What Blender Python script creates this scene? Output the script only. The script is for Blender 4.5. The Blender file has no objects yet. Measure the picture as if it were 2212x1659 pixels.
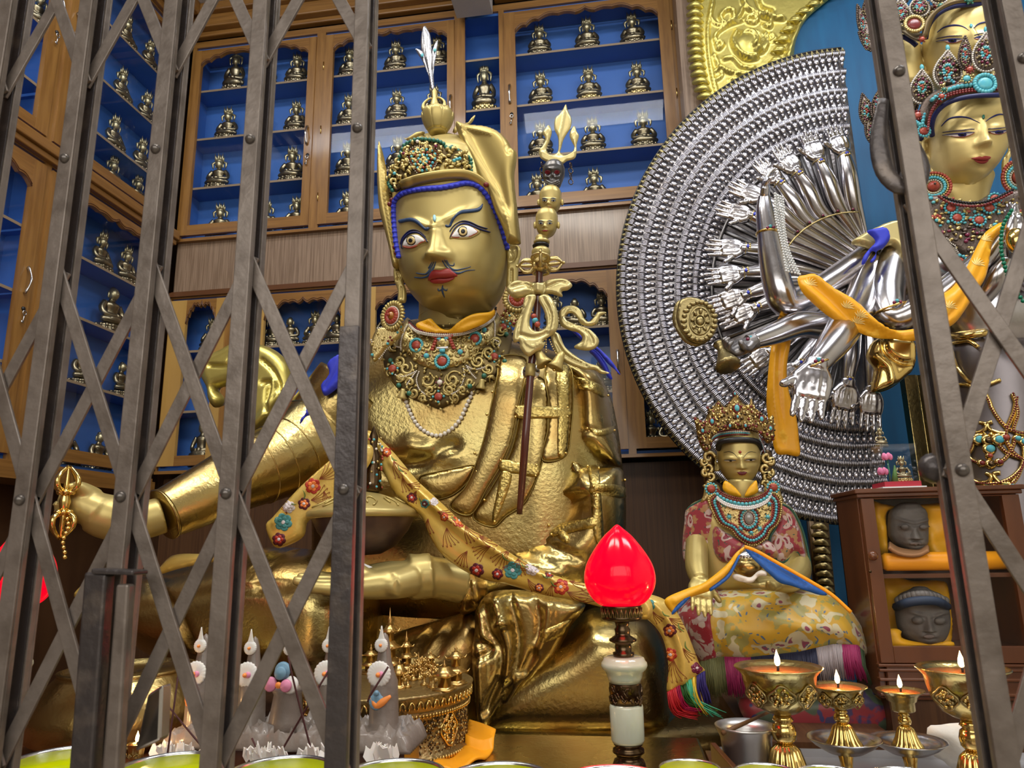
import bpy, bmesh, math, random
import numpy as np
from mathutils import Vector, Matrix
from mathutils.geometry import delaunay_2d_cdt
from mathutils.bvhtree import BVHTree
from mathutils.kdtree import KDTree
random.seed(7); rng = np.random.default_rng(7)
SC = bpy.context.scene
COL = SC.collection
PI = math.pi

# ---------------------------------------------------------------- camera
FPX = 1534.0; EYE = np.array([0, 0, 1.5])
_y, _p, _r = [math.radians(a) for a in (8.1, 12.7, 1.15)]
FW = np.array([-math.sin(_y)*math.cos(_p), math.cos(_y)*math.cos(_p), math.sin(_p)])
_r0 = np.array([math.cos(_y), math.sin(_y), 0.0]); _u0 = np.cross(_r0, FW)
RT = _r0*math.cos(_r) - _u0*math.sin(_r); UP = _u0*math.cos(_r) + _r0*math.sin(_r)
cam_data = bpy.data.cameras.new('camera'); cam = bpy.data.objects.new('camera', cam_data)
COL.objects.link(cam); SC.camera = cam
cam_data.sensor_width = 36.0; cam_data.lens = FPX/2212*36.0
M = Matrix.Identity(4)
for i in range(3):
    M[i][0] = RT[i]; M[i][1] = UP[i]; M[i][2] = -FW[i]; M[i][3] = EYE[i]
cam.matrix_world = M
cam_data.clip_start = 0.05
cam_data.dof.use_dof = True; cam_data.dof.focus_distance = 2.6; cam_data.dof.aperture_fstop = 11

def ray(px, py): return FW*FPX + RT*(px-1106) - UP*(py-829.5)
def PY(px, py, Y): d = ray(px, py); return EYE + d*(Y/d[1])
def PX(px, py, X): d = ray(px, py); return EYE + d*(X/d[0])

# ---------------------------------------------------------------- light, world, exposure
SC.view_settings.view_transform = 'Standard'; SC.view_settings.look = 'None'
SC.view_settings.gamma = 1.0; SC.view_settings.use_curve_mapping = False
SC.view_settings.exposure = 0.0
W = bpy.data.worlds.new('world'); SC.world = W; W.use_nodes = True
W.node_tree.nodes['Background'].inputs[0].default_value = (0.8, 0.85, 1, 1)
W.node_tree.nodes['Background'].inputs[1].default_value = 0.05
def area(name, loc, target, sx, sy, power, color=(1, 1, 1)):
    d = bpy.data.lights.new(name, 'AREA'); d.shape = 'RECTANGLE'; d.size = sx; d.size_y = sy
    d.energy = power; d.color = color
    o = bpy.data.objects.new(name, d); COL.objects.link(o); o.location = loc
    v = Vector(target)-Vector(loc); o.rotation_euler = v.to_track_quat('-Z', 'Y').to_euler()
    return o
area('ceiling_tube_near', (-0.9, 0.9, 5.2), (-0.7, 1.5, 0), 2.4, 0.4, 112, (1.0, 0.95, 0.86))
area('ceiling_tube_right', (2.0, 1.5, 5.2), (1.4, 2.6, 0), 1.8, 0.4, 75, (0.95, 0.97, 1.0))
area('front_fill', (0.4, -2.6, 3.4), (0.2, 3.0, 1.8), 5.5, 2.2, 125, (1.0, 0.97, 0.91))  # broad unseen fill added behind the camera to brighten the metal, not a fixture
area('ceiling_tube_back', (-1.2, 2.5, 5.35), (-1.2, 4.0, 3.4), 3.6, 0.2, 40, (0.9, 0.94, 1.0))

# ---------------------------------------------------------------- materials
MATS = {}
def mat(name, color, metal=0.0, rough=0.5, bump=None, emit=None, trans=0.0, alpha=1.0, col2=None, cscale=8.0, stretch=(1, 1, 1), coat=0.0, contrast=(0.35, 0.65), sss=0.0, ior=1.45, rvar=0.0):
    if name in MATS: return MATS[name]
    m = bpy.data.materials.new(name); m.use_nodes = True; nt = m.node_tree
    b = nt.nodes['Principled BSDF']; L = nt.links.new
    def s(k, v): b.inputs[k].default_value = v
    s('Base Color', (*color, 1)); s('Metallic', metal); s('Roughness', rough); s('IOR', ior)
    if trans: s('Transmission Weight', trans)
    if coat: s('Coat Weight', coat); s('Coat Roughness', 0.12)
    if sss: s('Subsurface Weight', sss); s('Subsurface Radius', (0.03, 0.02, 0.01))
    if emit: s('Emission Color', (*emit[0], 1)); s('Emission Strength', emit[1])
    tc = nt.nodes.new('ShaderNodeTexCoord'); mp = nt.nodes.new('ShaderNodeMapping')
    mp.inputs['Scale'].default_value = stretch; L(tc.outputs['Object'], mp.inputs['Vector'])
    if col2 is not None or rvar:
        n = nt.nodes.new('ShaderNodeTexNoise'); n.inputs['Scale'].default_value = cscale; n.inputs['Detail'].default_value = 6
        L(mp.outputs[0], n.inputs['Vector'])
        if col2 is not None:
            r = nt.nodes.new('ShaderNodeValToRGB'); r.color_ramp.elements[0].position = contrast[0]; r.color_ramp.elements[1].position = contrast[1]
            r.color_ramp.elements[0].color = (*color, 1); r.color_ramp.elements[1].color = (*col2, 1)
            L(n.outputs['Fac'], r.inputs[0]); L(r.outputs[0], b.inputs['Base Color'])
        if rvar:
            mr = nt.nodes.new('ShaderNodeMapRange'); mr.inputs[3].default_value = max(rough-rvar, 0.03); mr.inputs[4].default_value = rough+rvar
            mr.inputs[1].default_value = .3; mr.inputs[2].default_value = .7
            L(n.outputs['Fac'], mr.inputs[0]); L(mr.outputs[0], b.inputs['Roughness'])
    if bump:
        kind, sc, st, dist = bump
        if kind == 'voronoi':
            t = nt.nodes.new('ShaderNodeTexVoronoi'); t.feature = 'SMOOTH_F1'; t.inputs['Scale'].default_value = sc; o = t.outputs['Distance']
        elif kind == 'wave':
            t = nt.nodes.new('ShaderNodeTexWave'); t.inputs['Scale'].default_value = sc; t.inputs['Distortion'].default_value = 3; o = t.outputs['Fac']
        else:
            t = nt.nodes.new('ShaderNodeTexNoise'); t.inputs['Scale'].default_value = sc; t.inputs['Detail'].default_value = 4; o = t.outputs['Fac']
        L(mp.outputs[0], t.inputs['Vector'])
        bn = nt.nodes.new('ShaderNodeBump'); bn.inputs['Strength'].default_value = st; bn.inputs['Distance'].default_value = dist
        L(o, bn.inputs['Height']); L(bn.outputs[0], b.inputs['Normal'])
    MATS[name] = m; return m
def glass_mat(name, tint=(1, 1, 1), refl=0.06):
    if name in MATS: return MATS[name]
    m = bpy.data.materials.new(name); m.use_nodes = True; nt = m.node_tree; nt.nodes.clear(); L = nt.links.new
    out = nt.nodes.new('ShaderNodeOutputMaterial'); t = nt.nodes.new('ShaderNodeBsdfTransparent'); g = nt.nodes.new('ShaderNodeBsdfGlossy')
    lw = nt.nodes.new('ShaderNodeLayerWeight'); lw.inputs[0].default_value = 0.5; pw = nt.nodes.new('ShaderNodeMath'); pw.operation = 'POWER'; pw.inputs[1].default_value = 5.0; L(lw.outputs['Facing'], pw.inputs[0]); fr = nt.nodes.new('ShaderNodeMath'); fr.operation = 'MULTIPLY_ADD'; fr.inputs[1].default_value = 0.6; fr.inputs[2].default_value = 0.010; L(pw.outputs[0], fr.inputs[0]); mx = nt.nodes.new('ShaderNodeMixShader')
    t.inputs[0].default_value = (*tint, 1); g.inputs['Roughness'].default_value = 0.02
    L(fr.outputs[0], mx.inputs[0]); L(t.outputs[0], mx.inputs[1]); L(g.outputs[0], mx.inputs[2]); L(mx.outputs[0], out.inputs[0])
    MATS[name] = m; return m
GOLD = mat('gilt_paint', (0.45, 0.355, 0.125), 0.55, 0.40, col2=(0.50, 0.40, 0.155), cscale=3)
BRASS = mat('hammered_brass', (0.49, 0.405, 0.165), 1.0, 0.27, bump=('noise', 85, 0.26, 0.004), col2=(0.43, 0.285, 0.10), cscale=5, rvar=0.06)
BRASS2 = mat('engraved_brass', (0.62, 0.47, 0.15), 1.0, 0.33, bump=('voronoi', 130, 0.7, 0.002), col2=(0.40, 0.30, 0.10), cscale=90)
BRASS3 = mat('polished_brass', (0.80, 0.58, 0.20), 1.0, 0.16)
GILT = mat('bright_gilt', (0.62, 0.53, 0.15), 0.8, 0.36, bump=('noise', 14, 0.25, 0.01))
PALEGOLD = mat('pale_gilt_wood', (0.58, 0.49, 0.22), 0.55, 0.36, bump=('noise', 40, 0.15, 0.004))
FILI2 = mat('oxidised_filigree', (0.27, 0.215, 0.12), 0.9, 0.4)
FILI = mat('filigree_gold', (0.56, 0.44, 0.19), 0.9, 0.33, bump=('noise', 160, 0.6, 0.003))
SILVER = mat('polished_silver', (0.60, 0.60, 0.65), 1.0, 0.20, bump=('noise', 12, 0.10, 0.01), col2=(0.47, 0.44, 0.44), cscale=4)
SILVER2 = mat('embossed_silver', (0.56, 0.55, 0.61), 1.0, 0.27, col2=(0.38, 0.37, 0.41), cscale=30)
LSILVER = mat('beaten_silver_sheet', (0.50, 0.49, 0.52), 1.0, 0.36, bump=('noise', 70, 0.5, 0.004), col2=(0.34, 0.31, 0.31), cscale=12)
DSILVER = mat('dull_silver_sheet', (0.22, 0.21, 0.21), 1.0, 0.42, bump=('noise', 60, 0.4, 0.004))
BRONZE = mat('dark_bronze', (0.20, 0.17, 0.11), 0.95, 0.30, col2=(0.30, 0.26, 0.17), cscale=30)
BRONZEL = mat('light_bronze', (0.42, 0.38, 0.24), 0.9, 0.35)
STEEL = mat('steel', (0.62, 0.62, 0.63), 1.0, 0.22)
GATE = mat('painted_steel', (0.205, 0.172, 0.150), 0.35, 0.40, bump=('noise', 60, 0.4, 0.003), col2=(0.13, 0.105, 0.088), cscale=28, contrast=(0.42, 0.72))
GATED = mat('worn_dark_steel', (0.075, 0.065, 0.065), 0.5, 0.36, bump=('noise', 60, 0.6, 0.003), col2=(0.17, 0.14, 0.12), cscale=26, contrast=(0.55, 0.8))
RIVET = mat('rivet_steel', (0.13, 0.115, 0.105), 0.6, 0.3)
WOOD = mat('varnished_pine', (0.275, 0.135, 0.032), 0.0, 0.40, col2=(0.195, 0.088, 0.019), cscale=3.0, stretch=(12, 12, 1.2), coat=0.3, bump=('noise', 6, .05, .002))
WOODH = mat('varnished_pine_rail', (0.265, 0.127, 0.030), 0.0, 0.40, col2=(0.185, 0.083, 0.018), cscale=3.0, stretch=(1.0, 1.0, 24), coat=0.3)
WOODY = mat('pale_pine', (0.48, 0.30, 0.085), 0.0, 0.35, col2=(0.40, 0.23, 0.06), cscale=3.0, stretch=(2, 2, 0.3), coat=0.4)
WOODD = mat('dark_panel_wood', (0.10, 0.045, 0.018), 0.0, 0.45, col2=(0.065, 0.028, 0.012), cscale=3.0, stretch=(30, 2, 0.6))
LAMI = mat('grained_laminate', (0.27, 0.185, 0.125), 0.0, 0.42, col2=(0.17, 0.11, 0.07), cscale=5.0, stretch=(22, 3, 0.7), coat=0.25, contrast=(0.38, 0.62))
MOULD = mat('brown_moulding', (0.11, 0.042, 0.015), 0.0, 0.35, coat=0.4)
REDWOOD = mat('red_brown_wood', (0.125, 0.040, 0.013), 0.0, 0.30, col2=(0.08, 0.025, 0.009), cscale=4.0, stretch=(3, 3, 0.5), coat=0.6)
BLUE = mat('cabinet_blue_paint', (0.04, 0.135, 0.44), 0.0, 0.55)
BLUE2 = mat('blue_backboard_paint', (0.0, 0.105, 0.26), 0.0, 0.55, col2=(0.0, 0.08, 0.21), cscale=5, stretch=(3, 1, .5))
SHELFE = mat('shelf_edge', (0.26, 0.19, 0.12), 0.0, 0.5)
PLASTER = mat('grey_plaster', (0.42, 0.40, 0.40), 0.0, 0.8, bump=('noise', 9, 0.3, 0.02))
CREAM = mat('cream_wall', (0.80, 0.75, 0.62), 0.0, 0.85)
FLOORM = mat('floor_stone', (0.46, 0.40, 0.32), 0.0, 0.4)
GLASS = glass_mat('window_glass')
HAIRB = mat('ultramarine_hair', (0.03, 0.045, 0.55), 0.0, 0.55, bump=('noise', 30, 0.3, 0.004))
NAVY = mat('navy_paint', (0.012, 0.018, 0.10), 0.0, 0.4)
BROW = mat('slate_blue_paint', (0.025, 0.055, 0.13), 0.0, 0.4)
WHITE = mat('white_paint', (0.80, 0.80, 0.82), 0.0, 0.35)
BLACK = mat('black_paint', (0.01, 0.01, 0.012), 0.0, 0.35)
IRIS = mat('ivory_iris_paint', (0.70, 0.55, 0.26), 0.2, 0.4)
RED = mat('red_lip_paint', (0.29, 0.028, 0.025), 0.0, 0.42)
PINKRIM = mat('red_rim_paint', (0.42, 0.09, 0.06), 0.0, 0.45)
TURQ = mat('turquoise', (0.07, 0.38, 0.50), 0.0, 0.35, col2=(0.12, 0.46, 0.50), cscale=60)
CORAL = mat('coral', (0.42, 0.085, 0.05), 0.0, 0.3, col2=(0.30, 0.04, 0.03), cscale=50)
DCORAL = mat('dark_coral_bead', (0.17, 0.02, 0.02), 0.0, 0.3)
AMBER = mat('amber', (0.38, 0.15, 0.02), 0.0, 0.15, coat=.5)
PEARL = mat('pearl', (0.72, 0.68, 0.62), 0.0, 0.22, coat=0.5)
SILVERB = mat('seed_pearl_beading', (0.60, 0.56, 0.50), 0.3, 0.3)
GREENB = mat('green_stone_bead', (0.03, 0.16, 0.11), 0.0, 0.25, coat=.4)
GARNET = mat('garnet', (0.17, 0.01, 0.05), 0.0, 0.12, coat=.6)
YELLOW = mat('yellow_silk', (0.82, 0.42, 0.015), 0.0, 0.45, bump=('noise', 25, 0.3, 0.004))
ORANGE = mat('orange_silk', (0.90, 0.36, 0.01), 0.0, 0.42, bump=('noise', 9, 0.5, 0.01))
BCLOTH = mat('blue_silk', (0.02, 0.12, 0.48), 0.0, 0.5)
WCLOTH = mat('white_silk', (0.72, 0.68, 0.62), 0.0, 0.7, bump=('noise', 40, 0.5, 0.004))
JADE = mat('pale_jade', (0.62, 0.68, 0.56), 0.0, 0.16, coat=0.6, sss=0.3, col2=(0.55, 0.60, 0.47), cscale=12)
LAMPRED = mat('lit_red_glass', (0.45, 0.0, 0.012), 0.0, 0.12, emit=((1.0, 0.0, 0.020), 0.80), ior=1.3)
DBRONZE = mat('antique_bronze', (0.10, 0.065, 0.035), 0.95, 0.24)
CLAY = mat('barley_dough', (0.20, 0.165, 0.14), 0.0, 0.42, bump=('noise', 22, 0.5, 0.008), coat=0.3)
BUTTERW = mat('white_butter', (0.74, 0.73, 0.70), 0.0, 0.35, sss=0.3)
BUTTERO = mat('orange_butter', (0.85, 0.28, 0.06), 0.0, 0.4)
BUTTERP = mat('pink_butter', (0.72, 0.26, 0.42), 0.0, 0.4)
BUTTERB = mat('blue_butter', (0.16, 0.30, 0.42), 0.0, 0.4)
INCENSE = mat('incense_stick', (0.06, 0.015, 0.015), 0.0, 0.7)
OIL = mat('green_oil', (0.50, 0.56, 0.0), 0.0, 0.25, col2=(0.38, 0.46, 0.0), cscale=12, ior=1.12)
WAX = mat('orange_butter_oil', (0.62, 0.15, 0.03), 0.0, 0.08, coat=0.6, sss=0.2)
STONE = mat('carved_grey_stone', (0.10, 0.09, 0.085), 0.0, 0.55, bump=('noise', 30, 0.7, 0.006), col2=(0.15, 0.14, 0.13), cscale=16)
SKULL = mat('gunmetal_skull', (0.085, 0.08, 0.08), 0.6, 0.3)
CRYST = mat('rock_crystal_beads', (0.66, 0.68, 0.68), 0.0, 0.08, coat=1.0)
PETAL = mat('translucent_white_petal', (0.80, 0.78, 0.74), 0.0, 0.4, sss=0.4)
FIRE = mat('flame', (1, 0.8, 0.4), 0.0, 1.0, emit=((1.0, 0.66, 0.28), 14.0))

# ---------------------------------------------------------------- helpers
def tag(o, label=None, cat=None, group=None, kind=None):
    if label: o['label'] = label
    if cat: o['category'] = cat
    if group: o['group'] = group
    if kind: o['kind'] = kind
    return o
def thing(name, loc, label, cat, group=None):
    o = bpy.data.objects.new(name, None); COL.objects.link(o); o.location = Vector([float(a) for a in loc]); o.empty_display_size = 0.05
    tag(o, label, cat, group); return o
def rootloc(o):
    v = Vector((0, 0, 0))
    while o is not None: v = v + Vector(o.location); o = o.parent
    return v
class MB:
    def __init__(s): s.v = []; s.f = []; s.mi = []; s.mats = []
    def add(s, v, f, m=None):
        k = len(s.v); s.v.extend([tuple(float(c) for c in p) for p in v])
        if m is None: m = s.mats[0] if s.mats else None
        if m not in s.mats: s.mats.append(m)
        i = s.mats.index(m)
        for q in f: s.f.append(tuple(k+a for a in q)); s.mi.append(i)
        return s
    def build(s, name, m=None, parent=None, smooth=True, sub=0, auto=None, bevel=0):
        v = np.array(s.v, dtype=float)
        if parent is not None: o0 = np.array(rootloc(parent))
        else:
            o0 = np.array([(v[:, 0].min()+v[:, 0].max())/2, (v[:, 1].min()+v[:, 1].max())/2, v[:, 2].min()])
        me = bpy.data.meshes.new(name); me.from_pydata([tuple(p) for p in (v-o0)], [], s.f)
        ms = [m if (q is None) else q for q in s.mats] or [m]
        for q in ms: me.materials.append(q)
        me.polygons.foreach_set('material_index', s.mi)
        me.polygons.foreach_set('use_smooth', [smooth]*len(s.f))
        me.update()
        o = bpy.data.objects.new(name, me); COL.objects.link(o)
        if parent is not None: o.parent = parent
        else: o.location = o0
        if bevel:
            b = o.modifiers.new('bevel', 'BEVEL'); b.width = bevel; b.segments = 2; b.limit_method = 'ANGLE'
        if sub:
            q = o.modifiers.new('sub', 'SUBSURF'); q.levels = sub; q.render_levels = sub
        if auto:
            try: me.set_sharp_from_angle(angle=math.radians(auto))
            except Exception: pass
        return o
def box(mb, x0, x1, y0, y1, z0, z1, m=None, R=None, c=None):
    v = [(x, y, z) for x in (x0, x1) for y in (y0, y1) for z in (z0, z1)]
    f = [(0, 1, 3, 2), (4, 6, 7, 5), (0, 4, 5, 1), (2, 3, 7, 6), (0, 2, 6, 4), (1, 5, 7, 3)]
    return mb.add(v, f, m)
def hexa(mb, pts8, m=None):   # corners: 4 front (ccw), 4 back
    f = [(0, 1, 2, 3), (7, 6, 5, 4), (0, 4, 5, 1), (1, 5, 6, 2), (2, 6, 7, 3), (3, 7, 4, 0)]
    return mb.add(pts8, f, m)
def catmull(pts, n=8, closed=False):
    P = [np.array(p, float) for p in pts]; N = len(P); out = []
    rngi = range(N if closed else N-1)
    for i in rngi:
        if closed: p0, p1, p2, p3 = P[(i-1) % N], P[i], P[(i+1) % N], P[(i+2) % N]
        else: p0, p1, p2, p3 = P[max(i-1, 0)], P[i], P[i+1], P[min(i+2, N-1)]
        for k in range(n):
            t = k/n
            out.append(0.5*((2*p1)+(-p0+p2)*t+(2*p0-5*p1+4*p2-p3)*t*t+(-p0+3*p1-3*p2+p3)*t**3))
    if not closed: out.append(P[-1])
    return out
def tube(mb, path, rad, m=None, n=10, smooth=0, cap=True, flat=1.0, closed=False, a0=None):
    """swept tube; rad scalar or list; flat squeezes one axis"""
    path = [np.array(p, float) for p in path]
    if not hasattr(rad, '__len__'): rad = [rad]*len(path)
    if smooth:
        q = catmull([np.append(p, r) for p, r in zip(path, rad)], smooth, closed); path = [a[:3] for a in q]; rad = [max(a[3], 1e-5) for a in q]
    N = len(path); T = []
    for i in range(N):
        if closed: t = path[(i+1) % N]-path[(i-1) % N]
        else: t = path[min(i+1, N-1)]-path[max(i-1, 0)]
        T.append(t/(np.linalg.norm(t)+1e-12))
    up = np.array([0, 1.0, 0]) if abs(T[0][1]) < 0.9 else np.array([1.0, 0, 0])
    V = []; a = np.cross(T[0], up) if a0 is None else np.array(a0, float); a /= np.linalg.norm(a)
    for i in range(N):
        a = a - T[i]*np.dot(a, T[i]); a /= (np.linalg.norm(a)+1e-12); b = np.cross(T[i], a)
        for k in range(n):
            w = 2*PI*k/n; V.append(path[i]+rad[i]*(math.cos(w)*a+flat*math.sin(w)*b))
    F = []
    for i in range(N if closed else N-1):
        j = (i+1) % N
        for k in range(n):
            F.append((i*n+k, i*n+(k+1) % n, j*n+(k+1) % n, j*n+k))
    if cap and not closed:
        F.append(tuple(reversed(range(n)))); F.append(tuple((N-1)*n+k for k in range(n)))
    return mb.add(V, F, m)
def lathe(mb, prof, c, m=None, n=32, axis=None, flute=None, arc=None):
    """prof: (r, h); c: centre; axis unit vector (default Z); flute(ang,i)->radius factor"""
    c = np.array(c, float); ax = np.array([0, 0, 1.0]) if axis is None else np.array(axis, float)/np.linalg.norm(axis)
    a = np.cross(ax, [0, 1.0, 0]) if abs(ax[1]) < 0.9 else np.cross(ax, [1.0, 0, 0])
    a /= np.linalg.norm(a); b = np.cross(ax, a); V = []; F = []
    for i, (r, h) in enumerate(prof):
        for k in range(n):
            w = 2*PI*k/n; rr = r*(flute(w, i) if flute else 1)
            V.append(c+ax*h+rr*(math.cos(w)*a+math.sin(w)*b))
    for i in range(len(prof)-1):
        for k in range(n):
            F.append((i*n+k, i*n+(k+1) % n, (i+1)*n+(k+1) % n, (i+1)*n+k))
    if prof[0][0] > 1e-6: F.append(tuple(reversed(range(n))))
    if prof[-1][0] > 1e-6: F.append(tuple((len(prof)-1)*n+k for k in range(n)))
    return mb.add(V, F, m)
def ball(mb, c, r, m=None, n=10, seg=None):
    if not hasattr(r, '__len__'): r = (r, r, r)
    seg = seg or n*2; V = []; F = []; c = np.array(c, float)
    rows = n
    V.append(c+np.array([0, 0, r[2]]))
    for i in range(1, rows):
        t = PI*i/rows
        for k in range(seg):
            w = 2*PI*k/seg; V.append(c+np.array([r[0]*math.sin(t)*math.cos(w), r[1]*math.sin(t)*math.sin(w), r[2]*math.cos(t)]))
    V.append(c-np.array([0, 0, r[2]]))
    for k in range(seg): F.append((0, 1+k, 1+(k+1) % seg))
    for i in range(rows-2):
        for k in range(seg):
            a = 1+i*seg; F.append((a+k, a+seg+k, a+seg+(k+1) % seg, a+(k+1) % seg))
    e = len(V)-1; a = 1+(rows-2)*seg
    for k in range(seg): F.append((e, a+(k+1) % seg, a+k))
    return mb.add(V, F, m)
def resample(pts, d, closed=True):
    P = np.array(pts, float)
    if closed: P = np.vstack([P, P[:1]])
    seg = np.linalg.norm(np.diff(P, axis=0), axis=1); s = np.concatenate([[0], np.cumsum(seg)])
    n = max(int(round(s[-1]/d)), 6); t = np.linspace(0, s[-1], n+1)
    if closed: t = t[:-1]
    return np.stack([np.interp(t, s, P[:, k]) for k in range(P.shape[1])], 1)
def seg_dist(Q, L, closed=False):
    """distance of points Q(n,2) to polyline L(m,2)"""
    L = np.asarray(L, float)
    if closed: L = np.vstack([L, L[:1]])
    best = np.full(len(Q), 1e9)
    for a, b in zip(L[:-1], L[1:]):
        d = b-a; l2 = max(d@d, 1e-12); t = np.clip(((Q-a)@d)/l2, 0, 1)
        r = Q-(a+t[:, None]*d); best = np.minimum(best, np.einsum('ij,ij->i', r, r))
    return np.sqrt(best)
def inside(Q, L):
    L = np.asarray(L, float); x, y = Q[:, 0], Q[:, 1]; c = np.zeros(len(Q), bool); j = len(L)-1
    for i in range(len(L)):
        yi, yj, xi, xj = L[i, 1], L[j, 1], L[i, 0], L[j, 0]
        if yi != yj:
            m = ((yi > y) != (yj > y)) & (x < (xj-xi)*(y-yi)/(yj-yi)+xi); c ^= m
        j = i
    return c
def cdt(outline, h, holes=(), jitter=0.0):
    """triangulated 2-D domain. returns pts(n,2), tris, dist to edge"""
    B = resample(outline, h); loops = [B]+[resample(q, h) for q in holes]
    pts = []; edges = []
    for lp in loops:
        k = len(pts); n = len(lp); pts.extend([tuple(p) for p in lp]); edges.extend([(k+i, k+(i+1) % n) for i in range(n)])
    lo = B.min(0); hi = B.max(0)
    gx = np.arange(lo[0], hi[0], h); gy = np.arange(lo[1], hi[1], h*0.87)
    G = np.array([(x+(h/2 if j % 2 else 0), y) for j, y in enumerate(gy) for x in gx])
    if len(G):
        G = G[inside(G, B)]
        for q in loops[1:]: G = G[~inside(G, q)]
        d = np.full(len(G), 1e9)
        for q in loops: d = np.minimum(d, seg_dist(G, q, True))
        G = G[d > h*0.5]
        pts.extend([tuple(p) for p in G])
    r = delaunay_2d_cdt([Vector(p) for p in pts], edges, [], 1, 1e-7)
    Q = np.array([tuple(p) for p in r[0]]); T = [tuple(f) for f in r[2]]
    if holes:
        cen = np.array([Q[list(t)].mean(0) for t in T]); ok = np.ones(len(T), bool)
        for q in loops[1:]: ok &= ~inside(cen, q)
        T = [t for t, o in zip(T, ok) if o]
    # orientation ccw
    out = []
    for t in T:
        a, b, c = Q[t[0]], Q[t[1]], Q[t[2]]
        if (b[0]-a[0])*(c[1]-a[1])-(b[1]-a[1])*(c[0]-a[0]) < 0: t = t[::-1]
        out.append(t)
    d = np.full(len(Q), 1e9)
    for q in loops: d = np.minimum(d, seg_dist(Q, q, True))
    return Q, out, d
def xz(pts, Y): return [tuple(PY(a, b, Y)[[0, 2]]) for a, b in pts]
def Z(pts, ox, oy, s): return [(ox+a/s, oy+b/s) for a, b in pts]
def prof_round(d, w): t = np.clip(d/w, 0, 1); return np.sqrt(np.maximum(1-(1-t)**2, 0))
def relief(mb, outline, Y, front, back, edge, strokes=(), h=0.012, m=None, holes=(), smooth=6, px=True, func=None, yfun=None, rim=0.0):
    """solid traced in the plane y=Y (x,z metres), bulging towards -Y by front and +Y by back.
    strokes: (polyline, width, amp) ridges (+) or creases (-). func(x,z,d)->extra front height; yfun(x,z)->plane y"""
    if px: outline = xz(outline, Y); holes = [xz(q, Y) for q in holes]; strokes = [(xz(a, Y), w, p) for a, w, p in strokes]
    if smooth: outline = catmull(outline, smooth, True); holes = [catmull(q, smooth, True) for q in holes]
    Q, T, d = cdt(outline, h, holes)
    e = prof_round(d, edge); f = front*e
    for a, w, p in strokes:
        a = catmull([tuple(q) for q in a], 5) if len(a) > 2 else a
        f = f+p*np.exp(-(seg_dist(Q, [tuple(q) for q in a])/w)**2)*np.clip(d/(w*1.0+1e-9), 0, 1)
    if func is not None: f = f+func(Q[:, 0], Q[:, 1], d)*np.clip(d/h, 0, 1)
    y0 = yfun(Q[:, 0], Q[:, 1]) if yfun is not None else np.full(len(Q), Y)
    n = len(Q)
    F = np.stack([Q[:, 0], y0-f-rim, Q[:, 1]], 1); Bk = np.stack([Q[:, 0], y0+back*e+rim, Q[:, 1]], 1)
    V = np.vstack([F, Bk]); faces = [t for t in T]+[tuple(n+i for i in t[::-1]) for t in T]
    # rim
    from collections import Counter
    ed = Counter()
    for t in T:
        for i in range(3): ed[(t[i], t[(i+1) % 3])] += 1
    for (a, b) in list(ed):
        if (b, a) not in ed: faces.append((b, a, n+a, n+b))
    mb.add(V, faces, m); return mb
def bvh_of(*objs):
    V = []; F = []
    for o in objs:
        k = len(V); off = rootloc(o)
        V.extend([v.co+off for v in o.data.vertices]); F.extend([tuple(k+i for i in p.vertices) for p in o.data.polygons])
    return BVHTree.FromPolygons(V, F)
def bvh_mb(mb): return BVHTree.FromPolygons([Vector(v) for v in mb.v], mb.f)
def hit(bv, px, py, off=0.0):
    d = Vector(ray(px, py)).normalized(); r = bv.ray_cast(Vector(EYE), d)
    if r[0] is None: return None
    n = r[1] if r[1].dot(d) < 0 else -r[1]
    return np.array(r[0]+n*off)
def hits(bv, pts, off=0.0, fallY=None):
    out = []
    for a, b in pts:
        p = hit(bv, a, b, off)
        if p is None and fallY: p = PY(a, b, fallY)
        if p is not None: out.append(p)
    return out
def decal(mb, bv, outline, m, off=0.002, thick=0.003, h=3.0, smooth=6, dome=0.0, holes=(), dirv=None, origin_fn=None):
    """a painted/inlaid patch: traced outline (pixels) dropped onto the surface below it, given a thickness"""
    if smooth: outline = catmull(outline, smooth, True)
    Q, T, d = cdt(outline, h, holes); V = []; ok = []
    for p in Q:
        if origin_fn: q = origin_fn(p)
        else:
            dd = Vector(ray(p[0], p[1])).normalized(); r = bv.ray_cast(Vector(EYE), dd); q = None if r[0] is None else (r[0], r[1] if r[1].dot(dd) < 0 else -r[1])
        if q is None: V.append(None)
        else: V.append(q)
    good = [q for q in V if q is not None]
    if not good: return mb
    idx = {}; F = []; B = []; dm = d.max()+1e-9
    for i, q in enumerate(V):
        if q is None: continue
        idx[i] = len(F); hh = off+dome*math.sqrt(max(0, 1-(1-d[i]/dm)**2))
        F.append(np.array(q[0]+q[1]*hh)); B.append(np.array(q[0]-q[1]*thick))
    T = [t for t in T if all(i in idx for i in t)]; n = len(F)
    faces = [tuple(idx[i] for i in t[::-1]) for t in T]+[tuple(n+idx[i] for i in t) for t in T]
    ed = set()
    for t in T:
        t = [idx[i] for i in t][::-1]
        for i in range(3): ed.add((t[i], t[(i+1) % 3]))
    for a, b in ed:
        if (b, a) not in ed: faces.append((b, a, n+a, n+b))
    return mb.add(F+B, faces, m)
def beads(mb, pts, r, gap, m=None, n=5, closed=False):
    P = resample(pts, gap, closed)
    for p in P: ball(mb, p, r, m, n, n+3)
    return mb
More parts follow.
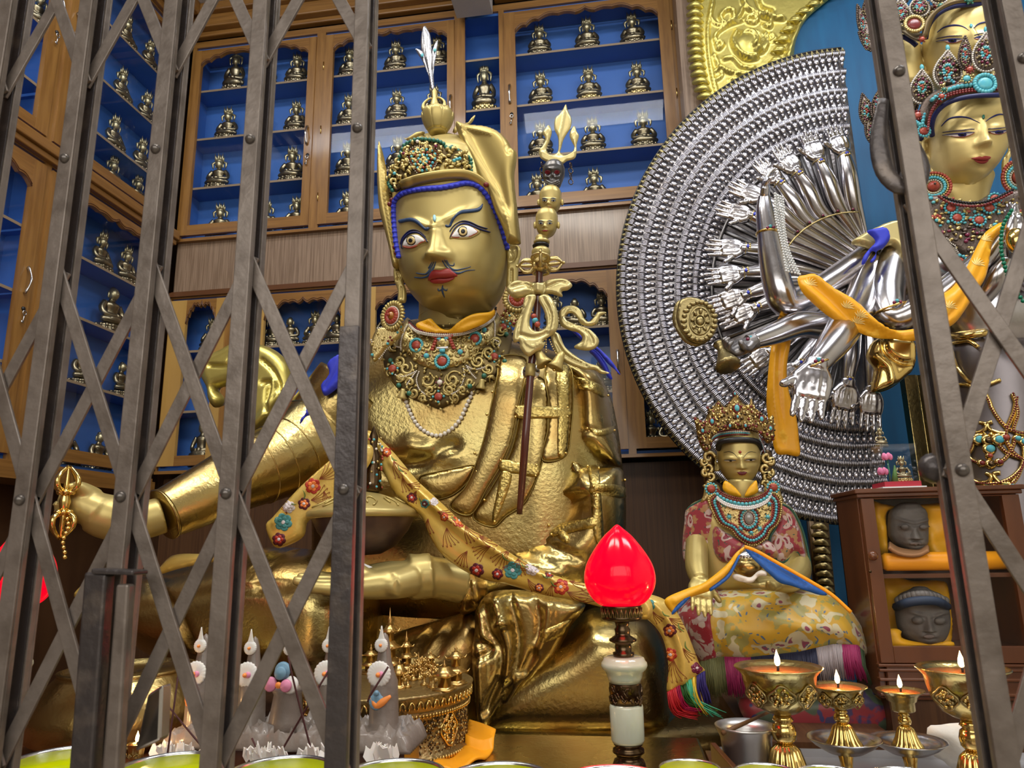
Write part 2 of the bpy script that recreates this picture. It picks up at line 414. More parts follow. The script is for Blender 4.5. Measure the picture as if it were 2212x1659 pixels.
def flower(mb, c, r, cm, pm, petals=12, nrm=(0, -1, 0), t=0.006):
    """round set stone ringed by a row of small petals, facing nrm"""
    c = np.array(c, float); nr = np.array(nrm, float); nr /= np.linalg.norm(nr)
    a = np.cross(nr, [0, 0, 1.0]); a /= np.linalg.norm(a); b = np.cross(a, nr)
    lathe(mb, [(0, t*1.2), (r*.35, t*1.1), (r*.52, t*.7), (r*.6, 0), (r*.6, -t)], c, cm, 14, axis=nr)
    for k in range(petals):
        w = 2*PI*k/petals; p = c+(a*math.cos(w)+b*math.sin(w))*r*.8
        ball(mb, p, r*.20, pm, 4, 6)
    return mb
def dup(root, loc=None, rotz=None, label=None, name=None, scale=None):
    def cp(o, par):
        c = o.copy(); COL.objects.link(c); c.parent = par
        for ch in [q for q in KIDS.get(o.name, [])]: cp(ch, c)
        return c
    c = cp(root, None)
    if loc is not None: c.location = Vector([float(a) for a in loc])
    if rotz is not None: c.rotation_euler = (0, 0, rotz)
    if scale: c.scale = (scale,)*3
    if label: c['label'] = label
    return c
KIDS = {}
def index_kids(root):
    for o in bpy.data.objects:
        if o.parent is not None: KIDS.setdefault(o.parent.name, [])
    for o in bpy.data.objects:
        if o.parent is not None and o not in KIDS[o.parent.name]: KIDS[o.parent.name].append(o)

# ---------------------------------------------------------------- room
YB = 4.22; XL = -2.95
def setting(name, mb, m, smooth=False, **k): return tag(mb.build(name, m, smooth=smooth, **k), kind='structure')
setting('floor', box(MB(), -3.3, 4.2, -3.2, 4.7, -0.1, 0.0), FLOORM)
setting('ceiling', box(MB(), -3.3, 4.2, -3.2, 4.7, 5.4, 5.5), PLASTER)
setting('wall_back', box(MB(), -3.3, 4.2, 4.56, 4.7, 0.0, 5.4), WOODD)
setting('wall_left', box(MB(), -3.3, -3.22, -3.2, 4.56, 0.0, 5.4), WOODD)
setting('wall_right', box(MB(), 4.1, 4.2, -3.2, 4.56, 0.0, 5.4), CREAM)
setting('wall_front', box(MB(), -3.3, 4.2, -3.3, -3.2, 0.0, 5.4), CREAM)
setting('trim_1', box(MB(), -0.92, -0.67, -3.2, 4.13, 5.04, 5.4), PLASTER)          # ceiling beam
mb = MB()
for z0, z1, y in ((5.19, 5.23, 4.17), (5.23, 5.33, 4.12), (5.33, 5.4, 4.08)):
    box(mb, -2.95, -0.92, y, 4.22, z0, z1); box(mb, -0.67, 0.75, y, 4.22, z0, z1)
setting('trim_2', mb, WOODH, bevel=0.008)
mb = MB()
for z0, z1, x in ((5.13, 5.18, -2.90), (5.18, 5.30, -2.86), (5.30, 5.4, -2.82)): box(mb, -3.2, x, 0.5, 4.08, z0, z1)
setting('trim_3', mb, WOODH, bevel=0.008)
setting('trim_4', box(MB(), -2.93, 0.62, 4.225, 4.26, 3.215, 3.60), LAMI)         # laminate fascia between the cabinets
mb = MB(); box(mb, -2.93, 0.62, 4.18, 4.26, 3.175, 3.205); box(mb, -2.93, 0.62, 4.20, 4.26, 3.205, 3.217)
setting('trim_5', mb, MOULD)
setting('trim_6', box(MB(), -2.93, 1.2, 4.30, 4.36, 0.0, 1.96), WOODD)

# ---------------------------------------------------------------- display cabinets
def bmap(u, v, w): return (u, YB-w, v)
def lmap(u, v, w): return (XL+w, u, v)
def slab(mb, out, mp, w0, w1, m=None):
    n = len(out); v = [mp(a, b, w1) for a, b in out]+[mp(a, b, w0) for a, b in out]
    f = [tuple(range(n)), tuple(range(2*n-1, n-1, -1))]+[(i, n+i, n+(i+1) % n, (i+1) % n) for i in range(n)]
    return mb.add(v, f, m)
def rect(u0, u1, v0, v1): return [(u0, v0), (u1, v0), (u1, v1), (u0, v1)]
def scallop(u0, u1, zs, zp):
    br = [(0, 0), (.16, .34), (.34, .62), (.62, .84), (.86, .78), (1, 1.0)]; pts = []
    half = []
    for (a, ha), (b, hb) in zip(br[:-1], br[1:]):
        for k in range(6):
            t = k/6; h = ha+(hb-ha)*t
            if b < .9: h += 0.16*math.sin(PI*t)*(1 if b < .7 else .6)
            else: h = ha+(hb-ha)*t**2
            half.append((a+(b-a)*t, h))
    half.append((1, 1.0)); c = (u0+u1)/2; hw = (u1-u0)/2
    L = [(u0+hw*t, zs+(zp-zs)*h) for t, h in half]; R = [(u1-hw*t, zs+(zp-zs)*h) for t, h in half[::-1]][1:]
    return L+R
def fixn(o):
    b = bmesh.new(); b.from_mesh(o.data); bmesh.ops.recalc_face_normals(b, faces=b.faces); b.to_mesh(o.data); b.free(); return o
def handle(mb, mp, u, z, w):
    p = [mp(u, z+.07-.14*t, w+0.006+0.028*math.sin(PI*t)) for t in np.linspace(0, 1, 11)]
    r = [.010, .009, .0055, .005, .0055, .0085, .0055, .005, .0055, .009, .010]
    tube(mb, p, r, STEEL, 8, flat=.6)
def door(par, mp, U0, U1, o0, o1, zb, ob, zt, ozs, ozp, wood, hnd=None, key=True, hinge=None):
    mb = MB(); w0, w1 = 0.0, 0.028
    slab(mb, rect(U0, o0, zb, zt), mp, w0, w1, wood); slab(mb, rect(o1, U1, zb, zt), mp, w0, w1, wood)
    slab(mb, rect(o0, o1, zb, ob), mp, w0, w1*.96, WOODH)
    if ozp: slab(mb, [(o0, zt)]+scallop(o0, o1, ozs, ozp)+[(o1, zt)], mp, w0+.004, w1*.96, WOODH)
    else: slab(mb, rect(o0, o1, ozs, zt), mp, w0, w1*.96, WOODH)
    d = mb.build('door', wood, par, smooth=False)
    if ozp:                                                     # carved double line round the scallop
        mb = MB(); c = [(a, b) for a, b in scallop(o0, o1, ozs, ozp)]
        for q, r in ((0.004, .0035), (0.016, .0025)): tube(mb, [mp(a, b+q, w1) for a, b in c], r, MOULD, 5)
        mb.build('carved_edge', MOULD, d)
    g = MB(); slab(g, rect(o0-.005, o1+.005, ob-.005, (ozp or ozs)+.01), mp, 0.008, 0.011); fixn(g.build('glass', GLASS, d, smooth=False))
    if hnd is not None:
        mb = MB(); handle(mb, mp, hnd[0], hnd[1], w1); mb.build('handle', STEEL, d)
        if key:
            mb = MB(); kz = hnd[1]-.15
            lathe(mb, [(0, .008), (.010, .006), (.012, 0)], mp(hnd[0]+.01, kz, w1), BLACK, 10, axis=np.array(mp(0, 0, 1))-np.array(mp(0, 0, 0)))
            tube(mb, [mp(hnd[0]+.01+.011*math.cos(t), kz-.022+.011*math.sin(t), w1+.012) for t in np.linspace(0, 2*PI, 12)], .003, STEEL, 6)
            tube(mb, [mp(hnd[0]+.01, kz-.033, w1+.012), mp(hnd[0]+.006, kz-.075, w1+.012)], .003, STEEL, 6)
            box(mb, *[c for ab in zip(np.minimum(mp(hnd[0]-.004, kz-.078, w1+.010), mp(hnd[0]+.01, kz-.066, w1+.014)), np.maximum(mp(hnd[0]-.004, kz-.078, w1+.010), mp(hnd[0]+.01, kz-.066, w1+.014))) for c in ab], STEEL)
            mb.build('key', STEEL, d)
    if hinge is not None:
        for z in np.linspace(zb+.2, zt-.25, 3):
            mb = MB(); tube(mb, [mp(hinge, z-.03, w1+.002), mp(hinge, z+.03, w1+.002)], .004, BRASS3, 6); mb.build('hinge', BRASS3, d)
    return d
def cabinet(name, label, mp, u0, u1, z0, z1, opens, shelves, depth, doors, mull):
    loc = mp((u0+u1)/2, z0, -depth/2); t = thing(name, loc, label, 'cabinet')
    mb = MB(); slab(mb, rect(u0, u1, z0, z1), mp, -depth, -depth+.01); mb.build('back_panel', BLUE, t, smooth=False)
    mb = MB(); slab(mb, rect(u0, u1, z0, z0+.02), mp, -depth+.01, -.001); slab(mb, rect(u0, u1, z1-.02, z1), mp, -depth+.01, -.001)
    for u in [u0+.01, u1-.01]: slab(mb, rect(u-.01, u+.01, z0+.02, z1-.02), mp, -depth+.01, -.001)
    mb.build('carcass', BLUE, t, smooth=False)
    mb = MB()
    for a, b in mull: slab(mb, rect(a, b, z0, z1), mp, 0.0, .018)
    slab(mb, rect(u0, u1, z0-.02, z0), mp, -.02, .030, WOODH); slab(mb, rect(u0, u1, z1, z1+.05), mp, -.02, .018, WOODH)
    mb.build('face_frame', WOOD, t, smooth=False)
    for a, b in [(.5*(p+q)-.008, .5*(p+q)+.008) for p, q in mull if p > u0+.05 and q < u1-.05]:
        mb = MB(); slab(mb, rect(a, b, z0+.02, z1-.02), mp, -depth+.01, -.002); mb.build('divider', BLUE, t, smooth=False)
    for z, a, b in shelves:
        mb = MB(); slab(mb, rect(a, b, z, z+.014), mp, -depth+.012, -.006, BLUE); slab(mb, rect(a, b, z-.001, z+.0145), mp, -.006, -.003, SHELFE); mb.build('shelf', BLUE, t, smooth=False)
    for d in doors: door(t, mp, **d)
    return t
S3 = (4.76, 4.37, 3.985)
dz = dict(zb=3.625, ob=3.70, zt=5.09)
cabinet('display_cabinet', 'long upper glass-fronted pine display cabinet on the back wall, blue inside', bmap, -2.93, 0.62, 3.60, 5.12, None,
        [(z, a, b) for a, b in ((-2.91, -1.94), (-1.93, -0.925), (-0.915, -0.632), (-0.62, .60)) for z in S3], 0.19,
        [dict(U0=-2.90, U1=-1.965, o0=-2.85, o1=-2.022, ozs=4.96, ozp=5.06, wood=WOOD, hnd=(-2.0, 4.30), hinge=None, **dz),
         dict(U0=-1.90, U1=-0.955, o0=-1.835, o1=-1.005, ozs=4.96, ozp=5.06, wood=WOOD, hnd=(-.978, 4.42), hinge=-1.902, key=False, **dz),
         dict(U0=-0.605, U1=.515, o0=-.528, o1=.437, ozs=4.93, ozp=5.055, wood=WOOD, hnd=(-.572, 4.45), hinge=.52, **dz)],
        [(-2.93, -2.90), (-1.965, -1.90), (-.955, -.880), (-.642, -.605), (.515, .62)])
S2 = (2.79, 2.38)
dl = dict(zb=2.03, ob=2.095, zt=3.15)
cabinet('display_cabinet', 'low glass-fronted pine display cabinet on the back wall under the laminate panel', bmap, -2.93, 1.25, 2.0, 3.165, None,
        [(z, a, b) for a, b in ((-2.91, -2.4), (-2.38, -1.58), (-1.56, -.75), (-.73, .145), (.16, 1.23)) for z in S2], 0.19,
        [dict(U0=-2.92, U1=-2.515, o0=-2.80, o1=-2.585, ozs=2.98, ozp=3.125, wood=WOODY, hnd=None, **dl),
         dict(U0=-2.33, U1=-1.655, o0=-2.24, o1=-1.71, ozs=2.97, ozp=3.10, wood=WOODY, hnd=None, **dl),
         dict(U0=-1.54, U1=-.82, o0=-1.477, o1=-.88, ozs=2.99, ozp=3.10, wood=WOODY, hnd=None, **dl),
         dict(U0=-.66, U1=.085, o0=-.60, o1=.007, ozs=2.97, ozp=3.10, wood=WOOD, hnd=(.05, 2.56), key=False, **dl),
         dict(U0=.13, U1=.86, o0=.19, o1=.80, ozs=2.97, ozp=3.10, wood=WOOD, hnd=None, **dl)],
        [(-2.93, -2.92), (-2.515, -2.33), (-1.655, -1.54), (-.82, -.66), (.085, .13), (.86, 1.25)])
dl2 = dict(zb=3.68, ob=3.74, zt=5.08)
cabinet('display_cabinet', 'upper glass-fronted pine display cabinet on the left side wall', lmap, 1.75, 4.17, 3.66, 5.12, None,
        [(z, a, b) for a, b in ((1.77, 3.0), (3.02, 4.15)) for z in (4.68, 4.29, 3.935)], 0.19,
        [dict(U0=3.075, U1=4.14, o0=3.155, o1=4.07, ozs=4.90, ozp=5.04, wood=WOOD, hnd=(3.115, 4.45), **dl2),
         dict(U0=1.80, U1=3.03, o0=1.88, o1=2.95, ozs=4.90, ozp=5.04, wood=WOOD, hnd=(2.99, 4.45), **dl2)],
        [(1.75, 1.80), (3.03, 3.075), (4.14, 4.17)])
cabinet('display_cabinet', 'lower glass-fronted pine display cabinet on the left side wall under the ledge', lmap, 1.75, 4.17, 1.95, 3.54, None,
        [(z, a, b) for a, b in ((1.77, 3.0), (3.02, 4.15)) for z in (3.14, 2.79, 2.42)], 0.19,
        [dict(U0=3.10, U1=4.14, o0=3.19, o1=4.07, ozs=3.36, ozp=3.47, wood=WOOD, hnd=(3.15, 2.86), zb=1.98, ob=2.05, zt=3.52),
         dict(U0=1.80, U1=3.06, o0=1.88, o1=2.98, ozs=3.36, ozp=3.47, wood=WOOD, hnd=(3.02, 2.86), zb=1.98, ob=2.05, zt=3.52)],
        [(1.75, 1.80), (3.06, 3.10), (4.14, 4.17)])
mb = MB(); box(mb, -3.2, -2.90, 1.75, 4.17, 3.545, 3.58); box(mb, -3.2, -2.88, 1.75, 4.17, 3.58, 3.64)
setting('trim_7', mb, WOODH, bevel=.006)
mb = MB(); box(mb, -3.2, -2.90, 1.75, 4.17, 1.86, 1.928)
setting('trim_8', mb, WOODH)

# ---------------------------------------------------------------- bronze figurines
def petals_ring(mb, c, r, h, n, m, up=1):
    for k in range(n):
        w = 2*PI*k/n; p = np.array(c)+np.array([r*math.cos(w), r*math.sin(w), 0])
        ball(mb, p, (r*.17, r*.17, h), m, 4, 6)
def make_figurine(base_m, body_m, loc=(0, 0, 0), crown=True, label='', s=1.0, name='bronze_figurine'):
    t = thing(name, loc, label, 'statuette'); L = np.array(loc, float)
    sc = lambda pts: [(r*s, h*s) for r, h in pts]
    mb = MB(); lathe(mb, sc([(.070, 0), (.073, .003), (.072, .009), (.064, .014), (.070, .020), (.070, .026), (.060, .031), (0, .034)]), L, base_m, 20, axis=(0, 0, 1))
    for k in range(18):
        w = 2*PI*k/18
        for z, r in ((.010, .069), (.023, .066)): ball(mb, L+s*np.array([r*math.cos(w), r*math.sin(w), z]), (.009*s, .009*s, .008*s), base_m, 4, 6)
    V = mb.v; mb.v = [(a, L[1]+(b-L[1])*.8, c) for a, b, c in V]
    mb.build('lotus_base', base_m, t)
    mb = MB(); P = lambda x, y, z: L+s*np.array([x, y, z])
    tube(mb, [P(-.062, -.012, .048), P(-.03, -.032, .049), P(.03, -.036, .047), P(.05, -.02, .046)], [s*.010, s*.014, s*.014, s*.009], body_m, 8, 3)
    tube(mb, [P(.062, -.012, .048), P(.035, -.028, .051), P(-.02, -.036, .054), P(-.045, -.025, .050)], [s*.010, s*.014, s*.013, s*.009], body_m, 8, 3)
    tube(mb, [P(0, 0, .042), P(0, 0, .065), P(0, 0, .09), P(0, 0, .116), P(0, 0, .130), P(0, -.002, .144)], [s*.034, s*.029, s*.028, s*.038, s*.018, s*.011], body_m, 10, 3, flat=.7)
    for q in (-1, 1): tube(mb, [P(q*.034, 0, .120), P(q*.052, -.004, .094), P(q*.048, -.018, .070), P(q*.010, -.036, .066)], [s*.013, s*.012, s*.011, s*.009], body_m, 8, 3)
    tube(mb, [P(-.012, -.034, .068), P(.012, -.034, .068)], s*.010, body_m, 8)
    mb.build('body', body_m, t)
    mb = MB(); ball(mb, P(0, -.004, .162), (s*.021, s*.021, s*.025), BRONZEL, 8)
    for q in (-1, 1): ball(mb, P(q*.021, 0, .156), (s*.004, s*.004, s*.014), BRONZEL, 5)
    ball(mb, P(0, -.022, .16), (s*.003, s*.004, s*.006), BRONZEL, 4)
    mb.build('head', BRONZEL, t)
    mb = MB()
    if crown:
        lathe(mb, sc([(.0205, 0), (.023, .002), (.021, .008), (.012, .022), (.015, .030), (.006, .042), (0, .052)]), P(0, 0, .174), BRONZEL, 12, axis=(0, 0, 1))
        for k in range(-3, 4):
            w = k*.48; b = P(.019*math.sin(w), -.016*math.cos(w), .178); h = .046 if k % 2 == 0 else .030
            tube(mb, [b, b+s*np.array([.004*math.sin(w), -.003, h*.5]), b+s*np.array([.008*math.sin(w), -.006, h])], [s*.006, s*.0055, s*.0008], BRONZEL, 5)
        for q in (-1, 1): tube(mb, [P(q*.022, 0, .178), P(q*.038, 0, .168), P(q*.034, 0, .140)], [s*.005, s*.008, s*.003], BRONZEL, 5, 2)
    else: ball(mb, P(0, 0, .182), (s*.012, s*.012, s*.010), body_m, 6)
    mb.build('crown', BRONZEL, t)
    return t
GILTB = mat('gilt_lotus_bronze', (0.46, 0.36, 0.16), 0.95, 0.3)
figA = make_figurine(BRONZE, BRONZE, (0, 0, 0)); figB = make_figurine(GILTB, BRONZE, (0, 0, 0)); figC = make_figurine(BRONZE, BRONZE, (0, 0, 0), crown=False)
index_kids(None)
ORD = {1: 'leftmost', 2: 'second from left', 3: 'third from left', 4: 'fourth from left'}
used = set()
def place_fig(f, loc, rotz, label, group, scale=1.0):
    if f.name in used: o = dup(f, loc, rotz, label, scale=scale)
    else:
        used.add(f.name); o = f; o.location = Vector([float(a) for a in loc]); o.rotation_euler = (0, 0, rotz); o['label'] = label
        o['group'] = group; o.scale = (scale*.98, scale*.95, scale*1.45); return o
rows = [('top shelf', 4.76), ('second shelf', 4.37), ('third shelf', 3.985), ('floor', 3.605)]
upper = {
 'left door, upper back cabinet': ([(506, 190), (575, 186), (641, 170)], [(491, 290), (565, 287), (639, 275)], [(471, 400), (556, 398), (630, 385)], [(476, 470), (575, 470), (641, 460)]),
 'door behind the feather finial, upper back cabinet': ([(755, 160), (855, 148), (945, 140)], [(753, 263), (857, 252), (938, 243)], [(750, 375), (859, 360), (935, 350)], [(750, 450), (857, 450)]),
 'narrow bay, upper back cabinet': ([], [(1047, 235)], [(1053, 350)], []),
 'door behind the trident, upper back cabinet': ([(1166, 111), (1269, 98), (1367, 87)], [(1169, 222), (1273, 209), (1378, 196)], [(1169, 337), (1282, 323), (1392, 312)], [(1161, 425), (1284, 410)])}
for nm, rr in upper.items():
    for ri, ps in enumerate(rr):
        for k, (px, py) in enumerate(ps):
            zz = rows[ri][1]+.015; q = PY(px, py, YB+.09); x = q[0]
            gold = ('trident' in nm and ri == 1) or (nm.startswith('narrow'))
            f = figB if gold else figA
            place_fig(f, (x, YB+.09, zz), random.uniform(-.1, .1) + (.12 if px < 700 else -.05), 'crowned figurine, %s, %s, %s' % (ORD[k+1] if len(ps) > 1 else 'alone', rows[ri][0], nm),
                      'crowned figurines in the upper back cabinet', 1.28*random.uniform(.97, 1.04))
low = [('leftmost door, low back cabinet', [(460, 2.805)], [], [(434, 2.03)]),
       ('second door, low back cabinet', [(590, 2.805), (627, 2.805), (681, 2.805), (728, 2.805)], [], []),
       ('third door, low back cabinet', [(835, 2.805)], [], []),
       ('door right of the staff, low back cabinet', [(1200, 2.805), (1243, 2.805), (1302, 2.805)], [(1240, 2.395), (1300, 2.395)], []),
       ('dark door beside the silver fan, low back cabinet', [], [], [(1410, 2.03), (1450, 2.03), (1490, 2.03)])]
for nm, a, b, c in low:
    for sh, L in (('upper shelf', a), ('middle shelf', b), ('floor', c)):
        for k, (px, zz) in enumerate(L):
            yy = 1175-(zz-1.5)/YB*1534; x = PY(px, yy, YB+.09)[0]
            place_fig(figC if (k % 2 or sh == 'floor') and 'fan' not in nm else figA, (x, YB+.09, zz), .05, 'dark figurine, %s%s, %s' % (ORD[k+1]+', ' if len(L) > 1 else '', sh, nm), 'figurines in the low back cabinet', 1.12)
leftf = [('upper left-wall cabinet, top shelf', 4.68, [(159, 98), (273, 71), (322, 125)]), ('upper left-wall cabinet, second shelf', 4.29, [(145, 223), (262, 189), (316, 236), (62, 165)]),
         ('upper left-wall cabinet, third shelf', 3.935, [(245, 300), (304, 348)]), ('upper left-wall cabinet, floor', 3.665, [(238, 415), (292, 455)]),
         ('lower left-wall cabinet, top shelf', 3.14, [(216, 564), (270, 598)]), ('lower left-wall cabinet, second shelf', 2.79, [(236, 706)]),
         ('lower left-wall cabinet, third shelf', 2.42, [(172, 827), (257, 854)]), ('lower left-wall cabinet, floor', 1.955, [(213, 962), (145, 939)])]
NEAR = {1: 'nearest the camera', 2: 'second from the camera', 3: 'third from the camera', 4: 'deepest in the row'}
for nm, zz, L in leftf:
    ys = sorted([PX(px, py, XL-.09)[1] for px, py in L])
    for k, y in enumerate(ys):
        place_fig(figC if 'lower' in nm and 'top' not in nm else figA, (XL-.09, y, zz+.015), PI/2+random.uniform(-.1, .1), 'bronze figurine, %s, %s' % (nm, NEAR[k+1] if len(ys) > 1 else 'tall and alone'), 'figurines in the left wall cabinets', 1.6 if zz == 2.79 else 1.22)

# ---------------------------------------------------------------- blue board and carved gilt aureole
bx0 = PY(1497, 60, 3.97)[0]
t = thing('shrine_backboard', (1.6, 4.0, 0), 'tall blue painted backboard with brown wooden edge behind the silver statue', 'backboard')
mb = MB(); box(mb, bx0+.02, 3.6, 3.97, 4.03, 0, 5.38); mb.build('blue_panel', BLUE2, t, smooth=False)
mb = MB(); hexa(mb, [(bx0-.09, 3.975, 0), (bx0+.02, 3.975, 0), (bx0+.02, 3.975, 5.38), (bx0-.09, 3.975, 5.38), (bx0-.09, 4.15, 0), (bx0+.02, 4.15, 0), (bx0+.02, 4.15, 5.38), (bx0-.09, 4.15, 5.38)])
mb.build('side_post', LAMI, t, smooth=False)
zg = lambda p: Z(p, 1440, 0, 4.254)
t = thing('carved_aureole', PY(1600, 300, 3.94), 'gilded carved horseshoe aureole with scrolls, fixed on the blue backboard', 'aureole')
out = [(1507, -120), (1500, -40)]+zg([(235, 200), (235, 450), (262, 680), (310, 870), (380, 1020)])+[(1560, 300), (1620, 400), (1760, 420), (1730, 300), (1712, 180)]+zg([(1170, 500), (1200, 340), (1290, 170), (1500, -10)])+[(1860, -60), (1950, -120)]
C = [([(430, -200), (425, 0), (385, 200), (375, 400), (400, 640), (450, 860), (520, 1050)], .009, .016), ([(1900, -300), (1470, 10), (1280, 160), (1175, 340), (1110, 540), (1100, 700)], .010, .018),
     ([(610, 185), (600, 125), (530, 130), (490, 190), (540, 250), (640, 200), (690, 110)], .009, .022), ([(420, 60), (400, 180), (440, 240), (500, 260)], .008, .014),
     ([(690, -30), (720, 90), (860, 180), (1060, 205)], .010, .026), ([(820, -20), (860, 80), (960, 120)], .012, -.02),
     ([(640, 320), (600, 420), (650, 530), (740, 575), (820, 560)], .010, .024), ([(760, 310), (850, 350), (880, 430), (840, 500), (790, 480)], .009, .022), ([(690, 330), (780, 350), (820, 420), (800, 480)], .010, .018),
     ([(450, 430), (470, 480), (510, 430), (440, 400), (460, 330), (560, 260), (680, 220)], .008, .022), ([(900, 330), (920, 400), (880, 500), (800, 520)], .008, .018),
     ([(720, 210), (760, 180), (820, 200), (800, 240), (740, 230)], .008, .022), ([(880, 190), (940, 220), (940, 280), (890, 260)], .008, .022), ([(950, 340), (990, 380), (960, 410)], .007, .015),
     ([(430, 540), (480, 640), (600, 700), (720, 710)], .010, .022), ([(520, 570), (600, 560), (680, 640), (790, 650)], .009, .018), ([(440, 680), (480, 660), (500, 720), (450, 760)], .007, .016), ([(580, 760), (620, 740), (650, 780)], .007, .016)]
ctr = xz(zg([(740, 450)]), 3.94)[0]
def shell(x, z, d):
    r = ((x-ctr[0])/.085)**2+((z-ctr[1])/.10)**2; return .05*np.sqrt(np.maximum(1-r, 0))
mb = relief(MB(), out, 3.94, .022, .02, .03, [(zg(a), w, p*1.7) for a, w, p in C], h=.011, func=shell)
mb.build('carved_panel', GILT, t)
mb = MB(); P = catmull([PY(a, b, 3.93) for a, b in [(1509, -60)]+zg([(262, 60), (262, 250), (268, 450), (290, 660), (345, 880), (430, 1040)])], 6)
for p in resample([q for q in P], .052, False): tube(mb, [p+np.array([-.045, .0, .012]), p+np.array([0, -.035, .0]), p+np.array([.045, 0, -.006])], [.012, .024, .014], GILT, 8, 3)
mb.build('leaf_border', GILT, t)
mb = MB(); P = catmull([PY(a, b, 3.92) for a, b in zg([(1620, -160), (1330, 60), (1210, 160), (1110, 290), (1050, 420), (1010, 560)])], 6)
for p in resample(P, .075, False): ball(mb, p, (.038, .03, .030), GILT, 6); tube(mb, [p+np.array([-.05, -.01, -.012]), p+np.array([-.02, -.035, -.022]), p+np.array([.03, -.02, -.02])], [.006, .010, .004], GILT, 6, 2)
mb.build('petal_border', GILT, t)

# ================================================================ figure helpers
def projv(V):
    v = np.asarray(V)-EYE; f = v@FW; return np.stack([1106+FPX*(v@RT)/f, 829.5-FPX*(v@UP)/f], 1)
def gfun(px, py, feats):
    h = np.zeros(len(px))
    for f in feats:
        if f[0] == 'g':
            _, cx, cy, sx, sy, a = f[:6]; th = math.radians(f[6]) if len(f) > 6 else 0
            dx = px-cx; dy = py-cy; u = dx*math.cos(th)+dy*math.sin(th); v = -dx*math.sin(th)+dy*math.cos(th)
            h += a*np.exp(-(u/sx)**2-(v/sy)**2)
        elif f[0] == 'nose':     # x0,y0 bridge -> x1,y1 base, widths, heights
            _, x0, y0, x1, y1, w0, w1, h0, h1 = f; t = (py-y0)/(y1-y0); tc = np.clip(t, 0, 1)
            cx = x0+(x1-x0)*tc; w = w0+(w1-w0)*tc**1.5; H = h0+(h1-h0)*tc**1.2
            fade = np.clip((t+.25)/.25, 0, 1)*np.clip((1.06-t)/.10, 0, 1); fade = fade*fade*(3-2*fade)
            d = np.abs(px-cx)/w; h += H*fade*np.exp(-d**2.6)
        elif f[0] == 's':        # stroke path, width, amp
            _, path, w, a = f; h += a*np.exp(-(seg_dist(np.stack([px, py], 1), catmull(path, 5))/w)**2)
    return h
def head_mesh(mb, rings, depth, fd, feats, m, nseg=150, rows=110, e=2.25, dk=1.1):
    """rings: (py, xl, xr) traced at plane depth; cross sections are superellipses; features pushed along fd"""
    R = [tuple(q) for q in rings]
    for end, sg in ((0, -1), (-1, 1)):
        y, a, b = R[end]; c, hw = (a+b)/2, (b-a)/2; ex = [(y+sg*hw*.42*t, c-hw*math.sqrt(1-t*t), c+hw*math.sqrt(1-t*t)) for t in (.25, .5, .7, .85, .95, .995)]
        R = (ex[::-1]+R) if end == 0 else R+ex
    R = np.array(R, float); ys = np.linspace(R[0, 0], R[-1, 0], rows); xl = np.interp(ys, R[:, 0], R[:, 1]); xr = np.interp(ys, R[:, 0], R[:, 2])
    k = np.ones(5)/5; pad = lambda a: np.concatenate([a[:3], np.convolve(a, k, 'same')[3:-3], a[-3:]]); xl, xr = pad(xl), pad(xr)
    V = []
    zc = []
    for y, a, b in zip(ys, xl, xr):
        p = PY(a, y, depth); q = PY(b, y, depth); c = (p+q)/2; r = np.linalg.norm(q-p)/2; zc.append((c, r))
    rm = max(r for c, r in zc)
    for c, r in zc:
        rd = dk*(r*.65+rm*.35*min(1, r/rm*1.6))
        for j in range(nseg):
            w = 2*PI*j/nseg; cs, sn = math.cos(w), math.sin(w)
            V.append(c+np.array([r*np.sign(cs)*abs(cs)**(2/e), -rd*np.sign(sn)*abs(sn)**(2/e), 0]))
    V = np.array(V); P = projv(V); front = np.tile(np.sin(2*PI*np.arange(nseg)/nseg), rows); wt = np.clip(front*2.2, 0, 1)
    h = gfun(P[:, 0], P[:, 1], feats)*wt; V = V+h[:, None]*np.array(fd)/np.linalg.norm(fd)
    F = []
    for i in range(rows-1):
        for j in range(nseg): F.append((i*nseg+j, i*nseg+(j+1) % nseg, (i+1)*nseg+(j+1) % nseg, (i+1)*nseg+j))
    F = [f[::-1] for f in F]; n = len(V); V = list(V)+[zc[0][0], zc[-1][0]]
    for j in range(nseg): F.append((n, j, (j+1) % nseg)[::-1]); F.append((n+1, (rows-1)*nseg+(j+1) % nseg, (rows-1)*nseg+j)[::-1])
    return mb.add(V, F, m)
def spoly(path, w0, w1=None, k=5, wm=None):
    """tapered brush stroke polygon along a path (pixels)"""
    P = np.array(catmull(path, k)); n = len(P); T = np.gradient(P, axis=0); T /= (np.linalg.norm(T, axis=1)[:, None]+1e-9); N = np.stack([-T[:, 1], T[:, 0]], 1)
    w1 = w0 if w1 is None else w1; t = np.linspace(0, 1, n); w = w0+(w1-w0)*t
    if wm is not None: w = np.interp(t, [0, .5, 1], [w0, wm, w1])
    A = P+N*w[:, None]/2; B = P-N*w[:, None]/2
    return [tuple(a) for a in A]+[tuple(b) for b in B[::-1]]
def sdecal(mb, bv, path, w0, w1, m, off=.002, h=2.0, wm=None, dome=.0008, thick=.003): return decal(mb, bv, spoly(path, w0, w1, 5, wm), m, off, thick, h, smooth=0, dome=dome)
def circ(cx, cy, r, n=20, ry=None): return [(cx+r*math.cos(2*PI*k/n), cy+(ry or r)*math.sin(2*PI*k/n)) for k in range(n)]
def spiral(cx, cy, r, turns=1.3, a0=0, d=1, n=14):
    return [(cx+r*(1-.82*k/n)*math.cos(a0+d*2*PI*turns*k/n), cy+r*(1-.82*k/n)*math.sin(a0+d*2*PI*turns*k/n)) for k in range(n+1)]
